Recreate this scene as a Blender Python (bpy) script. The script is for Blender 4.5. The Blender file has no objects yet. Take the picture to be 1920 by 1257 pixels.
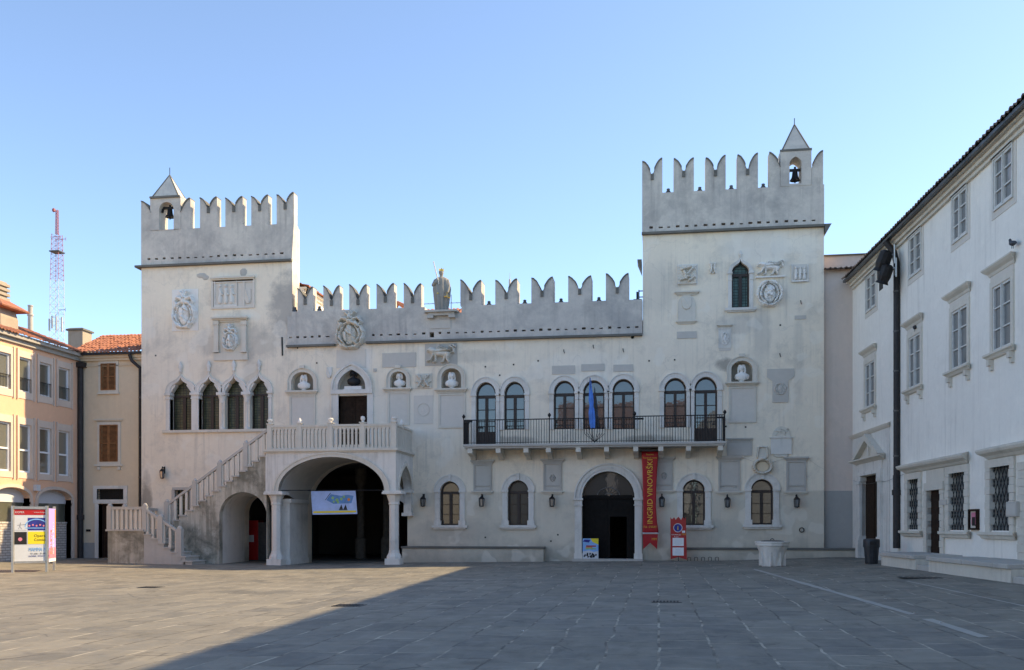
import bpy, math, random
import numpy as np
from mathutils import Vector, Matrix
from mathutils.geometry import tessellate_polygon
R = math.radians
PI = math.pi
rnd = random.Random(7)
S = bpy.context.scene
C = S.collection

# ------------------------------------------------------------------ camera
FPX, CU, HV, D, EYE = 1800.0, 960.0, 986.0, 44.5, 1.6
YAW = math.atan(275 / FPX)
cs, sn = math.cos(YAW), math.sin(YAW)
cam = bpy.data.cameras.new('camera')
camo = bpy.data.objects.new('camera', cam)
C.objects.link(camo)
camo.location = (0, -D, EYE)
camo.rotation_euler = (R(90), 0, YAW)
cam.sensor_width = 36
cam.lens = FPX / 1920 * 36
cam.shift_y = (HV - 628.5) / 1920
cam.clip_end = 2000
S.camera = camo
# ------------------------------------------------------------------ light
SUN = Vector((1.19, 0.42, 1.0)).normalized()
w = bpy.data.worlds.new('World'); S.world = w; w.use_nodes = True
wn = w.node_tree.nodes; wl = w.node_tree.links
bg = wn['Background']
sky = wn.new('ShaderNodeTexSky'); sky.sky_type = 'NISHITA'; sky.sun_disc = False
sky.sun_elevation = math.asin(SUN.z); sky.sun_rotation = math.atan2(SUN.x, SUN.y)
sky.altitude = 3000; sky.air_density = 1.0; sky.dust_density = 3.8; sky.ozone_density = 9.5
wl.new(sky.outputs[0], bg.inputs[0]); bg.inputs[1].default_value = 0.15
sl = bpy.data.lights.new('sun', 'SUN'); sl.energy = 2.1; sl.angle = R(0.5); sl.color = (1, 0.93, 0.82)
so = bpy.data.objects.new('sun', sl); C.objects.link(so)
so.rotation_euler = SUN.to_track_quat('Z', 'Y').to_euler()
S.view_settings.view_transform = 'Standard'
S.view_settings.look = 'None'
S.view_settings.exposure = 1.78
S.view_settings.use_white_balance = True
S.view_settings.white_balance_temperature = 11000
S.view_settings.white_balance_tint = 9
S.view_settings.gamma = 1
# ------------------------------------------------------------------ materials
def nodes(name):
    m = bpy.data.materials.new(name); m.use_nodes = True
    nt = m.node_tree
    return m, nt.nodes, nt.links, nt.nodes['Principled BSDF']
def mixc(n, l, fac, a, b, mode='MIX'):
    x = n.new('ShaderNodeMix'); x.data_type = 'RGBA'; x.blend_type = mode
    for sock, v in ((x.inputs[0], fac), (x.inputs[6], a), (x.inputs[7], b)):
        if isinstance(v, bpy.types.NodeSocket): l.new(v, sock)
        elif isinstance(v, (int, float)): sock.default_value = v
        else: sock.default_value = (*v, 1)
    return x.outputs[2]
def ramp(n, l, src, p0, p1, c0=(0, 0, 0), c1=(1, 1, 1)):
    r = n.new('ShaderNodeValToRGB'); l.new(src, r.inputs[0])
    r.color_ramp.elements[0].position = p0; r.color_ramp.elements[1].position = p1
    r.color_ramp.elements[0].color = (*c0, 1); r.color_ramp.elements[1].color = (*c1, 1)
    return r.outputs[0]
def noise(n, l, vec, scale, detail=4, rough=.55, dist=0.0):
    t = n.new('ShaderNodeTexNoise'); l.new(vec, t.inputs['Vector'])
    t.inputs['Scale'].default_value = scale; t.inputs['Detail'].default_value = detail
    t.inputs['Roughness'].default_value = rough; t.inputs['Distortion'].default_value = dist
    return t.outputs[0]
def mapping(n, l, src, scale=(1, 1, 1), loc=(0, 0, 0), rot=(0, 0, 0)):
    m = n.new('ShaderNodeMapping'); l.new(src, m.inputs[0])
    m.inputs['Scale'].default_value = scale; m.inputs['Location'].default_value = loc; m.inputs['Rotation'].default_value = rot
    return m.outputs[0]
def math_(n, l, op, a, b=0.0, clamp=False):
    m = n.new('ShaderNodeMath'); m.operation = op; m.use_clamp = clamp
    for i, v in enumerate((a, b)):
        if isinstance(v, bpy.types.NodeSocket): l.new(v, m.inputs[i])
        else: m.inputs[i].default_value = v
    return m.outputs[0]
def bump(n, l, b, h, strength=.3, dist=.02):
    x = n.new('ShaderNodeBump'); l.new(h, x.inputs['Height'])
    x.inputs['Strength'].default_value = strength; x.inputs['Distance'].default_value = dist
    l.new(x.outputs[0], b.inputs['Normal'])
def blob(n, l, co, cx, cz, rx, rz, wob=.5, y=None):
    """soft patch mask with a ragged edge (real stain / repair with a place of its own)"""
    sep = n.new('ShaderNodeSeparateXYZ'); l.new(co, sep.inputs[0])
    dx = math_(n, l, 'DIVIDE', math_(n, l, 'SUBTRACT', sep.outputs[0], cx), rx)
    dz = math_(n, l, 'DIVIDE', math_(n, l, 'SUBTRACT', sep.outputs[2], cz), rz)
    d = math_(n, l, 'ADD', math_(n, l, 'MULTIPLY', dx, dx), math_(n, l, 'MULTIPLY', dz, dz))
    nz = noise(n, l, co, 1.6, 5, .7)
    d = math_(n, l, 'ADD', d, math_(n, l, 'MULTIPLY', math_(n, l, 'SUBTRACT', nz, .5), wob * 4))
    return ramp(n, l, d, .35, 1.1, (1, 1, 1), (0, 0, 0))
def plaster(name, c1, c2, stain=(.3, .28, .25), stain_amt=.35, streak=.3, extra=None, rough=.92, bs=.25, lo=.56, hi=.82):
    m, n, l, b = nodes(name)
    co = n.new('ShaderNodeTexCoord').outputs['Object']
    big = ramp(n, l, noise(n, l, co, .35, 5, .6), .35, .65)
    col = mixc(n, l, big, c1, c2)
    pale = ramp(n, l, noise(n, l, mapping(n, l, co, loc=(9, 3, 5)), 1.3, 6, .65, .6), .55, .7)
    col = mixc(n, l, math_(n, l, 'MULTIPLY', pale, .35), col, tuple(min(1, v * 1.13) for v in c1))
    s1 = ramp(n, l, noise(n, l, mapping(n, l, co, loc=(3, 7, 1)), .8, 8, .72, .3), lo, hi)
    col = mixc(n, l, math_(n, l, 'MULTIPLY', s1, stain_amt), col, stain)
    st = ramp(n, l, noise(n, l, mapping(n, l, co, scale=(3.2, 3.2, .14)), 1.5, 7, .68), .5, .72)
    stm = ramp(n, l, noise(n, l, mapping(n, l, co, loc=(1, 6, 2)), .5, 4, .6), .4, .6)
    col = mixc(n, l, math_(n, l, 'MULTIPLY', math_(n, l, 'MULTIPLY', st, stm), streak), col, stain)
    fine = noise(n, l, mapping(n, l, co, loc=(8, 8, 8)), 4.5, 8, .75)
    col = mixc(n, l, math_(n, l, 'MULTIPLY', ramp(n, l, fine, .35, .7), .22), col, tuple(v * .72 for v in c2))
    sp = ramp(n, l, noise(n, l, co, 9, 3, .6), .68, .74)
    col = mixc(n, l, math_(n, l, 'MULTIPLY', sp, stain_amt * .5), col, stain)
    if extra: col = extra(n, l, co, col)
    l.new(col, b.inputs['Base Color'])
    b.inputs['Roughness'].default_value = rough
    b.inputs['Specular IOR Level'].default_value = .2
    h = math_(n, l, 'ADD', noise(n, l, co, 3, 6, .6), math_(n, l, 'MULTIPLY', noise(n, l, co, 25, 4, .6), .35))
    bump(n, l, b, h, bs, .03)
    return m
def simple(name, c, rough=.6, metal=0.0, var=.15, scale=6, bs=.1, spec=.4):
    m, n, l, b = nodes(name)
    co = n.new('ShaderNodeTexCoord').outputs['Object']
    f = ramp(n, l, noise(n, l, co, scale, 4, .6), .3, .7)
    l.new(mixc(n, l, f, tuple(v * (1 - var) for v in c), tuple(min(1, v * (1 + var)) for v in c)), b.inputs['Base Color'])
    b.inputs['Roughness'].default_value = rough; b.inputs['Metallic'].default_value = metal
    b.inputs['Specular IOR Level'].default_value = spec
    if bs: bump(n, l, b, noise(n, l, co, scale * 3, 3), bs, .01)
    return m
def glass(name, tint=(.03, .035, .04), refl=.17, rough=.02, gt=(.9, .93, 1), wav=.06):
    m, n, l, b = nodes(name)
    out = n['Material Output']
    b.inputs['Base Color'].default_value = (*tint, 1); b.inputs['Roughness'].default_value = .3
    g = n.new('ShaderNodeBsdfGlossy'); g.inputs['Roughness'].default_value = rough; g.inputs['Color'].default_value = (*gt, 1)
    mx = n.new('ShaderNodeMixShader'); mx.inputs[0].default_value = refl
    l.new(b.outputs[0], mx.inputs[1]); l.new(g.outputs[0], mx.inputs[2]); l.new(mx.outputs[0], out.inputs['Surface'])
    co = n.new('ShaderNodeTexCoord').outputs['Object']
    bp = n.new('ShaderNodeBump'); bp.inputs['Strength'].default_value = wav; bp.inputs['Distance'].default_value = .02
    l.new(noise(n, l, co, 3, 2), bp.inputs['Height']); l.new(bp.outputs[0], g.inputs['Normal'])
    return m
def leaded(name, c):
    m, n, l, b = nodes(name)
    co = n.new('ShaderNodeTexCoord').outputs['Object']
    sep = n.new('ShaderNodeSeparateXYZ'); l.new(co, sep.inputs[0])
    cb = n.new('ShaderNodeCombineXYZ'); l.new(sep.outputs[0], cb.inputs[0]); l.new(sep.outputs[2], cb.inputs[1])
    t = n.new('ShaderNodeTexBrick'); l.new(cb.outputs[0], t.inputs['Vector']); t.offset = 0
    t.inputs['Scale'].default_value = 1; t.inputs['Brick Width'].default_value = .17; t.inputs['Row Height'].default_value = .13; t.inputs['Mortar Size'].default_value = .012
    t.inputs['Color1'].default_value = (*c, 1); t.inputs['Color2'].default_value = (*[x * .55 for x in c], 1); t.inputs['Mortar'].default_value = (.01, .01, .008, 1)
    l.new(t.outputs[0], b.inputs['Base Color'])
    b.inputs['Roughness'].default_value = .3
    b.inputs['Specular IOR Level'].default_value = .35
    v = n.new('ShaderNodeTexVoronoi'); v.inputs['Scale'].default_value = 11; v.inputs['Randomness'].default_value = .2; l.new(co, v.inputs['Vector'])
    bump(n, l, b, v.outputs['Distance'], .4, .03)
    return m

M = {}
def palace_extra(n, l, co, col):
    # soot-dark weathering on the first tower, beige lower storey, damp foot, pale repair above the ogee window
    col = mixc(n, l, math_(n, l, 'MULTIPLY', blob(n, l, co, -17.3, 12.2, 1.7, 2.1, .45), .62), col, (.24, .235, .235))
    col = mixc(n, l, math_(n, l, 'MULTIPLY', blob(n, l, co, -20.2, 10.6, 3.0, 1.0, .6), .38), col, (.3, .29, .27))
    col = mixc(n, l, math_(n, l, 'MULTIPLY', blob(n, l, co, 4.3, 14.3, 1.8, 1.0, .25), .5), col, (.72, .68, .62))
    col = mixc(n, l, math_(n, l, 'MULTIPLY', blob(n, l, co, -12.5, 6.9, 4.5, 1.5, .3), .35), col, (.7, .67, .62))
    sep = n.new('ShaderNodeSeparateXYZ'); l.new(co, sep.inputs[0])
    nz = noise(n, l, co, 1.2, 5, .6)
    z = math_(n, l, 'ADD', sep.outputs[2], math_(n, l, 'MULTIPLY', math_(n, l, 'SUBTRACT', nz, .5), .12))
    low = ramp(n, l, z, 3.12 / 20, 3.2 / 20, (1, 1, 1), (0, 0, 0))
    zz = math_(n, l, 'DIVIDE', z, 20)
    low = ramp(n, l, zz, 3.12 / 20, 3.18 / 20, (1, 1, 1), (0, 0, 0))
    right = ramp(n, l, math_(n, l, 'DIVIDE', math_(n, l, 'ADD', sep.outputs[0], 30), 40), .44, .45)
    col = mixc(n, l, math_(n, l, 'MULTIPLY', math_(n, l, 'MULTIPLY', low, right), .5), col, (.50, .455, .375))
    z2 = math_(n, l, 'ADD', sep.outputs[2], math_(n, l, 'MULTIPLY', math_(n, l, 'SUBTRACT', nz, .5), 2.2))
    damp = ramp(n, l, math_(n, l, 'DIVIDE', z2, 20), .0, .055, (1, 1, 1), (0, 0, 0))
    col = mixc(n, l, math_(n, l, 'MULTIPLY', damp, .6), col, (.25, .235, .2))
    # run-off stains below the ledges, the lion relief and the sills, and the ochre tide mark under the cornices
    for cx, cz, rx, rz, k, c_ in ((-19.7, 8.8, .55, 1.6, .35, (.36, .34, .31)), (-21.9, 8.9, .6, 1.1, .3, (.36, .34, .31)), (-20.8, 12.55, 1.3, .28, .55, (.25, .24, .23)), (4.6, 10.2, .5, 1.5, .35, (.38, .37, .35)), (3.5, 10.7, 1.2, .5, .3, (.36, .35, .34)), (6.2, 9.0, .28, 2.6, .25, (.4, .39, .36)),
                               (-8.7, 9.6, 2.2, .35, .3, (.4, .37, .32)), (-3.5, 8.9, 2.6, .9, .3, (.86, .82, .74)), (-14.2, 9.7, .8, .9, .5, (.72, .71, .69)), (-7.2, 5.6, 1.8, .25, .5, (.2, .19, .17)), (-.4, 5.55, 1.6, .25, .55, (.16, .16, .14)), (-25.2, 2.5, .35, 2.0, .6, (.12, .11, .1)),
                               (-23.9, 8.2, 1.8, 1.4, .25, (.9, .84, .72)), (-9.4, 1.4, 2.4, .6, .35, (.36, .34, .3)), (2.4, 1.4, 3.0, .55, .3, (.38, .36, .32)), (3.0, 8.9, .5, .35, .6, (.16, .15, .14)), (6.4, 14.2, 1.0, .5, .35, (.9, .86, .76)), (-.1, 12.5, 1.2, 1.4, .25, (.45, .43, .39))):
        col = mixc(n, l, math_(n, l, 'MULTIPLY', blob(n, l, co, cx, cz, rx, rz, .45), k), col, c_)
    # hairline cracks and crisp plaster repairs
    v = n.new('ShaderNodeTexVoronoi'); v.feature = 'DISTANCE_TO_EDGE'; v.inputs['Scale'].default_value = .45
    wn_ = n.new('ShaderNodeTexNoise'); l.new(co, wn_.inputs['Vector']); wn_.inputs['Scale'].default_value = 1.3; wn_.inputs['Detail'].default_value = 5
    mx_ = n.new('ShaderNodeVectorMath'); mx_.operation = 'ADD'; l.new(co, mx_.inputs[0]); l.new(wn_.outputs['Color'], mx_.inputs[1]); l.new(mx_.outputs[0], v.inputs['Vector'])
    ck = ramp(n, l, v.outputs['Distance'], 0, .012, (1, 1, 1), (0, 0, 0)); ckm = ramp(n, l, noise(n, l, mapping(n, l, co, loc=(3, 30, 3)), .5, 2), .5, .56)
    col = mixc(n, l, math_(n, l, 'MULTIPLY', math_(n, l, 'MULTIPLY', ck, ckm), .22), col, (.4, .37, .33))
    rp = ramp(n, l, noise(n, l, mapping(n, l, co, loc=(13, 1, 23)), .75, 2, .5), .60, .625)
    col = mixc(n, l, math_(n, l, 'MULTIPLY', rp, .3), col, (.88, .82, .72))
    return col
M['palace'] = plaster('palace plaster', (.90, .775, .62), (.85, .73, .59), (.40, .365, .32), .5, .55, palace_extra, lo=.52, hi=.72)
def parapet_extra(n, l, co, col):
    d = ramp(n, l, noise(n, l, mapping(n, l, co, loc=(21, 4, 8)), .55, 7, .7, .4), .45, .66)
    col = mixc(n, l, math_(n, l, 'MULTIPLY', d, .62), col, (.31, .30, .29))
    d2 = ramp(n, l, noise(n, l, mapping(n, l, co, loc=(1, 44, 8)), 2.4, 8, .78, .4), .5, .64)
    col = mixc(n, l, math_(n, l, 'MULTIPLY', d2, .3), col, (.36, .34, .32))
    p = ramp(n, l, noise(n, l, mapping(n, l, co, scale=(1, 1, .6), loc=(2, 14, 3)), 1.5, 8, .75, .5), .64, .72)
    return mixc(n, l, math_(n, l, 'MULTIPLY', p, .55), col, (.80, .74, .66))
M['parapet'] = plaster('weathered parapet render', (.66, .605, .53), (.58, .53, .475), (.28, .26, .24), .6, .75, parapet_extra, lo=.5, hi=.7, bs=.4)
M['stone'] = plaster('white limestone', (.78, .735, .67), (.70, .66, .60), (.33, .31, .27), .55, .6, bs=.4, lo=.5, hi=.72)
M['stone_grey'] = plaster('grey limestone', (.54, .50, .45), (.46, .43, .385), (.26, .24, .21), .55, .3, bs=.4)
M['stone_warm'] = plaster('warm worn limestone', (.72, .655, .56), (.64, .585, .50), (.30, .27, .22), .55, .35, bs=.4)
M['marble'] = plaster('white marble', (.84, .80, .74), (.76, .73, .68), (.4, .37, .33), .35, .15, bs=.3)
M['plaque'] = plaster('smooth grey plaque stone', (.58, .535, .475), (.54, .50, .445), (.40, .37, .33), .15, .05, bs=.1)
M['panel'] = plaster('pale inscription stone', (.70, .64, .56), (.66, .60, .53), (.5, .46, .4), .25, .2, bs=.15)
M['coping'] = plaster('dark weathered coping', (.19, .18, .16), (.14, .135, .12), (.08, .08, .075), .6, .2, bs=.5)
def stair_extra(n, l, co, col):
    a = ramp(n, l, noise(n, l, mapping(n, l, co, scale=(2.6, 1, .35), loc=(3, 0, 9)), 1.0, 7, .7), .46, .6)
    return mixc(n, l, math_(n, l, 'MULTIPLY', a, .55), col, (.17, .155, .115))
M['stair'] = plaster('lichen stained stair render', (.60, .54, .44), (.52, .46, .38), (.13, .12, .09), .85, .95, stair_extra, bs=.5, lo=.44, hi=.62)
M['rwall'] = plaster('cool white render', (.90, .845, .76), (.86, .81, .73), (.50, .46, .41), .35, .5, bs=.25)
M['ochre'] = plaster('cream ochre render', (.76, .60, .43), (.70, .56, .41), (.46, .33, .2), .35, .25)
M['salmonstone'] = plaster('pinkish cast stone', (.70, .55, .45), (.62, .5, .42), (.4, .34, .3), .3, .3)
M['salmon'] = plaster('salmon render', (.84, .475, .31), (.79, .455, .30), (.55, .36, .26), .15, .1)
M['pinkstrip'] = plaster('faded pink render', (.70, .56, .48), (.62, .52, .46), (.40, .34, .30), .4, .3)
M['greyrep'] = plaster('grey repair render', (.38, .37, .35), (.35, .34, .32), (.28, .27, .25), .3, .1)
M['niche'] = plaster('niche render', (.46, .41, .34), (.40, .36, .31), (.2, .19, .17), .4, .3)
M['darkroom'] = plaster('interior render with painted shade', (.10, .095, .085), (.07, .066, .06), (.02, .02, .02), .3, .1)  # deep shade of the rooms is put into this dark base colour
M['bronze'] = simple('dark bronze', (.022, .023, .024), .5, .6, .3)
M['iron'] = simple('black wrought iron', (.02, .018, .018), .55, .4, .3)
M['wood'] = simple('dark brown window wood', (.042, .026, .02), .5, 0, .25)
M['door'] = simple('black brown door wood', (.012, .010, .009), .7, 0, .25, spec=.12)
M['doorbrown'] = simple('brown door wood', (.035, .02, .014), .75, 0, .3, spec=.08)
M['darkstone'] = simple('dark stone for hall and column shade', (.12, .11, .095), .9, 0, .2, spec=.1)  # passage shade put into the inner columns' colour; also the hall's dark wall
M['shutter'] = simple('orange brown shutter wood', (.30, .125, .05), .6, 0, .25)
M['whitewood'] = simple('grey white painted wood', (.62, .61, .57), .5, 0, .08)
M['pvc'] = simple('white window frame', (.78, .79, .8), .35, 0, .03)
M['glass'] = glass('window glass', (.02, .024, .024), .11, gt=(.8, .85, .85))
M['glass_r'] = glass('old grey glass', (.13, .135, .13), .16, .06)
M['glass_p'] = glass('curtained glass', (.12, .12, .09), .2, .05)
M['glass_g'] = leaded('green leaded glass', (.10, .105, .055))
M['glass_t'] = leaded('teal leaded glass', (.06, .16, .14))
M['gold'] = simple('gilding', (.75, .48, .12), .3, .9, .1)
M['red'] = simple('red banner cloth', (.47, .012, .016), .6, 0, .1, 2)
M['redboard'] = simple('red signboard', (.50, .035, .03), .4, 0, .05)
M['yellowtxt'] = simple('yellow print', (.85, .52, .08), .6, 0, .02, bs=0)
M['white'] = simple('white print', (.82, .82, .82), .5, 0, .03, bs=0)
M['lgrey'] = simple('light grey print', (.6, .62, .64), .5, 0, .03, bs=0)
M['blue'] = simple('blue flag cloth', (.02, .21, .62), .7, 0, .2, 3)
M['navy'] = simple('navy print', (.02, .03, .22), .5, 0, .3, bs=0)
M['skyblue'] = simple('sky blue print', (.18, .45, .78), .5, 0, .08, bs=0)
M['flagblue'] = simple('mid blue print', (.07, .25, .52), .5, 0, .2, 6, bs=0)
M['paleblue'] = simple('pale blue banner vinyl', (.36, .52, .82), .5, 0, .12, 3)
M['yellow'] = simple('yellow print ground', (.85, .66, .05), .5, 0, .04, bs=0)
M['black'] = simple('black print', (.015, .015, .015), .5, 0, .1, bs=0)
M['green'] = simple('green print', (.25, .5, .2), .5, 0, .2, bs=0)
M['orange'] = simple('orange print', (.85, .28, .05), .5, 0, .1, bs=0)
M['lilac'] = simple('lilac print', (.48, .35, .75), .5, 0, .06, bs=0)
M['pink'] = simple('pink poster print', (.75, .22, .3), .5, 0, .08, bs=0)
M['alu'] = simple('brushed aluminium', (.45, .44, .42), .35, .7, .1)
M['steel'] = simple('dark grey metal', (.10, .10, .10), .45, .6, .2)
M['pipe'] = simple('dark brown downpipe', (.028, .024, .024), .6, 0, .3)
M['plastic'] = simple('black bin plastic', (.025, .028, .032), .45, 0, .3)
M['redmetal'] = simple('faded red painted steel', (.33, .09, .09), .5, .1, .1)
M['whitemetal'] = simple('white painted steel', (.42, .40, .40), .5, .1, .1)
M['vending'] = simple('red vending machine', (.45, .02, .02), .3, 0, .1)
M['feather'] = simple('pigeon feathers', (.05, .055, .065), .6, 0, .4, 20)
M['chimney'] = plaster('chimney render', (.45, .38, .3), (.36, .3, .24), (.2, .15, .1), .6, .3)
M['concrete'] = plaster('concrete gutter', (.42, .39, .35), (.36, .34, .31), (.2, .19, .17), .5, .3)
M['statue'] = plaster('weathered statue stone', (.34, .325, .29), (.25, .24, .215), (.1, .1, .09), .6, .5, bs=.5)
def brickish():
    m, n, l, b = nodes('whitewashed block shutter')
    co = n.new('ShaderNodeTexCoord').outputs['Object']
    sep = n.new('ShaderNodeSeparateXYZ'); l.new(co, sep.inputs[0])
    cb = n.new('ShaderNodeCombineXYZ'); l.new(sep.outputs[1], cb.inputs[0]); l.new(sep.outputs[2], cb.inputs[1])
    t = n.new('ShaderNodeTexBrick'); l.new(cb.outputs[0], t.inputs['Vector'])
    t.inputs['Scale'].default_value = 1; t.inputs['Brick Width'].default_value = .34; t.inputs['Row Height'].default_value = .12
    t.inputs['Mortar Size'].default_value = .02
    t.inputs['Color1'].default_value = (.62, .57, .52, 1); t.inputs['Color2'].default_value = (.5, .44, .4, 1); t.inputs['Mortar'].default_value = (.3, .25, .22, 1)
    l.new(t.outputs[0], b.inputs['Base Color']); b.inputs['Roughness'].default_value = .8
    bump(n, l, b, math_(n, l, 'SUBTRACT', 1, t.outputs['Fac']), .5, .02)
    return m
M['wb'] = brickish()
def tilemat(name, c1, c2, dark):
    m, n, l, b = nodes(name)
    co = n.new('ShaderNodeTexCoord').outputs['Object']
    f = ramp(n, l, noise(n, l, co, 4.5, 2, .5), .35, .65)
    col = mixc(n, l, f, c1, c2)
    g = ramp(n, l, noise(n, l, mapping(n, l, co, loc=(5, 5, 5)), 1.8, 6, .7), .55, .72)
    col = mixc(n, l, math_(n, l, 'MULTIPLY', g, .6), col, dark)
    l.new(col, b.inputs['Base Color']); b.inputs['Roughness'].default_value = .85
    return m
M['tile'] = tilemat('terracotta roof tiles', (.42, .16, .09), (.30, .11, .07), (.12, .07, .055))
M['tileold'] = tilemat('dull old tiles', (.26, .13, .09), (.2, .11, .085), (.12, .09, .08))
M['tiledark'] = tilemat('old lichen covered tiles', (.13, .09, .07), (.09, .06, .05), (.04, .035, .03))
def pavement():
    m, n, l, b = nodes('sandstone paving')
    co = n.new('ShaderNodeTexCoord').outputs['Object']
    wv = n.new('ShaderNodeTexNoise'); l.new(co, wv.inputs['Vector']); wv.inputs['Scale'].default_value = .9; wv.inputs['Detail'].default_value = 3
    sub = n.new('ShaderNodeVectorMath'); sub.operation = 'SUBTRACT'; l.new(wv.outputs['Color'], sub.inputs[0]); sub.inputs[1].default_value = (0.500, 0.500, 0.500)
    sc = n.new('ShaderNodeVectorMath'); sc.operation = 'SCALE'; l.new(sub.outputs[0], sc.inputs[0]); sc.inputs['Scale'].default_value = .17
    ad = n.new('ShaderNodeVectorMath'); ad.operation = 'ADD'; l.new(co, ad.inputs[0]); l.new(sc.outputs[0], ad.inputs[1])
    sep = n.new('ShaderNodeSeparateXYZ'); l.new(ad.outputs[0], sep.inputs[0])
    cb = n.new('ShaderNodeCombineXYZ'); l.new(sep.outputs[1], cb.inputs[0]); l.new(sep.outputs[0], cb.inputs[1])
    def brick(wd, rh, ms, sq, loc):
        t = n.new('ShaderNodeTexBrick'); l.new(mapping(n, l, cb.outputs[0], loc=loc), t.inputs['Vector'])
        t.inputs['Scale'].default_value = 1; t.inputs['Brick Width'].default_value = wd; t.inputs['Row Height'].default_value = rh
        t.inputs['Mortar Size'].default_value = ms; t.inputs['Mortar Smooth'].default_value = .25
        t.offset = .37; t.offset_frequency = 2; t.squash = sq; t.squash_frequency = 3
        t.inputs['Color1'].default_value = (0, 0, 0, 1); t.inputs['Color2'].default_value = (1, 1, 1, 1); t.inputs['Mortar'].default_value = (.5, .5, .5, 1)
        return t
    t = brick(1.25, .68, .02, .7, (0, 0, 0))
    col = mixc(n, l, t.outputs[0], (.135, .132, .122), (.262, .240, .200))
    tw = brick(2.5, 1.36, .0, .7, (.4, .3, 0))
    col = mixc(n, l, math_(n, l, 'MULTIPLY', tw.outputs[0], .35), col, (0.156, 0.154, 0.139))
    big = ramp(n, l, noise(n, l, mapping(n, l, co, loc=(4, 8, 0)), .16, 5, .65), .35, .65)
    col = mixc(n, l, math_(n, l, 'MULTIPLY', big, .55), col, (0.163, 0.146, 0.115))
    mot = ramp(n, l, noise(n, l, mapping(n, l, co, scale=(1, .5, 1)), 1.6, 8, .72, .4), .42, .68)
    col = mixc(n, l, math_(n, l, 'MULTIPLY', mot, .5), col, (0.305, 0.270, 0.211))
    dk = ramp(n, l, noise(n, l, mapping(n, l, co, loc=(31, 2, 0), scale=(1.6, .7, 1)), 1.1, 8, .75, .5), .55, .70)
    col = mixc(n, l, math_(n, l, 'MULTIPLY', dk, .75), col, (0.091, 0.082, 0.066))
    pk = ramp(n, l, noise(n, l, mapping(n, l, co, loc=(3, 2, 0)), 14, 5, .7), .6, .75)
    col = mixc(n, l, math_(n, l, 'MULTIPLY', pk, .3), col, (0.117, 0.106, 0.087))
    # joints: partly filled with pale mortar, partly open and dark, partly worn away
    jn = noise(n, l, mapping(n, l, co, loc=(7, 0, 0)), 0.75, 5, .65)
    jc = ramp(n, l, jn, .46, .56, (0.098, 0.084, 0.067), (0.442, 0.390, 0.309))
    vis = ramp(n, l, noise(n, l, mapping(n, l, co, loc=(17, 5, 0)), 1.1, 4, .6), .36, .56)
    col = mixc(n, l, math_(n, l, 'MULTIPLY', t.outputs['Fac'], math_(n, l, 'ADD', math_(n, l, 'MULTIPLY', vis, .85), .15)), col, jc)
    # cracks
    v = n.new('ShaderNodeTexVoronoi'); v.feature = 'DISTANCE_TO_EDGE'; v.inputs['Scale'].default_value = .55; l.new(ad.outputs[0], v.inputs['Vector'])
    ck = ramp(n, l, v.outputs['Distance'], .0, .012, (1, 1, 1), (0, 0, 0))
    ckm = ramp(n, l, noise(n, l, mapping(n, l, co, loc=(7, 50, 0)), .8, 3), .55, .6)
    col = mixc(n, l, math_(n, l, 'MULTIPLY', math_(n, l, 'MULTIPLY', ck, ckm), .7), col, (0.060, 0.055, 0.050))
    l.new(col, b.inputs['Base Color'])
    l.new(ramp(n, l, noise(n, l, co, 2, 5, .6), .3, .7, (0.550, 0.550, 0.550), (0.850, 0.850, 0.850)), b.inputs['Roughness'])
    b.inputs['Specular IOR Level'].default_value = .35
    h = math_(n, l, 'SUBTRACT', math_(n, l, 'MULTIPLY', noise(n, l, co, 5, 8, .7), .8), math_(n, l, 'MULTIPLY', t.outputs['Fac'], .6))
    h = math_(n, l, 'ADD', h, math_(n, l, 'MULTIPLY', t.outputs[0], .25))
    bump(n, l, b, h, .55, .02)
    return m
M['pave'] = pavement()
M['linepaint'] = plaster('pale inlaid stone strip', (.44, .42, .37), (.36, .34, .31), (.15, .15, .14), .6, .1)

# ------------------------------------------------------------------ frames: a vertical wall plane with its own axes
class Frame:
    """x runs along the wall (to the viewer's right), y into the wall, z up"""
    def __init__(s, ox, oy, ang=0.0):
        s.o = Vector((ox, oy, 0)); s.e = Vector((math.cos(ang), math.sin(ang), 0)); s.i = Vector((-math.sin(ang), math.cos(ang), 0))
        s.mx = Matrix(((s.e.x, s.i.x, 0, ox), (s.e.y, s.i.y, 0, oy), (0, 0, 1, 0), (0, 0, 0, 1)))
    def px(s, u, v=HV, out=0.0):
        a = (u - CU) / FPX
        r = Vector((-sn + a * cs, cs + a * sn, 0))
        o = s.o - s.i * out
        cpos = Vector((0, -D, 0))
        t = (o - cpos).dot(s.i) / r.dot(s.i)
        p = cpos + r * t - s.o
        return p.dot(s.e), EYE + t * (HV - v) / FPX
    def x(s, u, out=0.0): return s.px(u, HV, out)[0]
    def z(s, u, v, out=0.0): return s.px(u, v, out)[1]
    def w(s, x, y, z): return s.mx @ Vector((x, y, z))
PAL = Frame(0, 0)
OCH = Frame(0, .35)
WX0 = PAL.x(1601)
RW = Frame(WX0, 0, -R(90 - 3.5))
PKX = OCH.x(150)
PK = Frame(PKX, .35, R(90))
GP = [(-300, -.03), (-29, -.03), (-17, -.2), (3, .035), (8, .22), (12, .25), (300, .25)]
def gz(x):
    for (a, za), (b, zb_) in zip(GP, GP[1:]):
        if x <= b: return za + (zb_ - za) * (x - a) / (b - a)
    return GP[-1][1]

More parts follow.
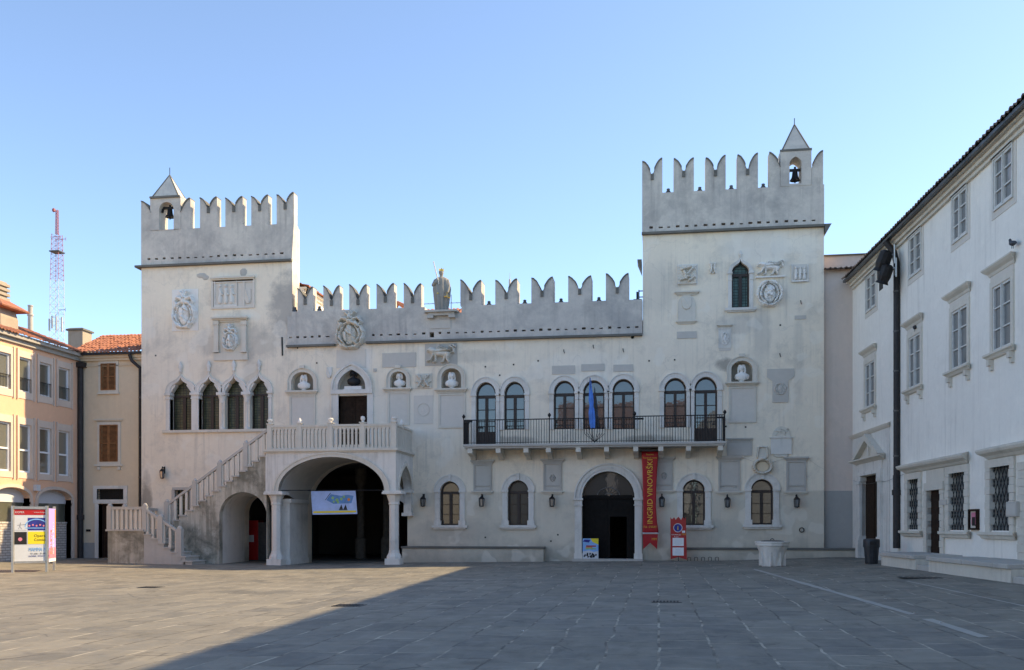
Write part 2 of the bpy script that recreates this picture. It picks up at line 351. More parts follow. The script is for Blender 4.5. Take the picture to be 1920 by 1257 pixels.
# ------------------------------------------------------------------ mesh builder
def tessel(loops):
    tri = tessellate_polygon([[Vector((p[0], p[1], 0)) for p in lp] for lp in loops])
    return tri
class MB:
    def __init__(s, fr=None): s.v = []; s.f = []; s.fr = fr
    def add(s, vs, fs):
        k = len(s.v); s.v += [tuple(p) for p in vs]; s.f += [tuple(i + k for i in f) for f in fs]; return s
    def box(s, x0, x1, y0, y1, z0, z1):
        return s.add([(x0, y0, z0), (x1, y0, z0), (x1, y1, z0), (x0, y1, z0), (x0, y0, z1), (x1, y0, z1), (x1, y1, z1), (x0, y1, z1)],
                     [(0, 3, 2, 1), (4, 5, 6, 7), (0, 1, 5, 4), (1, 2, 6, 5), (2, 3, 7, 6), (3, 0, 4, 7)])
    def plate(s, outer, holes, y0, y1):
        """outline in x,z with holes, from y0 (front) to y1"""
        loops = [outer] + list(holes); flat = [p for lp in loops for p in lp]; n = len(flat)
        vs = [(p[0], y0, p[1]) for p in flat] + [(p[0], y1, p[1]) for p in flat]
        fs = []
        for t in tessel(loops):
            a, b, c = t
            pa, pb, pc = flat[a], flat[b], flat[c]
            ar = (pb[0] - pa[0]) * (pc[1] - pa[1]) - (pc[0] - pa[0]) * (pb[1] - pa[1])
            if abs(ar) < 1e-9: continue
            if ar < 0: a, c = c, a
            fs.append((a, b, c)); fs.append((n + c, n + b, n + a))
        k = 0
        for li, lp in enumerate(loops):
            m = len(lp)
            area = sum(lp[i][0] * lp[(i + 1) % m][1] - lp[(i + 1) % m][0] * lp[i][1] for i in range(m))
            for i in range(m):
                a, b = k + i, k + (i + 1) % m
                if (area > 0) == (li == 0): fs.append((a, n + a, n + b, b))
                else: fs.append((a, b, n + b, n + a))
            k += m
        return s.add(vs, fs)
    def band(s, inner, outer, y0, y1):
        """open strip between two point lists of equal length"""
        m = len(inner)
        vs = [(p[0], y0, p[1]) for p in inner] + [(p[0], y0, p[1]) for p in outer] + [(p[0], y1, p[1]) for p in inner] + [(p[0], y1, p[1]) for p in outer]
        fs = []
        for i in range(m - 1):
            fs += [(i, m + i, m + i + 1, i + 1), (2 * m + i, i, i + 1, 2 * m + i + 1), (m + i, 3 * m + i, 3 * m + i + 1, m + i + 1), (2 * m + i, 2 * m + i + 1, 3 * m + i + 1, 3 * m + i)]
        fs += [(0, 2 * m, 3 * m, m), (m - 1, 2 * m - 1, 4 * m - 1, 3 * m - 1)]
        return s.add(vs, fs)
    def tube(s, path, rad, n=8, cap=True, sy=1.0):
        path = [Vector(p) for p in path]; m = len(path)
        if not hasattr(rad, '__len__'): rad = [rad] * m
        vs = []; prev = None
        for i, p in enumerate(path):
            t = (path[min(i + 1, m - 1)] - path[max(i - 1, 0)]).normalized()
            if prev is None:
                up = Vector((0, 0, 1)) if abs(t.z) < .9 else Vector((0, 1, 0))
                a = t.cross(up).normalized()
            else: a = (prev - t * prev.dot(t)).normalized()
            prev = a; b = t.cross(a)
            for k in range(n):
                q = 2 * PI * k / n
                vs.append(p + (a * math.cos(q) + b * math.sin(q) * sy) * rad[i])
        fs = [(i * n + k, i * n + (k + 1) % n, (i + 1) * n + (k + 1) % n, (i + 1) * n + k) for i in range(m - 1) for k in range(n)]
        if cap: fs += [tuple(range(n))[::-1], tuple((m - 1) * n + k for k in range(n))]
        return s.add(vs, fs)
    def lathe(s, cx, cy, prof, n=16, sq=False, ry=1.0, ph=0.0):
        """prof: list of (r, z); sq = four sided"""
        if sq: n = 4; ph = PI / 4
        k = math.sqrt(2) if sq else 1
        vs = [(cx + r * k * math.cos(2 * PI * j / n + ph), cy + r * k * ry * math.sin(2 * PI * j / n + ph), z) for r, z in prof for j in range(n)]
        m = len(prof)
        fs = [(i * n + j, i * n + (j + 1) % n, (i + 1) * n + (j + 1) % n, (i + 1) * n + j) for i in range(m - 1) for j in range(n)]
        fs += [tuple(range(n))[::-1], tuple((m - 1) * n + j for j in range(n))]
        return s.add(vs, fs)
    def loft(s, rings, cap=True):
        n = len(rings[0]); vs = [p for r in rings for p in r]; m = len(rings)
        fs = [(i * n + j, i * n + (j + 1) % n, (i + 1) * n + (j + 1) % n, (i + 1) * n + j) for i in range(m - 1) for j in range(n)]
        if cap: fs += [tuple(range(n))[::-1], tuple((m - 1) * n + j for j in range(n))]
        return s.add(vs, fs)
    def hf(s, x0, x1, z0, z1, nx, nz, fn, depth, y=0.0):
        """low relief: height field fn(U,V) in [-1,1]^2, U to the right, V up; cells with no height are left out"""
        U, V = np.meshgrid(np.linspace(-1, 1, nx), np.linspace(-1, 1, nz))
        H = fn(U, V)
        k = len(s.v); idx = {}
        for j in range(nz):
            for i in range(nx):
                idx[(i, j)] = len(s.v)
                s.v.append((x0 + (x1 - x0) * i / (nx - 1), y - depth * max(0, float(H[j, i])), z0 + (z1 - z0) * j / (nz - 1)))
        for j in range(nz - 1):
            for i in range(nx - 1):
                if max(H[j, i], H[j, i + 1], H[j + 1, i], H[j + 1, i + 1]) > .01:
                    s.f.append((idx[(i, j)], idx[(i + 1, j)], idx[(i + 1, j + 1)], idx[(i, j + 1)]))
        return s
    def text(s, body, x, z, size, y=-.01, rot=0.0, align='LEFT', sx=1.0, thick=.004, fit=None):
        cu = bpy.data.curves.new('t', 'FONT'); cu.body = body; cu.size = size; cu.align_x = align; cu.resolution_u = 3
        cu.extrude = thick
        o = bpy.data.objects.new('t', cu); C.objects.link(o)
        dg = bpy.context.evaluated_depsgraph_get(); dg.update()
        me = bpy.data.meshes.new_from_object(o.evaluated_get(dg))
        c, si = math.cos(rot), math.sin(rot)
        if fit:
            xx = [q.co.x for q in me.vertices]; sx = fit / (max(xx) - min(xx))
        vs = []
        for q in me.vertices:
            a, b, d = q.co.x * sx, q.co.y, q.co.z
            vs.append((x + a * c - b * si, y - d, z + a * si + b * c))
        fs = [tuple(p.vertices) for p in me.polygons]
        bpy.data.objects.remove(o); bpy.data.curves.remove(cu); bpy.data.meshes.remove(me)
        return s.add(vs, fs)
    def build(s, name, mat, parent=None, smooth=False, local=False, bev=0.0):
        me = bpy.data.meshes.new(name)
        vs = s.v if s.fr is None else [tuple(s.fr.mx @ Vector(p)) for p in s.v]
        me.from_pydata(vs, [], s.f); me.update()
        me.materials.append(M[mat] if isinstance(mat, str) else mat)
        if smooth:
            me.polygons.foreach_set('use_smooth', [True] * len(me.polygons))
            try: me.set_sharp_from_angle(angle=R(40))
            except Exception: pass
        o = bpy.data.objects.new(name, me); C.objects.link(o)
        if bev:
            b = o.modifiers.new('bevel', 'BEVEL'); b.width = bev; b.segments = 2; b.limit_method = 'ANGLE'; b.angle_limit = R(50)
        if parent is not None:
            o.parent = parent
            if not local: o.matrix_parent_inverse = world_inv(parent)
        return o
def world_inv(o):
    m = Matrix.Identity(4)
    while o is not None:
        m = Matrix.LocRotScale(o.location, o.rotation_euler, o.scale) @ m if o.parent is None else o.matrix_parent_inverse @ Matrix.LocRotScale(o.location, o.rotation_euler, o.scale) @ m
        o = o.parent
    return m.inverted()
def thing(name, label, cat, loc=(0, 0, 0), rz=0.0, group=None):
    o = bpy.data.objects.new(name, None); C.objects.link(o)
    o.empty_display_size = .3
    o.location = loc; o.rotation_euler = (0, 0, rz); o['label'] = label; o['category'] = cat
    if group: o['group'] = group
    return o
def tag(o, label, cat, group=None):
    o['label'] = label; o['category'] = cat
    if group: o['group'] = group
    return o
def struct(o): o['kind'] = 'structure'; return o
def dup(root, loc, label, rz=None, group=None):
    r = root.copy(); C.objects.link(r); r.location = loc; r['label'] = label
    if rz is not None: r.rotation_euler = (0, 0, rz)
    if group: r['group'] = group
    for ch in list(root.children):
        c = ch.copy(); C.objects.link(c); c.parent = r
        for g in list(ch.children):
            d = g.copy(); C.objects.link(d); d.parent = c
    return r
def arch(x0, x1, z0, zs, zt, kind='round', n=18):
    xc, hw, H = (x0 + x1) / 2, (x1 - x0) / 2, zt - zs
    pts = [(x0, z0)]
    if kind == 'round':
        pts += [(xc - hw * math.cos(PI * i / n), zs + H * math.sin(PI * i / n)) for i in range(n + 1)]
    else:
        left = []
        h = n // 2
        for i in range(h + 1):
            t = i / h
            if kind == 'pointed':
                q = t * R(62); left.append((x0 + hw * (1 - math.cos(q)) / (1 - math.cos(R(62))), zs + H * math.sin(q) / math.sin(R(62))))
            else:
                b0, b1, b2, b3 = (1 - t) ** 3, 3 * t * (1 - t) ** 2, 3 * t * t * (1 - t), t ** 3
                left.append((b0 * x0 + b1 * x0 + b2 * (xc - .12 * hw) + b3 * xc, b0 * zs + b1 * (zs + .75 * H) + b2 * (zs + .5 * H) + b3 * zt))
        pts += left + [(2 * xc - p[0], p[1]) for p in left[-2::-1]]
    return pts + [(x1, z0)]
# ------------------------------------------------------------------ relief height functions
def cap(U, V, ax, ay, bx, by, ra, rb=None, asp=1.0, h=1.0):
    rb = ra if rb is None else rb
    u, v = U, V / asp
    ay, by = ay / asp, by / asp
    dx, dy = bx - ax, by - ay; L = dx * dx + dy * dy + 1e-9
    t = np.clip(((u - ax) * dx + (v - ay) * dy) / L, 0, 1)
    d = np.hypot(u - ax - t * dx, v - ay - t * dy); r = ra + (rb - ra) * t
    return np.sqrt(np.clip(1 - (d / r) ** 2, 0, 1)) * h
def nz(U, V, seed, k=9):
    r = np.random.RandomState(seed); o = np.zeros_like(U)
    for i in range(8):
        a, b, p = r.uniform(-k, k), r.uniform(-k, k), r.uniform(0, 6.28); o += np.sin(U * a + V * b + p)
    return o / 8
def f_arms(seed=1, crest=True):
    r = np.random.RandomState(seed)
    def f(U, V):
        cy, ry = (-.25, .7) if crest else (-.05, .9)
        e = (U / .8) ** 2 + ((V - cy) / (ry * .95)) ** 2
        H = np.where(e < 1, .22, 0.0)
        n = 13
        for i in range(n):                       # curling leaves round the field
            for rr, sz in ((.82, .13), (.62, .11)):
                a = 2 * PI * (i + (.5 if rr < .7 else 0)) / n
                cx, cz = rr * math.cos(a), cy + rr * ry * math.sin(a) * 1.05
                tx, tz = -math.sin(a) * .14 * (1 if i % 2 else -1), math.cos(a) * .14 * (1 if i % 2 else -1)
                H = np.maximum(H, cap(U, V, cx - tx, cz - tz, cx + tx, cz + tz, sz * r.uniform(.8, 1.2), sz * .55, h=r.uniform(.55, 1)))
        sh = 1 - ((U / .42) ** 2 + ((V - cy) / (.5 if crest else .58)) ** 2)
        dev = .38 + .4 * np.sqrt(np.clip(sh, 0, 1)) + .12 * np.sign(np.sin(U * 9 + seed)) * np.sign(np.sin((V + U * .4) * 7 + seed))
        H = np.where(sh > 0, dev, H)
        H = np.where((sh > -.22) & (sh <= 0), np.minimum(H, .12), H)
        if crest:
            H = np.maximum(H, cap(U, V, 0, .42, 0, .62, .2, .15, h=1.05))
            H = np.where((abs(V - .52) < .025) & (abs(U) < .13), H - .35, H)
            for k in (-1, 1):
                H = np.maximum(H, cap(U, V, .17 * k, .52, .52 * k, .6, .12, .08, h=.8))
                H = np.maximum(H, cap(U, V, .52 * k, .6, .72 * k, .4, .1, .06, h=.75))
                H = np.maximum(H, cap(U, V, .7 * k, .38, .55 * k, .22, .09, .07, h=.7))
                H = np.maximum(H, cap(U, V, .1 * k, .74, .34 * k, .88, .1, .05, h=.7))
            H = np.maximum(H, cap(U, V, 0, .72, .04, .95, .12, .05, h=.9))
        return np.clip(H + np.where(H > .15, nz(U, V, seed, 30) * .16, 0), 0, 1.25)
    return f
def f_shield(seed=1):
    def f(U, V):
        wd = np.where(V > 0, .8, .8 * np.sqrt(np.clip(1 - (V / .95) ** 2, 0, 1)))
        ins = (abs(U) < wd) & (V < .85)
        H = np.where(ins, .6 + .25 * (1 - (U / .85) ** 2), 0)
        H = np.where(ins & ((abs(U + V * .6) < .12)), H + .25, H)
        return H
    return f
def f_lion(flip=1, wing=True):
    def f(U, V):
        U = U * flip; a = .7; H = np.zeros_like(U)
        def c(*q, **k):
            nonlocal H; H = np.maximum(H, cap(U, V, *q, asp=1.45, **k))
        c(-.4, .12, .45, .0, .2, .19, h=.75)
        c(-.6, .42, -.42, .3, .2, .24, h=1); c(-.78, .36, -.7, .38, .09, h=.9)
        c(-.45, .0, -.62, -.5, .1, .06, h=.8); c(-.62, -.52, -.82, -.6, .07, h=.8)
        c(-.3, -.05, -.3, -.65, .1, .07, h=.6); c(-.3, -.66, -.45, -.72, .06, h=.6)
        c(.5, .0, .42, -.4, .17, .09, h=.85); c(.42, -.42, .52, -.72, .08, .06, h=.8)
        c(.3, -.1, .2, -.65, .12, .07, h=.6); c(.2, -.7, .08, -.74, .06, h=.6)
        c(.62, .08, .85, .2, .06, h=.7); c(.85, .2, .82, .55, .06, h=.7); c(.82, .55, .62, .75, .06, .08, h=.8); c(.9, .7, .8, .85, .07, h=.7)
        if wing:
            for k in range(5): c(-.28, .25, -.1 + .18 * k, .82 - .1 * k, .09, .05, h=.85)
        return np.clip(H + np.where(H > .05, nz(U, V, 5, 26) * .1, 0), 0, 1.2)
    return f
def f_figures(U, V):
    H = np.zeros_like(U)
    for x, s in ((-.5, 1), (.0, 1.0), (.5, .9)):
        H = np.maximum(H, cap(U, V, x, -.6, x + .02, .35 * s, .2, .15, h=.8)); H = np.maximum(H, cap(U, V, x + .03, .6 * s, x + .03, .66 * s, .11, h=1))
        H = np.maximum(H, cap(U, V, x, .3 * s, x + .22, -.05, .07, h=.8))
    H = np.maximum(H, np.where((abs(U) > .9) | (V < -.85), .5, 0))
    return H
def f_knot(U, V):
    H = np.zeros_like(U)
    for k in (-1, 1):
        H = np.maximum(H, cap(U, V, k * .7, .8, k * .2, .1, .14, h=.8)); H = np.maximum(H, cap(U, V, k * .2, .1, k * .6, -.75, .14, h=.8))
        H = np.maximum(H, cap(U, V, k * .9, -.1, 0, -.85, .09, h=.6)); H = np.maximum(H, cap(U, V, k * .35, .75, k * .25, -.3, .1, h=.9))
    return H
def f_cartouche(U, V):
    H = np.zeros_like(U)
    for i in range(22):
        a = 2 * PI * i / 22
        H = np.maximum(H, cap(U, V, .74 * math.cos(a), -.4 + .46 * math.sin(a), .86 * math.cos(a + .2), -.4 + .5 * math.sin(a + .2), .1, h=.8))
    for k in (-1, 1):
        H = np.maximum(H, cap(U, V, .38 * k, .9, .45 * k, .3, .1, h=.7))
        H = np.maximum(H, cap(U, V, .38 * k, .9, 0, .93, .08, h=.7))
    H = np.maximum(H, np.where((abs(U) < .4) & (V > .15) & (V < .92), .4, 0))
    H = np.maximum(H, cap(U, V, -.12, .12, .12, .12, .16, h=1))
    return H
def f_medal(U, V):
    d = np.hypot(U, V)
    H = np.where((d < .97) & (d > .84), .8, 0) + np.where(d <= .84, .12, 0)
    H = np.maximum(H, cap(U, V, -.1, .3, .12, -.4, .22, .3, h=.6) * (d < .84))
    return H
def f_nest(U, V):
    H = np.where((abs(U) < .95) & (abs(V) < .95), .35, 0)
    for p in ((-.5, .5, .4, .7), (.6, .6, .0, .0), (-.6, -.5, .2, -.2), (.2, -.6, .7, -.3), (-.3, .3, -.1, -.4)):
        H = np.maximum(H, .3 + cap(U, V, *p, .14, h=.7) * 1.0)
    return np.where((abs(U) < .95) & (abs(V) < .95), H + nz(U, V, 3, 24) * .12, 0)

exec_parts = []
del exec_parts
SUN = Vector((1.245, 0.42, 1.0)).normalized()
so.rotation_euler = SUN.to_track_quat('Z', 'Y').to_euler()
sky.sun_elevation = math.asin(SUN.z); sky.sun_rotation = math.atan2(SUN.x, SUN.y)
# ================================================================== GROUND
g = MB()
N = len(GP) - 1
g.add([(x, y, z) for y in (-300, 300) for x, z in GP], [(i, i + 1, N + 2 + i, N + 1 + i) for i in range(N)])
struct(g.build('ground', 'pave'))
def strip(name, pts, wd):
    m = MB(); a = Vector(pts[0]); b = Vector(pts[1]); d = (b - a); L = d.length; d /= L; nn = Vector((-d.y, d.x))
    K = max(2, int(L / .5)); vs = []
    for i in range(K + 1):
        p = a + d * L * i / K; ww = wd * (.5 + rnd.uniform(-.14, .1))
        for q in (p - nn * ww, p + nn * ww): vs.append((q.x, q.y, gz(q.x) + .005))
    m.add(vs, [(2 * i, 2 * i + 2, 2 * i + 3, 2 * i + 1) for i in range(K)])
    return struct(m.build(name, 'linepaint'))
def gpt(u, v):
    a = (u - CU) / FPX; r = Vector((-sn + a * cs, cs + a * sn)); b = (HV - v) / FPX
    t = 20.0
    for _ in range(30): t = (EYE - gz(t * r.x)) / -b
    return (t * r.x, -D + t * r.y)
strip('paving_strip', (gpt(1415, 1068), gpt(1712, 1153)), .17)
strip('paving_strip', (gpt(1738, 1161), gpt(1846, 1196)), .17)
strip('paving_strip', (gpt(1700, 1090), gpt(1935, 1140)), .07)
def drain(u, v, w_, h_, label):
    x, y = gpt(u, v); t = thing('drain_cover', label, 'drain cover', (x, y, gz(x)))
    m = MB(); m.box(-w_ / 2, w_ / 2, -h_ / 2, h_ / 2, .002, .012); m.build('frame', 'steel', t, local=True)
    m = MB()
    for i in range(8): m.box(-w_ / 2 + .03 + i * (w_ - .06) / 8, -w_ / 2 + .03 + (i + .5) * (w_ - .06) / 8, -h_ / 2 + .03, h_ / 2 - .03, .012, .018)
    m.build('grate', 'iron', t, local=True)
drain(1250, 1129, .62, .4, 'dark drain grate in the shaded paving in front of the portal')
drain(655, 1136, .62, .5, 'drain grate at the edge of the big shadow on the square')
drain(283, 1102, .6, .5, 'drain grate in the sunlit paving before the staircase')
drain(1735, 1084, 1.3, .7, 'wide dark cover in the paving beside the white wall terrace')

# ================================================================== PALACE
ZL, GL, TL = 14.53, 16.27, 17.72
ZC, GC, TC = 10.41, 11.98, 13.13
ZR, GR, TR = 15.03, 16.83, 18.35
XA, XB, XC_, XD = -25.48, -17.6, -0.72, 7.3
palace = thing('palace', 'pale medieval palace with two battlemented towers, arched porch and long iron balcony', 'palace', (-9, 0, 0))
FR = PAL
def opening(u0, u1, vt, vs, vb, kind='round', n=18, fr=None):
    fr = fr or PAL; um = (u0 + u1) / 2
    x0, x1 = fr.x(u0), fr.x(u1)
    return arch(x0, x1, fr.z(um, vb), fr.z(um, vs), fr.z(um, vt), kind, n), (x0, x1, fr.z(um, vb), fr.z(um, vs), fr.z(um, vt))
FF = {  # first floor arched windows
 'a': (892, 930, 717, 742, 834), 'b': (945, 984, 716, 741, 806), 'c': (1038, 1078, 714, 738, 805), 'd': (1093, 1133.5, 713.5, 737, 805),
 'e': (1148, 1189.5, 711, 735, 805), 'f': (1245, 1287, 709, 733, 802), 'g': (1302, 1345, 707, 732, 828)}
GF = {'a': (825, 862, 903, 923, 985), 'b': (952, 991, 901, 922, 985), 'c': (1280, 1322, 900, 921, 985), 'd': (1408, 1450, 899, 920, 984)}
LG = [(319, 360), (373, 411), (421, 457), (468, 504)]
holes = []
info = {}
for k, q in FF.items():
    p, info['F' + k] = opening(*q); holes.append(p)
for k, q in GF.items():
    p, info['G' + k] = opening(*q); holes.append(p)
lgi = []
zb = PAL.z(410, 806); zs_ = PAL.z(410, 738); zt_ = PAL.z(410, 706)
for u0, u1 in LG:
    x0, x1 = PAL.x(u0), PAL.x(u1); holes.append(arch(x0, x1, zb, zs_, zt_, 'ogee')); lgi.append((x0, x1))
oge, OG = opening(1372, 1405, 487, 513, 578, 'ogee'); holes.append(oge)
port, PO = opening(1091, 1190, 884, 933, 1050); port = [(p[0], p[1] if 0 < i < len(port) - 1 else -.6) for i, p in enumerate(port)]; holes.append(port)
bd = [(PAL.x(635), PAL.z(660, 834)), (PAL.x(689), PAL.z(660, 834)), (PAL.x(689), PAL.z(660, 742)), (PAL.x(635), PAL.z(660, 742))]
holes.append(bd)
tym, TY = opening(634, 686, 694, 726, 731, 'pointed'); holes.append(tym)
NI = {'a': (547, 588, 698, 716, 733), 'b': (732, 762, 697, 711, 728), 'c': (828, 865, 691, 708, 729), 'd': (1371, 1411, 677, 693, 717)}
for k, q in NI.items():
    p, info['N' + k] = opening(*q); holes.append(p)
xl0, xl1 = PAL.x(577), PAL.x(764)
lob = arch(xl0, xl1, -.6, PAL.z(620, 950), PAL.z(665, 866)); holes.append(lob)
xs0, xs1 = PAL.x(458), PAL.x(512)
sob = arch(xs0, xs1, -.6, PAL.z(480, 965), PAL.z(480, 930)); holes.append(sob)
sw = [(PAL.x(328), PAL.z(340, 985)), (PAL.x(356), PAL.z(340, 985)), (PAL.x(356), PAL.z(340, 919)), (PAL.x(328), PAL.z(340, 919))]
holes.append(sw)
for u, v, r_ in ((1186, 632, .09),): 
    cx, cz = PAL.px(u, v); holes.append([(cx + r_ * math.cos(2 * PI * i / 10), cz + r_ * math.sin(2 * PI * i / 10)) for i in range(10)])
outer = [(XA, -1.5), (XD, -1.5), (XD, ZR), (XC_, ZR), (XC_, ZC), (XB, ZC), (XB, ZL), (XA, ZL)]
m = MB(PAL); m.plate(outer, holes, 0, .55)
m.build('wall', 'palace', palace)
m = MB(PAL)
m.box(XA, XD, .55, 12, 11.0, 11.15); m.box(XA, XD, 11.8, 12, -1.5, 11.0)
m.box(XA, XA + .3, .55, 11.8, -1.5, 11.0); m.box(XD - .3, XD, .55, 11.8, -1.5, 11.0)
m.box(XA, XB, .55, .95, 11.15, ZL); m.box(XC_, XD, .55, 6, 11.15, ZR)
m.build('rear_body', 'palace', palace)
# dark ground-floor rooms
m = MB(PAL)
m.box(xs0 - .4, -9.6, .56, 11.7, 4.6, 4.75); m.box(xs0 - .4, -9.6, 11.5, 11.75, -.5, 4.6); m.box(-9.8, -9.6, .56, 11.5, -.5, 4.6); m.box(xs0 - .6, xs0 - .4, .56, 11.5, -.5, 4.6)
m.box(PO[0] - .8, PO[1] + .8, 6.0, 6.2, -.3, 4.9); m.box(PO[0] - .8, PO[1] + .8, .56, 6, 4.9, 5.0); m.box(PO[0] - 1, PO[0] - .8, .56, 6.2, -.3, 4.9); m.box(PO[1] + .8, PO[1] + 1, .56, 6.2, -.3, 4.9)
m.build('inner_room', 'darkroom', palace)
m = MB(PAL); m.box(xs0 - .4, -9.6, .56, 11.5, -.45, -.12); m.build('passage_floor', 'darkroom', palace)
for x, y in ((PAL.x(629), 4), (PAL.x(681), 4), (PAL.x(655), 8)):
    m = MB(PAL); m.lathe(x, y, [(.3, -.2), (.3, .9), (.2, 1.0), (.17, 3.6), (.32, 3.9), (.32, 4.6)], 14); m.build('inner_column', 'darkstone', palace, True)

# ---- parapets
def dripholes(x0, x1, z, step=.395, w_=.17, h_=.1, skip=()):
    out = []; x = x0
    while x < x1:
        if not any(a - .2 < x < b_ for a, b_ in skip):
            w2 = w_ * rnd.uniform(.75, 1.1); h2 = h_ * rnd.uniform(.5, 1.1)
            out.append([(x, z), (x + w2, z), (x + w2, z + h2), (x, z + h2)])
        x += step * rnd.uniform(.95, 1.05)
    return out
def merlon(x0, x1, zb_, zt, half=None, th=.45, dn=.85, name='merlon'):
    """swallow-tailed merlon with a dark coping following its two horns"""
    xc = (x0 + x1) / 2; hw = (x1 - x0) / 2
    n = 10
    jl, jr = rnd.uniform(-.09, .03), rnd.uniform(-.07, .03); dn = dn * rnd.uniform(.9, 1.1)
    L = [(x0 + hw * i / n, zt + jl - (dn + jl) * (i / n) ** 1.8 + (rnd.uniform(-.018, .012) if 0 < i < n else 0)) for i in range(n + 1)]
    Rr = [(x1 - hw * i / n, zt + jr - (dn + jr) * (i / n) ** 1.8) for i in range(n + 1)][::-1]
    if half == 'L': top = L; poly = [(x0, zb_), (xc, zb_)]
    elif half == 'R': top = Rr; poly = [(xc, zb_), (x1, zb_)]
    else: top = L + Rr[1:]; poly = [(x0, zb_), (x1, zb_)]
    m = MB(PAL); m.plate(poly + top[::-1], [], -.06, th); o = m.build(name, 'parapet', palace)
    m = MB(PAL)
    up = []
    k = len(top)
    for i, p in enumerate(top):
        a = top[max(0, i - 1)]; b_ = top[min(k - 1, i + 1)]
        dx, dz = b_[0] - a[0], b_[1] - a[1]; L_ = math.hypot(dx, dz) + 1e-6
        up.append((p[0] - dz / L_ * .055, p[1] + dx / L_ * .055) if abs(p[0] - xc) > .12 else (p[0], p[1] + .0))
    if half is None: up[n] = (xc, top[n][1] + .12)
    lo = [(p[0], p[1] + .001) for p in top]
    lo[0 if half != 'R' else 0] = lo[0]
    m.band(lo, up, -.12, th + .05)
    if half is None: m.box(xc - .07, xc + .07, -.11, th + .03, top[n][1] - .16, top[n][1] + .1)
    m.build('coping', 'coping', o)
    return o
def prow(lst, zg, zt, th, dn=.85):
    for it in lst:
        u0, u1 = it[0], it[1]; half = it[2] if len(it) > 2 else None
        merlon(PAL.x(u0), PAL.x(u1), zg, zt, half, th, dn)
def caprim(par, x, y, r, ry, z0, z1):
    m = MB(PAL); c_ = [(x - r, y - r * ry), (x + r, y - r * ry), (x + r, y + r * ry), (x - r, y + r * ry)]
    for a, b_ in c_: m.tube([(a, b_, z0), (x, y, z1)], .035, 5)
    m.box(x - r - .1, x + r + .1, y - r * ry - .1, y - r * ry - .02, z0 - .1, z0 - .005); m.build('roof_rim', 'coping', par)
# left tower
tx0, tx1 = PAL.x(283), PAL.x(340)
bell_hole = arch(PAL.x(299.5), PAL.x(327), GL - .02, PAL.z(313, 395), PAL.z(313, 380))
XLr = PAL.x(552)
m = MB(PAL); m.plate([(XA + .02, ZL), (XB + .0, ZL), (XLr, GL), (XA + .02, GL)], dripholes(XA + .35, XB - .5, ZL + .27, .41), -.06, .5)
m.box(XA + .02, XB, .5, .95, ZL, GL); m.build('parapet', 'parapet', palace)
prow([(376, 408), (423.5, 456), (472, 504), (519.5, 552)], GL, TL, .38, .64)
m = MB(PAL); m.plate([(tx0, GL), (tx1, GL), (tx1, 17.85), (tx0, 17.85)], [bell_hole], -.08, .8)
ltur = m.build('bell_turret', 'parapet', palace)
m = MB(PAL); m.lathe((tx0 + tx1) / 2, .36, [((tx1 - tx0) / 2 + .01, 17.85), ((tx1 - tx0) / 2 + .01, 17.92), ((tx1 - tx0) / 2 - .12, 17.93), (.02, 19.12)], sq=True, ry=.62); m.build('pyramid_roof', 'parapet', ltur)
caprim(ltur, (tx0 + tx1) / 2, .36, (tx1 - tx0) / 2 - .12, .62, 17.93, 19.12)
m = MB(PAL); m.tube([((tx0 + tx1) / 2, .36, 19.0), ((tx0 + tx1) / 2, .36, 19.5)], .018, 5); m.build('lightning_rod', 'iron', ltur)
merlon(XA + .02, XA + .02 + 2 * (tx0 - XA - .02) + .1, GL, TL, 'L', .38, .6); merlon(tx1 - (PAL.x(358) - tx1), PAL.x(358), GL, TL, 'R', .38, .6)
m = MB(PAL); m.box(XA - .26, XB + .02, -.2, 0, ZL - .1, ZL); m.box(XA - .26, XA, 0, .9, ZL - .1, ZL); m.build('cornice', 'coping', palace)
# right tower
rx0, rx1 = PAL.x(1463), PAL.x(1521)
m = MB(PAL); m.plate([(XC_ - .03, ZR), (XD, ZR), (XD, GR), (XC_ - .03, GR)], dripholes(XC_ + .3, XD - .3, ZR + .18, .40), -.06, .5)
m.box(XC_ - .03, XC_ + .4, .5, 6, ZR, GR); m.box(XD - .4, XD, .5, 6, ZR, GR); m.box(XC_ + .4, XD - .4, 5.5, 6, ZR, GR); m.build('parapet', 'parapet', palace)
prow([(1204, 1242), (1263, 1301), (1322.5, 1360.5), (1382, 1421)], GR, TR, .42, .78)
rbell = arch(PAL.x(1480), PAL.x(1502.5), GR + .1, PAL.z(1491, 308), PAL.z(1491, 295), 'pointed')
m = MB(PAL); m.plate([(rx0, GR), (rx1, GR), (rx1, 18.4), (rx0, 18.4)], [rbell], -.08, .9)
rtur = m.build('bell_turret', 'parapet', palace)
m = MB(PAL); m.lathe((rx0 + rx1) / 2, .41, [((rx1 - rx0) / 2 + .0, 18.4), ((rx1 - rx0) / 2 + .0, 18.47), ((rx1 - rx0) / 2 - .08, 18.48), (.02, 19.76)], sq=True, ry=.7); m.build('pyramid_roof', 'parapet', rtur)
caprim(rtur, (rx0 + rx1) / 2, .41, (rx1 - rx0) / 2 - .08, .7, 18.48, 19.76)
m = MB(PAL); m.tube([((rx0 + rx1) / 2, .41, 19.7), ((rx0 + rx1) / 2, .41, 20.05)], .018, 5); m.build('lightning_rod', 'iron', rtur)
for (a, b_) in (((1441.5, 1484), 'L'), ((1500, 1543), 'R')): merlon(PAL.x(a[0]), PAL.x(a[1]), GR, TR, b_, .42, .7)
m = MB(PAL); m.box(XC_ - .05, XD + .02, -.2, 0, ZR - .1, ZR)
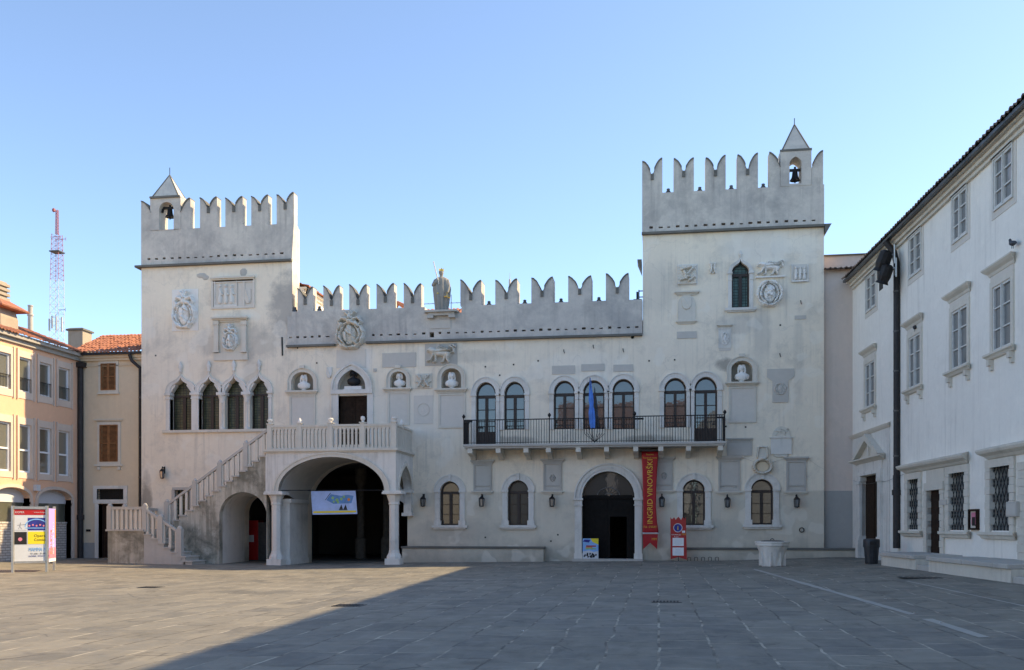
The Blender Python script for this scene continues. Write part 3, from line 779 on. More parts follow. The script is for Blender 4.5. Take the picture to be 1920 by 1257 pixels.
m.add([(XD, -.2, ZR), (XD + .3, -.2, ZR), (XD + .08, -.2, ZR - .38), (XD, -.2, ZR - .38), (XD, 5.8, ZR), (XD + .3, 5.8, ZR), (XD + .08, 5.8, ZR - .38), (XD, 5.8, ZR - .38)],
      [(0, 3, 2, 1), (1, 2, 6, 5), (0, 1, 5, 4), (4, 5, 6, 7), (2, 3, 7, 6)])
m.build('cornice', 'coping', palace)
# bells (hang in the turrets)
def bell(x, y, z, label, sc):
    t = thing('bell', label, 'bell', (x, y, z), group='tower bells')
    prof = [(.0, .0), (.10, 0), (.12, -.05), (.135, -.2), (.16, -.3), (.215, -.38), (.23, -.42), (.19, -.40), (.0, -.36)]
    m = MB(); m.lathe(0, 0, [(r * sc, q * sc) for r, q in prof[::-1]], 16); m.build('bell_body', 'bronze', t, True, local=True)
    m = MB(); m.tube([(0, 0, -.3 * sc), (0, 0, -.52 * sc)], [.02, .035], 6); m.build('clapper', 'iron', t, local=True)
    m = MB(); m.box(-.34 * sc, .34 * sc, -.06, .06, .0, .1 * sc); m.tube([(0, 0, .02), (0, 0, .2 * sc)], .05, 6)
    m.tube([(-.3 * sc, -.1, -.02), (-.34 * sc, -.12, -.2)], .07, 6); m.build('yoke', 'iron', t, local=True)
bell((PAL.x(314)), .25, PAL.z(313, 392, -.2), 'dark bronze bell hanging in the round arched turret of the lower tower', 1.0)
bell((PAL.x(1492)), .25, PAL.z(1491, 321, -.2), 'dark bronze bell hanging in the pointed turret opening of the higher tower', 1.0)
# centre parapet
xst0, xst1 = PAL.x(797), PAL.x(866)
gs = 11.66
coatx0, coatx1 = PAL.x(630), PAL.x(687)
out_ = [(PAL.x(540), ZC - .06), (coatx0 - .05, ZC - .06), (XC_ - .02, ZC), (XC_ - .02, GC), (xst1, GC), (xst1, gs), (xst0, gs), (xst0, GC), (PAL.x(548), GC), (PAL.x(548), 11.75), (PAL.x(540), 11.75)]
hl = dripholes(PAL.x(543), coatx0 - .3, ZC + .28, .38) + dripholes(coatx1 + .3, XC_ - .1, ZC + .27, .405, skip=((PAL.x(805), PAL.x(818)),))
hx, hz = PAL.px(806, 634); hl.append([(hx, ZC + .12), (hx + .22, ZC + .12), (hx + .22, ZC + .36), (hx, ZC + .36)])
m = MB(PAL); m.plate(out_, hl, -.08, .5); m.build('parapet', 'parapet', palace)
prow([(558.6, 588), (607, 638), (655.5, 688.6), (706.6, 739.7), (757.6, 790.8)], GC, TC, .42, .74)
prow([(863.7, 903), (929, 970), (996.5, 1037), (1065.5, 1109), (1136, 1179)], GC, TC + .03, .85, .74)
m = MB(PAL); m.box(PAL.x(539), coatx0 - .02, -.2, 0, ZC - .16, ZC - .06); m.box(coatx1 + .02, XC_ - .02, -.2, 0, ZC - .1, ZC - .0); m.build('cornice', 'coping', palace)
# small round lamps / caps on the sills between the merlons
for u, zz, ty in [(599, GC, .1), (553, 11.98, .1)] + [(917, GC, .3), (984, GC, .3), (1052, GC, .3), (1123, GC, .3)] + [(1253, GR, .2), (1312, GR, .2), (1371, GR, .2), (1431, GR, .2)]:
    x = PAL.x(u, -ty); m = MB(PAL); m.lathe(x, ty, [(.12, zz), (.12, zz + .1), (.07, zz + .16), (.08, zz + .24), (.0, zz + .28)], 8); m.build('floodlight', 'steel', palace, True)
# statue pedestal
m = MB(PAL); x0, x1 = PAL.x(799), PAL.x(860)
m.box(x0, x1, -.45, .3, gs, gs + .09); m.box(x0 + .15, x1 - .15, -.3, .1, gs - .14, gs)
m.box(x0 + .12, x0 + .42, -.36, -.08, gs - .26, gs - .14); m.box(x1 - .42, x1 - .12, -.36, -.08, gs - .26, gs - .14)
m.build('statue_ledge', 'stone_grey', palace)
def rect(fr, u0, v0, u1, v1, out=0):
    um = (u0 + u1) / 2; return fr.x(u0, out), fr.x(u1, out), fr.z(um, v1, out), fr.z(um, v0, out)
def slab(name, u0, v0, u1, v1, mat='plaque', th=.03, bev=0, parent=None, inset=0, fr=None):
    x0, x1, z0, z1 = rect(fr or PAL, u0, v0, u1, v1)
    m = MB(fr or PAL); m.box(x0, x1, -th, .02, z0, z1)
    if inset:
        m2 = m
    return m.build(name, mat, parent or palace, bev=bev)
def ledge(u0, v0, u1, v1, out=.22, mat='stone_warm', parent=None, name='ledge', fr=None):
    x0, x1, z0, z1 = rect(fr or PAL, u0, v0, u1, v1); h = z1 - z0
    m = MB(fr or PAL); m.box(x0, x1, -out, .02, z0 + h * .55, z1); m.box(x0 + .05, x1 - .05, -out * .65, .02, z0 + h * .2, z0 + h * .55); m.box(x0 + .1, x1 - .1, -out * .35, .02, z0 - h * .2, z0 + h * .2)
    return m.build(name, mat, parent or palace)
def framed(u0, v0, u1, v1, mat='panel', fm='stone_warm', w_=.09, th=.05, name='inscription_panel'):
    x0, x1, z0, z1 = rect(PAL, u0, v0, u1, v1)
    m = MB(PAL); m.plate([(x0, z0), (x1, z0), (x1, z1), (x0, z1)], [[(x0 + w_, z0 + w_), (x1 - w_, z0 + w_), (x1 - w_, z1 - w_), (x0 + w_, z1 - w_)]], -th, .01)
    o = m.build(name, fm, palace)
    m = MB(PAL); m.box(x0 + w_, x1 - w_, -.018, .015, z0 + w_, z1 - w_)
    # shallow incised lines of lettering worn smooth
    m.build('inscription', mat, o); return o
# ---- windows
def rowbars(m, x0, x1, zs_list, y0, y1, w_=.03):
    for z in zs_list: m.box(x0, x1, y0, y1, z - w_ / 2, z + w_ / 2)
def arched_window(key, q, bars, surround=.2, sill=None, glassmat='glass', kind='round', door=False, imp=True, wood='wood', smat='stone'):
    x0, x1, z0, zs, zt = q; xc = (x0 + x1) / 2
    fw = .075
    m = MB(PAL)
    o_ = arch(x0, x1, z0, zs, zt, kind); i_ = arch(x0 + fw, x1 - fw, z0 + fw, zs, zt - fw, kind)
    m.band(i_, o_, .2, .34)
    m.box(x0 + fw, x1 - fw, .2, .34, z0, z0 + fw)
    m.box(x0 + fw, x1 - fw, .19, .34, zs - .1, zs + .03)
    m.box(xc - .065, xc + .065, .185, .34, z0 + fw, zs - .1)
    for z in bars: rowbars(m, x0 + fw, x1 - fw, [z], .22, .33)
    if door:
        zd = z0 + .62; m.box(x0 + fw, x1 - fw, .21, .33, z0 + .08, zd)
    f = m.build('balcony_door' if door else 'window', wood, palace)
    m = MB(PAL); ip = arch(x0 + .04, x1 - .04, z0 + .04, zs, zt - .04, kind); m.plate(ip, [], .27, .3); m.build('pane', glassmat, f)
    if surround:
        a = surround
        m = MB(PAL)
        oo = arch(x0 - a, x1 + a, z0, zs, zt + a * 1.05, kind); ii = arch(x0, x1, z0, zs, zt, kind)
        m.band(ii, oo, -.05, .02)
        mid = arch(x0 - a * .97, x1 + a * .97, z0, zs, zt + a * 1.03, kind); ed = arch(x0 - a * 1.22, x1 + a * 1.22, z0, zs, zt + a * 1.25, kind)
        if kind == 'round': m.band(mid[1:-1], ed[1:-1], -.085, .01)
        if imp:
            for xa, xb in ((x0 - a * 1.15, x0 + .03), (x1 - .03, x1 + a * 1.15)):
                m.box(xa, xb, -.1, .1, zs - .02, zs + .07); m.box(xa + .02, xb - .02, -.075, .1, zs - .3, zs - .26)
        if sill == 'bracketed':
            m.box(x0 - a - .12, x1 + a + .12, -.17, .1, z0 - .12, z0 - .005); m.box(x0 - a - .05, x1 + a + .05, -.1, .1, z0 - .2, z0 - .12)
            for xa, xb in ((x0 - a * 1.15, x0 + .05), (x1 - .05, x1 + a * 1.15)): m.box(xa, xb, -.09, .1, z0, z0 + .22)
            m.box(xc - .07, xc + .07, -.12, .02, zt + .02, zt + a * 1.3)
        m.build('stone_surround', smat, f)
    # reveal lining
    return f
for k in FF:
    q = info['F' + k]; door = k in 'ag'
    zs = q[3]; h = zs - 6.1
    arched_window(k, q, [zs - .1 - (h - .1) * .36, zs - .1 - (h - .1) * .72], .2, door=door)
for k in GF:
    q = info['G' + k]; h = q[3] - .1 - q[2]
    arched_window(k, q, [q[2] + h * .35, q[2] + h * .67], .25, 'bracketed', smat='stone')
ow = arched_window('ogee', OG, [], .17, None, 'glass_t', 'ogee', imp=True)
m = MB(PAL); x0, x1, z0, zs, zt = OG; m.box(x0 - .3, x1 + .3, -.16, .1, z0 - .12, z0); m.box(x0 - .22, x1 + .22, -.1, .1, z0 - .18, z0 - .12)
m.lathe((x0 + x1) / 2, -.02, [(.05, zt + .1), (.09, zt + .22), (.02, zt + .42)], 8); m.build('sill', 'stone', ow)
# four gothic lights of the first tower
for i, (x0, x1) in enumerate(lgi):
    xc = (x0 + x1) / 2
    m = MB(PAL)
    m.box(x0, x0 + .06, .35, .45, zb, zs_ + .2); m.box(x1 - .06, x1, .35, .45, zb, zs_ + .2); m.box(x0, x1, .35, .45, zb, zb + .06)
    m.box(x0, x1, .34, .46, zs_ - .12, zs_ - .02); m.box(xc - .08, xc + .08, .34, .46, zb, zs_ - .1)
    f = m.build('gothic_window', 'wood', palace)
    m = MB(PAL); m.plate(arch(x0 + .02, x1 - .02, zb, zs_, zt_, 'ogee'), [], .4, .43); m.build('pane', 'glass_g', f)
    m = MB(PAL); e = .2 if i in (0, 1) else .17
    m.band(arch(x0, x1, zs_ + .02, zs_ + .03, zt_, 'ogee'), arch(x0 - e, x1 + e, zs_ + .02, zs_ + .03, zt_ + .17, 'ogee'), -.07, .1)
    m.band(arch(x0 - e * .96, x1 + e * .96, zs_ + .02, zs_ + .03, zt_ + .16, 'ogee'), arch(x0 - e - .04, x1 + e + .04, zs_ + .02, zs_ + .03, zt_ + .22, 'ogee'), -.085, .02)
    # trefoil cusps
    for k in (-1, 1):
        hw = (x1 - x0) / 2
        m.plate([(xc + k * hw, zs_ + .02), (xc + k * hw * .98, zs_ + .42), (xc + k * hw * .62, zs_ + .62), (xc + k * hw * .5, zs_ + .42), (xc + k * hw * .72, zs_ + .26)][::k], [], -.02, .3)
    m.build('ogee_surround', 'stone', f)
    m = MB(PAL); fz_ = PAL.z(410, 688); m.lathe(xc, -.06, [(.02, fz_ - .3), (.1, fz_ - .2), (.05, fz_ - .12), (.13, fz_ + .02), (.1, fz_ + .14), (.02, fz_ + .3)], 8, ry=.6); m.build('finial', 'stone', f, True)
def pilaster(x0, x1, cap_=False, name='pilaster'):
    m = MB(PAL); m.box(x0, x1, -.07, .3, zb, zs_ - .25); m.box(x0 - .03, x1 + .03, -.1, .3, zs_ - .25, zs_ - .2); m.box(x0 - .01, x1 + .01, -.08, .3, zs_ - .2, zs_ - .06)
    m.box(x0 - .06, x1 + .06, -.14, .3, zs_ - .06, zs_ + .06); m.build(name, 'stone', palace)
pilaster(PAL.x(312), lgi[0][0]); pilaster(lgi[0][1], lgi[1][0]); pilaster(lgi[3][1], PAL.x(510))
for a, b_ in ((lgi[1][1], lgi[2][0]), (lgi[2][1], lgi[3][0])):
    xc = (a + b_) / 2
    m = MB(PAL); m.lathe(xc, .08, [(.16, zb), (.16, zb + .1), (.125, zb + .14), (.115, zs_ - .5), (.14, zs_ - .47), (.13, zs_ - .42), (.19, zs_ - .2), (.23, zs_ - .1)], 16)
    m.box(xc - .24, xc + .24, -.14, .3, zs_ - .1, zs_ + .04); m.build('column', 'stone', palace, True)
m = MB(PAL); m.box(PAL.x(306), PAL.x(515), -.14, .02, zb - .13, zb); m.build('window_sill', 'stone_warm', palace)
# barred stair window
x0, x1, z0, z1 = sw[0][0], sw[1][0], sw[0][1], sw[2][1]
m = MB(PAL); m.box(x0 - .12, x1 + .3, -.06, .05, z1, z1 + .13); m.box(x0 - .16, x0, -.04, .05, z0, z1); m.box(x1, x1 + .16, -.04, .05, z0, z1); o = m.build('barred_window', 'stone_grey', palace)
m = MB(PAL); m.box(x0, x1, .3, .33, z0, z1); m.build('pane', 'glass_g', o)
m = MB(PAL)
for i in range(1, 5): m.tube([(x0 + (x1 - x0) * i / 5, .1, z0), (x0 + (x1 - x0) * i / 5, .1, z1)], .012, 5)
for i in range(1, 9): m.tube([(x0, .1, z0 + (z1 - z0) * i / 9), (x1, .1, z0 + (z1 - z0) * i / 9)], .012, 5)
m.build('grille', 'iron', o)
# portal door
x0, x1, z0, zs, zt = PO; z0 = gz(2)
m = MB(PAL)
dx0, dx1, dz1 = PAL.x(1143), PAL.x(1174.5), PAL.z(1160, 969)
m.plate([(x0, z0), (dx0, z0), (dx0, dz1), (dx1, dz1), (dx1, z0), (x1, z0), (x1, zs), (x0, zs)], [], .36, .44)
xm = (x0 + x1) / 2
for a, b_ in ((x0 + .12, xm - .06), (xm + .06, x1 - .12)):
    for c0, c1 in ((2.3, 3.0), (.2, 1.0), (1.15, 2.1)):
        if a < xm: m.plate([(a, z0 + c0), (b_, z0 + c0), (b_, z0 + c1), (a, z0 + c1)], [[(a + .1, z0 + c0 + .1), (b_ - .1, z0 + c0 + .1), (b_ - .1, z0 + c1 - .1), (a + .1, z0 + c1 - .1)]], .33, .37)
        elif c0 > 2.2: m.plate([(a, z0 + c0), (b_, z0 + c0), (b_, z0 + c1), (a, z0 + c1)], [[(a + .1, z0 + c0 + .1), (b_ - .1, z0 + c0 + .1), (b_ - .1, z0 + c1 - .1), (a + .1, z0 + c1 - .1)]], .33, .37)
m.box(x0, x1, .3, .5, zs - .05, zs + .07)
dr = m.build('portal_door', 'door', palace)
m = MB(PAL); m.plate(arch(x0 + .02, x1 - .02, zs + .05, zs + .06, zt - .03), [], .4, .42); m.build('fanlight', glass('dim fanlight glass', (.012, .012, .012), .05), dr)
m = MB(PAL)
m.band(arch(xm - .5, xm + .5, zs + .06, zs + .07, zs + .45), arch(xm - .54, xm + .54, zs + .06, zs + .07, zs + .49), .34, .38)
m.band(arch(xm - .16, xm + .16, zs + .06, zs + .07, zs + .18), arch(xm - .2, xm + .2, zs + .06, zs + .07, zs + .22), .34, .38)
for i in range(1, 8):
    a = PI * i / 8; m.tube([(xm + .18 * math.cos(a), .36, zs + .08 + .16 * math.sin(a)), (xm + .5 * math.cos(a), .36, zs + .07 + .4 * math.sin(a))], .012, 4)
m.build('fanlight_tracery', 'steel', dr)
m = MB(PAL)
a = .33; zi = PAL.z(1140, 934)
m.band(arch(x0, x1, zi, zi, zt), arch(x0 - a, x1 + a, zi, zi, zt + a), -.08, .1)
m.band(arch(x0 - a * .35, x1 + a * .35, zi, zi, zt + a * .35), arch(x0 - a * .62, x1 + a * .62, zi, zi, zt + a * .62), -.12, .1)
m.band(arch(x0 - a * .9, x1 + a * .9, zi, zi, zt + a * .9), arch(x0 - a * 1.12, x1 + a * 1.12, zi, zi, zt + a * 1.12), -.15, .1)
for k, (xa, xb) in enumerate(((x0 - a, x0), (x1, x1 + a))):
    m.box(xa, xb, -.08, .1, -.3, zi - .36); m.box(xa - .03, xb + .03, -.11, .1, -.3, z0 + .3)
    m.box(xa - .04, xb + .04, -.13, .1, zi - .36, zi - .31); m.box(xa - .01, xb + .01, -.1, .1, zi - .31, zi - .1); m.box(xa - .06, xb + .06, -.17, .1, zi - .1, zi)
m.build('portal_surround', 'stone', palace)
m = MB(PAL); m.box(x0 - .4, x1 + .4, -.5, .36, -.3, z0 + .05); m.build('threshold', 'stone_grey', palace)
# balcony-door under the pointed tympanum
x0, x1, z0, z1 = bd[0][0], bd[1][0], bd[0][1], bd[2][1]
m = MB(PAL); m.box(x0, x1, .25, .32, z0, z1); m.box((x0 + x1) / 2 - .03, (x0 + x1) / 2 + .03, .22, .26, z0, z1)
for a, b_ in ((x0 + .1, (x0 + x1) / 2 - .1), ((x0 + x1) / 2 + .1, x1 - .1)):
    for q in range(4): m.box(a, b_, .235, .26, z0 + .1 + q * .58, z0 + .58 + q * .58)
pd = m.build('porch_door', 'doorbrown', palace)
ty0, ty1, tz0, tzs, tzt = TY
m = MB(PAL); wdt = .26
m.band(arch(ty0, ty1, tz0, tzs, tzt, 'pointed'), arch(ty0 - wdt, ty1 + wdt, tz0, tzs, tzt + wdt, 'pointed'), -.1, .05)
m.band(arch(ty0 - wdt * .9, ty1 + wdt * .9, tz0, tzs, tzt + wdt * .9, 'pointed'), arch(ty0 - wdt * 1.25, ty1 + wdt * 1.25, tz0, tzs, tzt + wdt * 1.3, 'pointed'), -.16, .02)
m.box(ty0 - wdt * 1.3, ty1 + wdt * 1.3, -.14, .05, tz0 - .2, tz0); m.box(PAL.x(622), x0, -.06, .25, z0, tz0 - .2); m.box(x1, PAL.x(700), -.06, .25, z0, tz0 - .2)
m.build('pointed_surround', 'stone', pd)
# niches: curved backs
def niche(q, kind='round', dep=.42):
    x0, x1, z0, zs, zt = q
    m = MB(PAL); m.plate(arch(x0 - .02, x1 + .02, z0 - .02, zs, zt + .02, kind), [], dep, dep + .1); return m.build('niche_back', 'niche', palace)
niche(TY, 'pointed', .35)
def niche_frame(q, a, key=True, mat='stone_warm', ry=.06):
    x0, x1, z0, zs, zt = q
    m = MB(PAL)
    m.band(arch(x0, x1, z0, zs, zt), arch(x0 - a, x1 + a, z0, zs, zt + a), -ry, .03)
    m.band(arch(x0 - a * .85, x1 + a * .85, z0, zs, zt + a * .85), arch(x0 - a * 1.1, x1 + a * 1.1, z0, zs, zt + a * 1.1), -ry - .04, .02)
    if key: m.box((x0 + x1) / 2 - .13, (x0 + x1) / 2 + .13, -.14, .02, zt + a * .9, zt + a + .12)
    niche(q); return m.build('niche_frame', mat, palace)
niche_frame(info['Na'], .18); ledge(537, 733, 597, 740, .2); framed(543, 741, 592, 800, name='inscription_panel')
niche_frame(info['Nb'], .17); ledge(719, 728, 773, 734, .2); framed(727, 735, 768, 798)
niche_frame(info['Nc'], .19, False); ledge(816, 729, 877, 736, .2); framed(822, 738, 873, 803)
niche_frame(info['Nd'], .19); ledge(1360, 717, 1423, 723, .22); framed(1366, 725, 1418, 793)
# plaques
for q in ((717, 662, 780, 689), (807, 601, 846, 617), (1035, 686, 1078, 702), (1090, 683, 1133, 696), (1150, 684, 1187, 697), (1269, 622, 1306, 635), (1490, 592, 1511, 599)):
    slab('plaque', *q, th=.03 if q[1] > 620 or q[1] == 592 else .11)
x0, x1, z0, z1 = rect(PAL, 1438, 692, 1489, 755); zq = PAL.z(1463, 707); zr_ = PAL.z(1463, 715); xa, xb = PAL.x(1448), PAL.x(1478)
m = MB(PAL); m.plate([(xa, z0), (xb, z0), (xb, zr_), (x1, zq), (x1, z1), (x0, z1), (x0, zq), (xa, zr_)], [], -.04, .02); tp = m.build('plaque', 'plaque', palace)
m = MB(PAL); m.hf(xa + .06, xb - .06, PAL.z(1463, 742), PAL.z(1463, 716), 30, 30, f_arms(8, False), .06, -.038); m.build('relief', 'plaque', tp, True)
# reliefs
def relief(u0, v0, u1, v1, fn, depth=.14, mat='marble', n=48, name='relief', back=None, bd_=.03):
    x0, x1, z0, z1 = rect(PAL, u0, v0, u1, v1)
    y = 0.004
    if back:
        m = MB(PAL); m.box(x0, x1, -bd_, .02, z0, z1); b_ = m.build('relief_panel', back, palace); y = -bd_ + .004; par = b_
    else: par = palace
    m = MB(PAL); m.hf(x0 + .02, x1 - .02, z0 + .02, z1 - .02, n, int(n * (z1 - z0) / (x1 - x0)) + 4, fn, depth, y)
    return m.build(name, mat, par, True)
relief(323, 543, 372, 621, f_arms(3), .34, 'marble', 60, 'coat_of_arms', 'marble')
relief(402, 527, 446, 577, f_figures, .16, 'stone', 36, 'relief', None)
x0, x1, z0, z1 = rect(PAL, 397, 526, 478, 579)
m = MB(PAL); m.plate([(x0, z0), (x1, z0), (x1, z1), (x0, z1)], [[(x0 + .1, z0 + .1), (x1 - .6, z0 + .1), (x1 - .6, z1 - .12), (x0 + .1, z1 - .12)], [(x1 - .5, z0 + .1), (x1 - .1, z0 + .1), (x1 - .1, z1 - .12), (x1 - .5, z1 - .12)]], -.07, .01); m.box(x0 + .1, x1 - .1, -.02, .01, z0 + .1, z1 - .12)
m.build('relief_frame', 'panel', palace); ledge(397, 520, 479, 527, .2)
relief(457, 540, 474, 572, f_shield(2), .1, 'panel', 24, 'shield')
ledge(400, 596, 467, 603, .3); slab('inscription_base', 402, 662, 465, 676, 'stone_warm', .08)
for a, b_ in ((403, 411), (455, 463)):
    m = MB(PAL); x0, x1, z0, z1 = rect(PAL, a, 603, b_, 662); m.box(x0, x1, -.14, .01, z0, z1); m.box(x0 - .04, x1 + .04, -.18, .01, z1 - .2, z1); m.box(x0 - .04, x1 + .04, -.18, .01, z0, z0 + .1)
    m.build('aedicule_pilaster', 'stone_warm', palace)
slab('aedicule_back', 411, 603, 455, 662, 'stone_warm', .02); relief(417, 607, 449, 661, f_arms(5), .34, 'marble', 44, 'coat_of_arms')
# centre
slab('relief_backing', 631, 656, 686, 690, 'panel', .02)
x0, x1, z0, z1 = rect(PAL, 629, 583, 688, 658)
m = MB(PAL); m.hf(x0, x1, z0, z1, 72, 90, f_arms(11), .42, -.07); m.build('coat_of_arms', 'stone_warm', palace, True)
relief(797, 645, 857, 686, f_lion(1, True), .34, 'stone_warm', 70, 'lion_relief', 'stone_grey', .03)
relief(779, 701, 810, 729, f_knot, .2, 'stone_warm', 36, 'relief', 'stone_warm', .05)
framed(776, 742, 812, 795, 'panel', 'panel', .06, .02, 'medallion_panel'); relief(781, 755, 807, 782, f_medal, .05, 'panel', 40, 'medallion')
relief(610, 687, 625, 711, f_shield(4), .1, 'stone', 24, 'shield'); relief(698, 690, 708, 699, f_shield(4), .05, 'plaque', 16, 'shield')
# right tower
relief(1269, 496, 1308, 536, f_nest, .26, 'stone_warm', 44, 'relief', 'stone', .02)
relief(1328, 491, 1345, 516, f_knot, .2, 'marble', 30, 'relief')
relief(1415, 487, 1472, 521, f_lion(1, True), .34, 'marble', 66, 'lion_relief'); slab('relief_ledge', 1417, 519, 1471, 521.5, 'marble', .16)
relief(1415, 520, 1470, 580, f_arms(14, False), .4, 'marble', 72, 'coat_of_arms')
relief(1483, 496, 1516, 530, f_figures, .18, 'marble', 36, 'relief', 'panel', .03)
ledge(1265, 547, 1311, 553, .16); ledge(1267, 602, 1307, 607, .12)
x0, x1, z0, z1 = rect(PAL, 1271, 553, 1304, 602); m = MB(PAL); m.plate(arch(x0, x1, z0, z0 + (z1 - z0) * .62, z1), [], -.05, .02); ap = m.build('relief_panel', 'stone_warm', palace)
m = MB(PAL); m.hf(x0 + .12, x1 - .12, z0 + .5, z1 - .12, 26, 26, f_shield(3), .06, -.048); m.build('relief', 'stone_warm', ap, True)
ledge(1345, 609, 1373, 614, .14); framed(1347, 615, 1371, 653, 'stone', 'stone', .05, .04, 'relief_panel'); relief(1351, 619, 1368, 650, f_arms(21, False), .08, 'marble', 24, 'relief'); slab('panel_base', 1348, 653, 1370, 658, 'panel', .02)
# lower tablets
def tablet(u0, u1, va, vb, seed=0, hw=5):
    ledge(u0 - hw, va, u1 + hw, va + 7, .16, 'stone_grey', name='tablet_cornice'); framed(u0, va + 7, u1, vb - 5, 'plaque', 'stone_grey', .07, .07, 'stone_tablet'); ledge(u0 - hw + 1, vb - 5, u1 + hw - 1, vb, .12, 'stone_warm', name='tablet_base')
    um = (u0 + u1) / 2; z = PAL.z(um, va + (vb - va) * .78); m = MB(PAL); m.box(PAL.x(u0 + 3), PAL.x(u1 - 3), -.06, 0, z, z + .05); m.build('tablet_moulding', 'stone_grey', palace)
    if seed: relief(um - 7, va + 26, um + 7, va + 44, f_arms(seed, False), .07, 'stone_grey', 24, 'coat_of_arms')
tablet(888, 922, 863, 926); tablet(1019, 1053, 861, 926, 31); tablet(1229, 1261, 857, 925, 33); tablet(1347, 1387, 856, 927); tablet(1474, 1511, 857, 927)
for u in (1355, 1378): relief(u - 6, 907, u + 6, 918, f_knot, .05, 'stone_grey', 18, 'scroll_relief')
ledge(1361, 822, 1411, 827, .12, 'stone_grey', name='tablet_cornice'); framed(1363, 827, 1410, 855, 'plaque', 'stone_grey', .06, .05, 'stone_tablet')
relief(1408, 836, 1451, 892, f_cartouche, .32, 'stone_warm', 60, 'cartouche'); 
x0, x1, z0, z1 = rect(PAL, 1418, 866, 1441, 885); m = MB(PAL); m.lathe(0, 0, [(0, 0), (1, 0), (1, 1)], 3); m = MB(PAL); m.plate([((x0 + x1) / 2 + (x1 - x0) / 2 * math.cos(2 * PI * i / 20), (z0 + z1) / 2 + (z1 - z0) / 2 * math.sin(2 * PI * i / 20)) for i in range(20)], [], -.07, .02); m.build('cartouche_field', 'ochre', palace)
slab('round_topped_tablet', 1445, 822, 1484, 852, 'stone', .08); x0, x1, z0, z1 = rect(PAL, 1447, 800, 1482, 822)
m = MB(PAL); m.plate(arch(x0, x1, z0 - .0, z0 + .02, z1), [], -.06, .02); m.build('tablet_top', 'stone_warm', palace); relief(1449, 802, 1480, 821, f_lion(1, True), .12, 'stone_warm', 36, 'lion_relief')
ledge(1443, 820, 1486, 824, .13, 'stone', name='tablet_cornice'); relief(1447, 851, 1482, 859, f_shield(3), .08, 'stone_warm', 24, 'tablet_base')
# small iron things on the wall
m = MB(PAL)
for u, v in ((1057, 660), (1112, 651), (1168, 658), (1462, 667), (1501, 568)): x, z = PAL.px(u, v); m.tube([(x, -.02, z + .1), (x + .01, -.05, z), (x + .04, -.05, z - .08)], .018, 5)
x, z = PAL.px(529, 650); m.tube([(x, -.02, z + .45), (x + .02, -.02, z - .45)], .035, 5)
m.build('wall_iron', 'iron', palace)
m = MB(PAL)
for u, v in ((910, 688), (963, 684), (937, 704), (1009, 677), (1217, 677), (1265, 675), (1361, 800), (594, 681), (558, 653), (292, 667), (1398, 801), (1463, 610), (1033, 1015), (1046, 1003), (910, 1008)):
    x, z = PAL.px(u, v); m.lathe(x, 0, [(0, 0)] * 2, 3) if 0 else m.box(x - .035, x + .035, -.012, .01, z - .035, z + .035)
m.build('putlog_shade_plate', 'iron', palace)  # dark plates on the plaster imitate the shade inside putlog holes
for u, v, a, b_ in ((377, 517, .28, .13), (456, 511, .2, .2), (385, 521, .2, .12)):
    x, z = PAL.px(u, v); m = MB(PAL); m.hf(x - a, x + a, z - b_, z + b_, 14, 10, lambda U, V: np.clip(1 - (U ** 2 + V ** 2) + nz(U, V, 2, 6) * .5, 0, 1), .05, .004); m.build('exposed_stone', 'stone_grey', palace, True)
x, z = PAL.px(1503, 994)
m = MB(PAL); m.tube([(x + .1 * math.cos(2 * PI * i / 16), -.04, z + .1 * math.sin(2 * PI * i / 16)) for i in range(17)], .02, 6); m.build('mooring_ring', 'iron', palace)
m = MB(PAL); x, z = PAL.px(1549, 940)
m.box(PAL.x(1547), XD, -.012, .0, z, z); 
# left edge bracket + pipes on tower
m = MB(PAL); x = PAL.x(1203); m.box(x - .2, x, .3, 1.2, PAL.z(1203, 486), PAL.z(1203, 483)); m.add([(x - .2, .3, PAL.z(1203, 486)), (x, .3, PAL.z(1203, 486)), (x, .3, PAL.z(1203, 506)), (x - .2, 1.2, PAL.z(1203, 486)), (x, 1.2, PAL.z(1203, 486)), (x, 1.2, PAL.z(1203, 506))], [(0, 2, 1), (3, 4, 5), (0, 3, 5, 2), (0, 1, 4, 3)]); m.build('side_bracket', 'coping', palace)
# floodlight cluster between last merlon and tower
m = MB(PAL); x = PAL.x(1198, -.4); m.tube([(x, .4, GC), (x, .4, GC + .55)], .025, 6); m.box(x - .02, x + .2, .38, .42, GC + .2, GC + .24); m.box(x - .02, x + .2, .38, .42, GC + .48, GC + .52); m.box(x - .12, x - .03, .3, .5, GC + .05, GC + .45)
m.box(x - .25, x + .12, .25, .5, GC, GC + .1); m.build('antenna_bracket', 'iron', palace)
# ---- benches along the wall
def bench(u0, u1, out, vt, label, name='stone_bench', extra=None):
    x0, x1 = PAL.x(u0, out), PAL.x(u1, out); zt = PAL.z((u0 + u1) / 2, vt, out)
    t = thing(name, label, 'bench', ((x0 + x1) / 2, 0, gz((x0 + x1) / 2)))
    m = MB(PAL); m.box(x0 + .05, x1 - .05, -out, .0, -.6, zt - .1); m.build('base', 'palace', t)
    m = MB(PAL); m.box(x0, x1, -out - .06, .0, zt - .1, zt); m.build('seat_slab', 'stone_grey' if 0 else 'coping', t, bev=.015)
bench(752, 1021, .45, 1025, 'long plastered bench with dark slab along the wall between porch and portal')
bench(1262, 1606, .4, 1027.5, 'long low plastered bench with dark slab behind the stone well head')
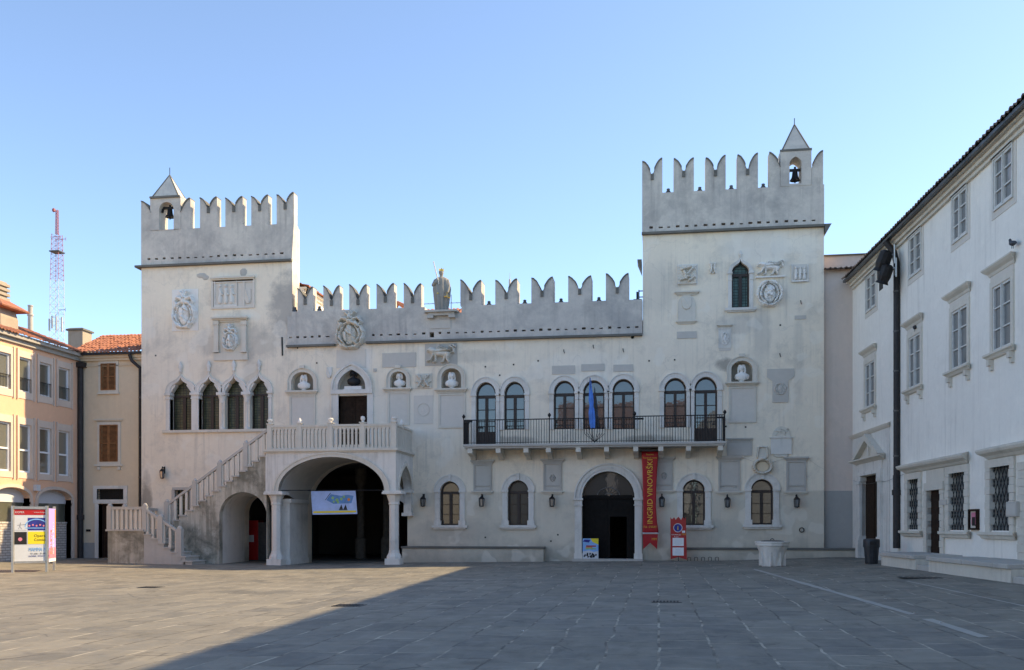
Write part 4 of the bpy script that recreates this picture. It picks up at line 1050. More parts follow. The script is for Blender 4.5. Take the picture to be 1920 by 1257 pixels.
# ---- long balcony
bx0, bx1, bz = PAL.x(868, 1.2), PAL.x(1361, 1.2), 5.14
m = MB(PAL); m.box(bx0, bx1, -1.2, .02, bz + .08, bz + .2); m.box(bx0 + .05, bx1 - .05, -1.14, .02, bz, bz + .08)
balc = m.build('balcony', 'stone_grey', palace, bev=.02)
for u in (881, 934, 986, 1028, 1084, 1137, 1192, 1239, 1291, 1351):
    x = PAL.x(u, 1.1); m = MB(PAL)
    vs = [(-1.12, bz), (-1.12, bz - .2), (-.95, bz - .26), (-.45, bz - .34), (-.2, bz - .46), (0, bz - .46), (0, bz)]
    k = len(vs); m.add([(x - .11, y, z) for y, z in vs] + [(x + .11, y, z) for y, z in vs], [tuple(range(k)), tuple(range(2 * k - 1, k - 1, -1))] + [(i, k + i, k + (i + 1) % k, (i + 1) % k) for i in range(k)])
    m.build('bracket', 'stone_warm', balc)
rz0, rz1 = bz + .2, 6.47
segs = [PAL.x(u, 1.15) for u in (869.5, 1030, 1190, 1359)]
for i in range(3):
    a, b_ = segs[i], segs[i + 1]; up = .05 if i == 2 else 0
    m = MB(PAL); m.box(a, b_, -1.17, -1.13, rz1 - .045 + up, rz1 + up); m.box(a, b_, -1.165, -1.135, rz0 + .05, rz0 + .075)
    n = int((b_ - a) / .118)
    for k in range(n + 1): x = a + (b_ - a) * k / n + rnd.uniform(-.008, .008); m.tube([(x, -1.15, rz0), (x, -1.15, rz1 + up - .03)], .012, 4, False)
    m.build('railing', 'iron', balc)
for x in (bx0 + .05, bx1 - .05):
    m = MB(PAL); m.box(x - .02, x + .02, -1.15, 0, rz1 - .045, rz1); m.box(x - .015, x + .015, -1.15, 0, rz0 + .05, rz0 + .075)
    for k in range(10): m.tube([(x, -1.15 + k * .118, rz0), (x, -1.15 + k * .118, rz1 - .03)], .012, 4, False)
    m.build('railing', 'iron', balc)
for i, x in enumerate(segs):
    m = MB(PAL); m.tube([(x, -1.15, rz0), (x, -1.15, rz1 + .05)], .022, 6); m.lathe(x, -1.15, [(.0, rz1 + .04), (.03, rz1 + .06), (.075, rz1 + .13), (.075, rz1 + .17), (.02, rz1 + .25)], 10)
    if i in (0, 2, 3): s_ = 1 if i < 3 else -1; m.box(x, x + .4 * s_, -1.2, -1.1, rz1 - .12, rz1 - .045) if s_ > 0 else m.box(x + .4 * s_, x, -1.2, -1.1, rz1 - .12, rz1 - .045)
    m.build('railing_post', 'iron', balc)
m = MB(PAL); x = PAL.x(1115, 1.1)
for k in range(-4, 5):
    if k: m.tube([(x, -1.1, rz0 + .02), (x + k * .05, -1.1 + .0, rz0 + .2), (x + k * .115, -1.08, rz0 + .5 - abs(k) * .02), (x + k * .12, -1.06, rz0 + .72)], .011, 4)
m.build('fan_flag_holder', 'iron', balc)
# ---- porch (loggia) in front of the wall
OUT = 3.0
LOG = Frame(0, -OUT)
lx0, lx1 = -17.69, -11.58
zf = 5.02
m = MB(LOG)
a0, a1 = PAL.x(522, OUT), PAL.x(721, OUT); azs, azt = PAL.z(620, 921, OUT), PAL.z(621, 857, OUT)
m.plate([(lx0, azs), (a0, azs)] + [(p[0], p[1]) for p in arch(a0, a1, azs, azs, azt, n=28)[1:-1]] + [(a1, azs), (lx1, azs), (lx1, zf - .12), (lx0, zf - .12)], [], 0, .4)
porch = m.build('porch', 'stone', palace)
m = MB(LOG); m.box(lx0 - .1, lx1 + .1, -.12, OUT - .0, zf - .06, zf + .04); m.box(lx0 - .04, lx1 + .04, -.05, OUT, zf - .12, zf - .06); m.box(lx0, lx1 - .4, .4, OUT, azt + .05, zf - .12); m.build('porch_floor', 'stone_warm', porch)
m = MB(LOG); m.band(arch(a0, a1, azs, azs, azt, n=28), arch(a0 - .2, a1 + .2, azs, azs, azt + .17, n=28), -.05, .3)
m.band(arch(a0 - .17, a1 + .17, azs, azs, azt + .14, n=28), arch(a0 - .25, a1 + .25, azs, azs, azt + .21, n=28), -.08, .1); m.build('arch_moulding', 'stone_warm', porch)
# side wall with pointed arch
SD = Frame(lx1, -OUT, R(90))
sa0, sa1 = .5, 2.75; szt = SD.z(761, 874)
m = MB(SD); ap = arch(sa0, sa1, azs, azs, szt, 'pointed', 20)
m.plate([(.4, azs)] + [(sa0, azs)] + ap[1:-1] + [(sa1, azs), (OUT, azs), (OUT, zf - .12), (.4, zf - .12)], [], .0, .38); m.build('side_wall', 'stone', porch)
m = MB(SD); m.band(ap, arch(sa0 - .14, sa1 + .14, azs, azs, szt + .2, 'pointed', 20), -.05, .05); m.build('side_arch_moulding', 'stone_warm', porch)
m = MB(PAL); z = PAL.z(766, 920); m.box(PAL.x(757), PAL.x(776), -.45, 0, z - .12, z + .03); m.box(PAL.x(760), PAL.x(774), -.3, 0, PAL.z(766, 962), z - .12); m.box(PAL.x(757), PAL.x(776), -.4, 0, PAL.z(766, 968), PAL.z(766, 962)); m.build('wall_corbel', 'stone', porch)
# vault between front arch and wall arch
m = MB()
fa = arch(a0, a1, azs, azs, azt, n=28)[1:-1]; ba = arch(xl0, xl1, PAL.z(620, 950), PAL.z(620, 950), PAL.z(665, 866), n=28)[1:-1]
k = len(fa); m.add([(p[0], -OUT + .38, p[1]) for p in fa] + [(p[0], 0.01, p[1]) for p in ba], [(i, k + i, k + i + 1, i + 1) for i in range(k - 1)]); m.build('vault', 'stone_grey', porch, True)
m = MB(PAL); xx = PAL.x(577); m.box(lx0 + .25, xx, -2.3, 0, -.6, PAL.z(600, 945)); m.box(lx0 + .2, xx + .08, -2.36, 0, PAL.z(600, 945), PAL.z(600, 938)); m.box(lx0 + .2, xx + .06, -2.36, 0, -.6, gz(-16) + .25)
m.build('side_pier', 'stone', porch)
for u0, u1 in ((504, 522), (725, 745)):
    x = (PAL.x(u0, OUT) + PAL.x(u1, OUT)) / 2 + (.02); y = -OUT + .28; gx = gz(x) - .05
    r0 = .215; z1 = azs
    m = MB(PAL); m.box(x - .34, x + .34, y - .34, y + .34, gx - .3, gx + .32); b_ = [(.34, gx + .32), (.33, gx + .42), (.25, gx + .56), (.235, gx + .66)]
    m.lathe(x, y, [(.34, gx + .3)] + b_ + [(r0, gx + .7), (r0, z1 - .62), (r0 + .04, z1 - .6), (r0 + .03, z1 - .55), (r0 + .02, z1 - .5), (r0 + .12, z1 - .2), (r0 + .17, z1 - .15)], 8, ph=PI / 8)
    m.box(x - .45, x + .45, y - .42, y + .42, z1 - .15, z1 - .06); m.box(x - .42, x + .42, y - .39, y + .39, z1 - .06, z1)
    m.build('column', 'stone', porch)
m = MB(PAL); m.tube([(a0, -OUT + .25, azs + .05), (a1, -OUT + .25, azs + .03)], .022, 6); m.build('tie_rod', 'iron', porch)
# porch balustrade: pierced panels between posts
def gothic_panel(fr, x0, x1, z0, z1, n, parent):
    w_ = (x1 - x0) / n; hs = []
    for i in range(n):
        a = x0 + i * w_ + w_ * .24; b_ = x0 + (i + 1) * w_ - w_ * .24
        hs.append(arch(a, b_, z0 + .08, z1 - .32, z1 - .17, 'pointed', 8))
    m = MB(fr); m.plate([(x0, z0), (x1, z0), (x1, z1 - .1), (x0, z1 - .1)], hs, 0.0, .12)
    for i in range(n + 1):
        xx = x0 + i * w_; m.box(max(x0, xx - .055), min(x1, xx + .055), -.02, .14, z0, z0 + .12); m.box(max(x0, xx - .05), min(x1, xx + .05), -.015, .135, z1 - .42, z1 - .37)
    m.box(x0 - .02, x1 + .02, -.04, .16, z1 - .1, z1); m.build('balustrade', 'stone_warm', parent)
pz0, pz1 = zf + .04, 6.16
posts = [503, 560.5, 618.5, 679, 741]
px_ = [PAL.x(u, OUT) for u in posts]
px_[0] += .05; px_[-1] = lx1 - .1
for i in range(4): gothic_panel(Frame(0, -OUT + .02), px_[i] + .1, px_[i + 1] - .1, pz0, pz1, 7, porch)
gothic_panel(Frame(lx1 - .02, -OUT, R(90)), .12, 1.25, pz0, pz1, 5, porch); gothic_panel(Frame(lx1 - .02, -OUT, R(90)), 1.45, OUT - .1, pz0, pz1, 6, porch)
def bpost(x, y, z0, z1, head, parent, w_=.11, fr=None):
    m = MB(fr); m.box(x - w_, x + w_, y - w_, y + w_, z0, z1 + .05); m.box(x - w_ - .03, x + w_ + .03, y - w_ - .03, y + w_ + .03, z1 + .05, z1 + .09); o = m.build('post', 'stone_warm', parent)
    m = MB(fr)
    if head == 'urn': m.lathe(x, y, [(.09, z1 + .09), (.06, z1 + .12), (.13, z1 + .2), (.15, z1 + .24), (.1, z1 + .27), (.12, z1 + .3), (0, z1 + .32)], 12)
    elif head == 'head': m.lathe(x, y, [(.07, z1 + .09), (.05, z1 + .14), (.09, z1 + .19), (.105, z1 + .26), (.08, z1 + .34), (.0, z1 + .37)], 12)
    else: m.lathe(x, y, [(.08, z1 + .09), (.1, z1 + .13), (.07, z1 + .24), (.0, z1 + .34)], 10)
    m.build('finial', 'marble', o, True)
for x, hd in zip(px_, ('urn', 'cone', 'urn', 'head', 'urn')): bpost(x, -OUT + .1, pz0, pz1, hd, porch)
bpost(lx1 - .1, -OUT + 1.36, pz0, pz1, 'cone', porch, .08)
# vending machine
x0, x1, z0, z1 = PAL.x(462, -1.2), PAL.x(484, -1.2), -.12, PAL.z(472, 976, -1.2)
vm = thing('vending_machine', 'red vending machine standing in the dark archway under the stairs', 'vending machine', ((x0 + x1) / 2, 1.5, -.12))
m = MB(PAL); m.box(x0, x1, 1.2, 1.9, z0, z1); m.build('cabinet', 'vending', vm, bev=.02)
m = MB(PAL); m.box(x0 + .12, x0 + .4, 1.17, 1.2, z0 + .9, z0 + 1.25); m.build('selection_panel', 'lgrey', vm)
m = MB(PAL); x2 = PAL.x(485, -1.2); m.box(x2, x2 + .6, 1.15, 1.9, z0, z1 - .1)
for k in range(4): m.box(x2 + .06, x2 + .5, 1.12, 1.15, z0 + .3 + k * .35, z0 + .34 + k * .35)
dc = m.build('display_fridge', 'steel', None); tag(dc, 'dark glass fronted fridge next to the red vending machine', 'fridge')
# ================================================================== STAIRCASE
SO, SI = 4.2, 2.9
stair = thing('stone_staircase', 'stained outdoor stone staircase turning up to the porch, with slender stone balustrades', 'staircase', (-21.5, -2, gz(-21.5)))
zl = 1.43
lxa, lxb, lxc = PAL.x(202, SO), PAL.x(270, SO), PAL.x(313, SI)
g0 = -.5
m = MB(PAL); m.box(lxa, lxb, -SO, -SI, g0, zl - .08); m.box(lxa, lxc, -SI, 0, g0, zl - .08); m.build('landing_base', 'stair', stair)
m = MB(PAL); m.box(lxa - .08, lxb, -SO - .07, -SI, zl - .08, zl); m.box(lxa - .08, lxc, -SI, 0, zl - .08, zl); m.build('landing_slab', 'stone_grey', stair)
# lower flight, coming down to the right
nst = 8; xe = PAL.x(344, SO); tr = (xe - lxb) / 6
for i in range(nst):
    x = lxb + tr * i; z = zl - (i + 1) * .2
    y0 = -SO - (.0 if i < 6 else -.15)
    x1 = x + tr if i < 5 else x + tr * 1.25
    m = MB(PAL); m.box(x, x1 + .05, -SO - .05, -SI + (.02), z - .06, z); m.box(x, x1, -SO, -SI, g0, z - .06); m.build('step', 'stair' if 0 else 'stone_grey', stair)
m = MB(PAL); fl = [(lxb, g0), (xe, g0)]
pts = [(lxb, g0)]
for i in range(6): pts += []
# upper flight
nu = 15; xu0, xu1 = lxc, lx0; tw = (xu1 - xu0) / nu; rs = (zf - zl) / (nu + 1)
poly = [(xu0, g0)]
sx0, sx1 = PAL.x(411, SI), PAL.x(500, SI); ssp, sap = PAL.z(455, 968, SI), PAL.z(455, 923, SI)
ar = arch(sx0, sx1, g0, ssp, sap, n=20)
poly += ar + [(xu1, g0)]
top = []
for i in range(nu):
    x = xu0 + i * tw; z = zl + (i + 1) * rs
    top += [(x, z - .06), (x + tw, z - .06)]
poly += top[::-1]
m = MB(PAL); m.plate(poly, [], -SI, -SI + .35); 
m.build('flight_wall', 'stair', stair)
m = MB(PAL); k = len(ar); bx = [(PAL.x(458), g0)] ; br = arch(xs0, xs1, g0, PAL.z(480, 965), PAL.z(480, 930), n=20)
m.add([(p[0], -SI + .34, p[1]) for p in ar] + [(p[0], .02, p[1]) for p in br], [(i, i + 1, k + i + 1, k + i) for i in range(k - 1)]); m.build('stair_vault', 'stone', stair, True)
for i in range(nu):
    x = xu0 + i * tw; z = zl + (i + 1) * rs
    m = MB(PAL); m.box(x - .05, x + tw - .001, -SI - .06, 0, z - .06, z); m.box(x, x + tw, -SI + .35, 0, z - .5, z - .06); m.build('step', 'stone_grey', stair)
def srail(x0, z0, x1, z1, y, n, parent, h=.95, base=None, posts=()):
    m = MB(PAL); w_ = .09
    m.add([(x0, y - w_, z0 + h - .13), (x1, y - w_, z1 + h - .13), (x1, y + w_, z1 + h - .13), (x0, y + w_, z0 + h - .13), (x0, y - w_, z0 + h), (x1, y - w_, z1 + h), (x1, y + w_, z1 + h), (x0, y + w_, z0 + h)],
          [(0, 3, 2, 1), (4, 5, 6, 7), (0, 1, 5, 4), (1, 2, 6, 5), (2, 3, 7, 6), (3, 0, 4, 7)])
    m.build('handrail', 'stone_grey', parent)
    for i in range(n):
        f = (i + .5) / n; x = x0 + (x1 - x0) * f; zt = z0 + (z1 - z0) * f + h - .12
        zb2 = base(x) if base else z0 + (z1 - z0) * f
        m = MB(PAL); m.box(x - .055, x + .055, y - .055, y + .055, zb2, zt); m.box(x - .07, x + .07, y - .065, y + .065, zb2, zb2 + .09); m.build('baluster', 'stone_warm', parent)
def spost(x, y, z0, z1, parent, w_=.105):
    m = MB(PAL); m.box(x - w_, x + w_, y - w_, y + w_, z0, z1); m.lathe(x, y, [(w_, z1), (w_ * .95, z1 + .06), (w_ * .5, z1 + .12), (0, z1 + .14)], 10); m.build('newel_post', 'stone_grey', parent)
ub = lambda x: zl + (max(0, min(nu - 1, int((x - xu0) / tw))) + 1) * rs
pu = [xu0 - .05, PAL.x(364, SI), PAL.x(411, SI), PAL.x(460, SI), xu1 + .02]
sl_ = rs / tw
for i in range(4):
    a, b_ = pu[i], pu[i + 1]
    srail(a, zl + rs * 1.2 + (a - xu0) * sl_, b_, zl + rs * 1.2 + (b_ - xu0) * sl_, -SI + .1, 5 if i < 3 else 3, stair, .95, ub)
for x in pu[:-1]: spost(x, -SI + .1, ub(x + .01) - .02 if x > xu0 else zl, zl + rs * 1.2 + (x - xu0) * sl_ + 1.02, stair)
srail(lxa + .1, zl, lxb - .1, zl, -SO + .1, 7, stair, 1.03)
spost(lxa + .05, -SO + .1, zl, zl + 1.06, stair); spost(lxb, -SO + .1, zl - .1, zl + 1.06, stair); spost(lxa + .05, -SI, zl, zl + 1.06, stair); 
m = MB(PAL); m.box(lxa - .03, lxa + .13, -SO + .2, -.05, zl + .9, zl + 1.03); m.build('handrail', 'stone_grey', stair)
for i in range(9): m = MB(PAL); y = -SO + .45 + i * .42; m.box(lxa, lxa + .11, y, y + .11, zl, zl + .92); m.build('baluster', 'stone_warm', stair)
lb = lambda x: zl - (max(0, min(6, int((x - lxb) / tr))) + 1) * .2
xm_ = PAL.x(300, SO); xn = PAL.x(335, SO)
s2 = -.2 / tr
for a, b_, n in ((lxb, xm_, 3), (xm_, xn, 3)):
    srail(a, zl + (a - lxb) * s2 - .02, b_, zl + (b_ - lxb) * s2 - .02, -SO + .1, n, stair, 1.0, lb)
spost(xm_, -SO + .1, lb(xm_), zl + (xm_ - lxb) * s2 + 1.05, stair, .12)
spost(xn, -SO + .1, lb(xn) - .2, zl + (xn - lxb) * s2 + 1.08, stair, .125)

# ================================================================== STATUE, BUSTS
def ring(cx, cy, z, rx, ry, n=20, fold=0.0, ph=0.0, k=7):
    return [(cx + rx * (1 + fold * math.sin(k * 2 * PI * j / n + ph)) * math.cos(2 * PI * j / n), cy + ry * (1 + fold * math.sin(k * 2 * PI * j / n + ph)) * math.sin(2 * PI * j / n), z) for j in range(n)]
st = thing('statue', 'grey robed stone figure with gilded crown and sword standing among the merlons', 'statue', (PAL.x(829), -.15, gs + .09))
m = MB(); H = 1.95; n = 40
prof = [(0, .30, .22, .1), (.06, .29, .21, .12), (.3, .31, .23, .13), (.7, .37, .25, .12), (1.0, .40, .26, .10), (1.2, .38, .25, .08), (1.38, .35, .23, .06), (1.48, .33, .2, .04), (1.56, .22, .15, .02), (1.6, .1, .09, 0), (1.65, .075, .08, 0), (1.69, .085, .1, 0), (1.76, .11, .125, .02), (1.84, .115, .13, .02), (1.92, .09, .1, 0), (1.97, .02, .02, 0)]
m.loft([ring(.02 * math.sin(z * 2), -.0, z, rx, ry, n, f * 1.3, z * 1.2, 9) for z, rx, ry, f in prof])
m.build('body', 'statue', st, True, local=True)
m = MB(); m.tube([(-.28, -.02, 1.44), (-.36, -.14, 1.2), (-.2, -.26, 1.3), (-.12, -.26, 1.42)], [.09, .085, .06, .045], 10); m.build('sword_arm', 'statue', st, True, local=True)
m = MB(); m.tube([(.29, -.02, 1.42), (.38, -.08, 1.1), (.36, -.22, .86), (.34, -.26, .8)], [.09, .085, .06, .045], 10); m.build('scale_arm', 'statue', st, True, local=True)
m = MB(); m.tube([(-.06, -.26, 1.2), (-.12, -.25, 1.45), (-.34, -.2, 2.3)], [.026, .028, .022], 6); m.box(-.2, -.06, -.27, -.23, 1.36, 1.4); m.build('sword', 'stone_warm', st, local=True)
m = MB(); n = 20
rr = [[(.1 * math.cos(2 * PI * j / n) * q, .11 * math.sin(2 * PI * j / n) * q, z + (.07 if (up and j % 4 == 0) else 0)) for j in range(n)] for q, z, up in ((1.1, 1.87, 0), (1.25, 1.95, 1), (1.1, 1.95, 1), (.9, 1.87, 0))]
m.loft(rr, False); m.build('crown', 'gold', st, local=True)
m = MB(); m.tube([(.33, -.28, .84), (.33, -.28, .6)], .008, 4); m.lathe(.26, -.28, [(.0, .56), (.06, .57), (.07, .61)], 10); m.lathe(.42, -.28, [(.0, .52), (.06, .53), (.07, .57)], 10); m.box(.24, .44, -.285, -.275, .62, .635); m.build('scales', 'gold', st, local=True)
m = MB(); m.lathe(-.12, -.24, [(0, .74), (.05, .76), (.05, .8), (0, .83)], 8); m.build('orb', 'gold', st, local=True)
def bust(u, v, dep, h, mat, label, wig=1.0, plinth=None, turn=0.0):
    x, z = PAL.px(u, v); t = thing('bust', label, 'bust', (x, dep, z + .01), turn, group='busts in the wall niches')
    k = h / .75
    m = MB(); n = 20
    prof = [(0, .13, .1), (.04, .1, .09), (.07, .17, .12), (.12, .29, .16), (.22, .33, .17), (.3, .32, .17), (.36, .26, .15), (.41, .14, .11), (.45, .075, .085), (.49, .075, .085), (.52, .095, .11), (.58, .115, .135), (.65, .12, .14), (.7, .1, .12), (.74, .055, .07), (.75, .01, .01)]
    m.loft([ring(0, -.02 if z > .44 else 0, z * k, rx * k, ry * k, n, .06 if .06 < z < .42 else 0, z * 5, 5) for z, rx, ry in prof])
    m.tube([(0, -.13 * k, .61 * k), (0, -.175 * k, .565 * k)], [.016 * k, .026 * k], 6); m.build('figure', mat, t, True, local=True)
    m = MB(); hs_ = .5 + .5 * (wig > 1.1)
    for q in (-1, 1): m.tube([(q * .02, .03 * k, .77 * k), (q * .09 * k, .0, .75 * k), (q * .135 * k, -.01, .64 * k), (q * .14 * k * (1 + .1 * hs_), -.03 * hs_, (.6 - .12 * hs_) * k), (q * (.1 + .05 * hs_) * k, -.05 * hs_, (.58 - .24 * hs_) * k)], [.03 * k, .06 * k, .055 * k, .05 * k, .02 * k], 8)
    m.build('hair', mat, t, True, local=True)
    if plinth:
        m = MB(); m.box(-plinth, plinth, -.16, .16, -.13, 0); m.box(-plinth * 1.08, plinth * 1.08, -.18, .18, -.17, -.13); m.build('plinth', 'marble', t, local=True)
    return t
bust(568, 732, .12, .72, 'marble', 'white marble bust of a long-haired man in the leftmost niche beside the gothic windows', 1.25)
bust(662, 725, .1, .76, 'bronze', 'dark bronze bust on a white plinth in the pointed arch over the porch door', 1.0, .42)
bust(748, 727, .12, .66, 'marble', 'white marble bust with cropped hair in the small niche right of the porch door', 1.0)
bust(846, 728, .12, .72, 'marble', 'weathered white bust turned aside in the niche below the striding lion relief', 1.45, None, .5)
bust(1391, 716, .12, .74, 'marble', 'white bust with big curled wig in the niche on the higher tower', 1.5)
# ================================================================== LANTERNS
def lantern_proto(loc, label):
    t = thing('wall_lantern', label, 'lantern', loc, group='iron lanterns along the palace wall')
    m = MB(); m.tube([(0, .25, .2), (0, .0, .28), (0, -.02, .2)], .018, 6); m.box(-.03, .03, .22, .25, -.05, .3); m.tube([(0, .25, -.02), (0, .12, .18), (0, 0, .26)], .01, 5); m.build('bracket', 'iron', t, local=True)
    m = MB(); m.lathe(0, 0, [(.02, .2), (.05, .17), (.12, .1), (.145, .06), (.13, .05), (.13, .04)][::-1], 6); m.lathe(0, 0, [(.03, -.32), (.1, -.3), (.105, -.27)], 6)
    for j in range(6):
        a = 2 * PI * j / 6; m.tube([(.1 * math.cos(a), .1 * math.sin(a), -.29), (.13 * math.cos(a), .13 * math.sin(a), .05)], .01, 4)
    m.build('cage', 'iron', t, local=True)
    m = MB(); m.lathe(0, 0, [(.092, -.28), (.12, .04)], 6); m.build('glass', 'glass_r', t, local=True)
    return t
lp = [(304, 886, 'small iron wall lantern beside the staircase, below the four gothic windows'),
      (793, 938, 'iron wall lantern between the porch and the nearest ground floor window'),
      (903, 938, 'iron wall lantern under the blank tablet left of the portal'),
      (1035, 938, 'iron wall lantern under the crested tablet just left of the portal'),
      (1241, 938, 'iron wall lantern just right of the long red banner'),
      (1364, 939, 'iron wall lantern between the two ground floor windows right of the portal'),
      (1494, 939, 'iron wall lantern above the wall ring near the white wall')]
lan = None
for u, v, lb_ in lp:
    x, z = PAL.px(u, v, .25)
    if lan is None: lan = lantern_proto((x, -.25, z), lb_)
    else: dup(lan, (x, -.25, z), lb_)
# ================================================================== FLAG
x, z = PAL.px(1106, 709, 1.25); fb = PAL.z(1106, 803, 1.25)
fl = thing('flag', 'furled deep blue flag drooping from a pole on the long balcony', 'flag', (x, -1.25, 6.4))
m = MB(PAL); m.tube([(x + .12, -1.17, bz + .4), (x + .0, -1.3, z + .02)], .014, 6); m.build('pole', 'steel', fl)
m = MB(PAL); K = 22; rings = []
for i in range(K):
    f = i / (K - 1); zz = z + (fb - z) * f
    wd = .015 + .095 * min(1, f * 1.8) * (1 - .45 * math.exp(-((f - .55) / .07) ** 2)) * (1 - .3 * max(0, f - .9) / .1)
    cx = x + .01 + .13 * f ** 1.3
    rings.append([(cx + wd * (1 + .35 * math.sin(5 * a + f * 5)) * math.cos(a), -1.3 + .04 + wd * .5 * (1 + .35 * math.sin(5 * a + f * 5)) * math.sin(a), zz + .02 * math.sin(3 * a)) for a in [2 * PI * j / 30 for j in range(30)]])
m.loft(rings); m.build('cloth', 'blue', fl, True)
# ================================================================== HANGING BANNER
BN = Frame(0, -.42)
def bx(u, v): return BN.px(u, v)
ban = thing('hanging_banner', 'long narrow red vertical banner with yellow capitals hanging beside the portal', 'banner', (bx(1218, 847)[0], -.42, bx(1218, 847)[1]))
L_ = [(1203, 847), (1204.2, 880), (1205.5, 915), (1206, 950), (1205.5, 980), (1205, 999)]
R_ = [(1234.5, 847), (1232.5, 880), (1230.5, 915), (1230, 950), (1232, 980), (1235, 999)]
m = MB(BN); rows = 26; colsn = 9; vs = []
def lerpl(Ls, f):
    f *= len(Ls) - 1; i = min(int(f), len(Ls) - 2); f -= i; return (Ls[i][0] + (Ls[i + 1][0] - Ls[i][0]) * f, Ls[i][1] + (Ls[i + 1][1] - Ls[i][1]) * f)
for r in range(rows):
    a = lerpl(L_, r / (rows - 1)); b_ = lerpl(R_, r / (rows - 1))
    for c_ in range(colsn):
        f = c_ / (colsn - 1); p = bx(a[0] + (b_[0] - a[0]) * f, a[1]); vs.append((p[0], .0 + .035 * (math.cos(PI * (f - .5)) - 1) * math.sin(PI * r / rows), p[1]))
fs_ = [(r * colsn + c_, r * colsn + c_ + 1, (r + 1) * colsn + c_ + 1, (r + 1) * colsn + c_) for r in range(rows - 1) for c_ in range(colsn - 1)]
fs_ = [f[::-1] for f in fs_]
m.add(vs, fs_); cl = m.build('cloth', 'red', ban, True)
sm = cl.modifiers.new('thickness', 'SOLIDIFY'); sm.thickness = .006
m = MB(BN); poly = [bx(1205, 1002), bx(1206, 1030), bx(1219, 1018), bx(1232, 1030), bx(1233.5, 1002)]; m.plate(poly, [], 0, .006); m.build('swallow_tail', 'red', ban)
m = MB(BN); a, b_ = bx(1204, 1000), bx(1236, 1000); m.tube([(a[0], 0, a[1]), (b_[0], 0, b_[1])], .025, 8); m.build('batten', 'lgrey', ban)
m = MB(BN); a, b_ = bx(1201, 845.5), bx(1236, 845.5); m.box(a[0], b_[0], -.05, .4, a[1] - .02, a[1] + .05); m.build('top_rail', 'steel', ban)
m = MB(BN); p0 = bx(1223.5, 983); L = p0[1] - bx(1223, 863)[1]
m.text('INGRID VINOVRŠKI', p0[0], p0[1], .345, -.05, R(90), fit=abs(L)); m.build('lettering', 'yellowtxt', ban)
m = MB(BN); p = bx(1218.5, 856); m.text('Razstava', p[0], p[1] + .05, .12, -.03, 0, 'CENTER', fit=.33); m.text('Pokrajinski muzej', p[0], p[1] - .1, .11, -.03, 0, 'CENTER', fit=.62); p = bx(1218.5, 990); m.text('17.06. - 27.08.2017', p[0], p[1], .13, -.05, 0, 'CENTER', fit=.6)
p = bx(1226, 1010)
m.text('MM', p[0] - .1, p[1] - .08, .15, -.006); m.build('small_lettering', 'yellowtxt', ban)
# ================================================================== RED INFORMATION SIGN
IN = Frame(0, -.95)
def ix(u, v): return IN.px(u, v)
sg = thing('information_sign', 'standing red information board with round i emblem and two white sheets', 'sign', (ix(1272, 1050)[0], -.95, gz(.9)))
tops = [(1257, 970), (1260, 974), (1264, 970), (1267, 975), (1272, 969), (1277, 975), (1280, 970), (1284, 974), (1286, 969)]
poly = [ix(*p) for p in tops[::-1]] + [ix(1257.5, 1049), ix(1272, 1045), ix(1288, 1050)]
m = MB(IN); m.plate(poly[::1], [], 0, .05); m.build('board', 'redboard', sg)
m = MB(IN); a, z = ix(1272, 1046); m.box(a - .02, a + .02, .0, .04, gz(.9), z + .2); m.box(a - .35, a + .2, -.12, .3, gz(.9), gz(.9) + .015); m.build('stand', 'steel', sg)
x, z = ix(1271, 990)
m = MB(IN); m.lathe(0, 0, [(0, 0)] * 2, 3) if 0 else None
def disc(m, x, z, r, y0, y1, n=24, r2=None):
    if r2: m.plate([(x + r * math.cos(2 * PI * i / n), z + r * math.sin(2 * PI * i / n)) for i in range(n)], [[(x + r2 * math.cos(2 * PI * i / n), z + r2 * math.sin(2 * PI * i / n)) for i in range(n)]], y0, y1)
    else: m.plate([(x + r * math.cos(2 * PI * i / n), z + r * math.sin(2 * PI * i / n)) for i in range(n)], [], y0, y1)
disc(m, x, z, .18, -.004, .01); m.build('emblem', 'navy', sg)
m = MB(IN); disc(m, x, z, .2, -.007, .01, 24, .172); m.build('emblem_ring', 'lgrey', sg)
m = MB(IN); m.text('i', x, z - .1, .28, -.008, 0, 'CENTER', sx=1.6); x2, z2 = ix(1278, 1004); m.text('MM', x2, z2, .12, -.004); m.build('emblem_letter', 'yellowtxt', sg)
for va, vb in ((1009, 1024), (1027, 1042)):
    a, z0 = ix(1261, vb); b_, z1 = ix(1282, va)
    m = MB(IN); m.box(a, b_, -.012, .01, z0, z1); sh = m.build('notice_sheet', 'white', sg)
    m = MB(IN)
    for k in range(5): w2 = rnd.uniform(.1, .18); m.box((a + b_) / 2 - w2, (a + b_) / 2 + w2, -.015, -.011, z1 - .1 - k * .05, z1 - .085 - k * .05)
    m.build('fine_print', 'lgrey', sh)
x, z = ix(1259, 1004); m = MB(IN); m.text('INFORMACIJE', x, z, .075, -.004, fit=.4); m.text('Koper', x + .12, z - .09, .07, -.004, fit=.2); 
x3, z3 = ix(1279, 997); m.box(x3, x3 + .13, -.01, .0, z3 - .06, z3 + .04); m.build('small_lettering', 'white', sg)
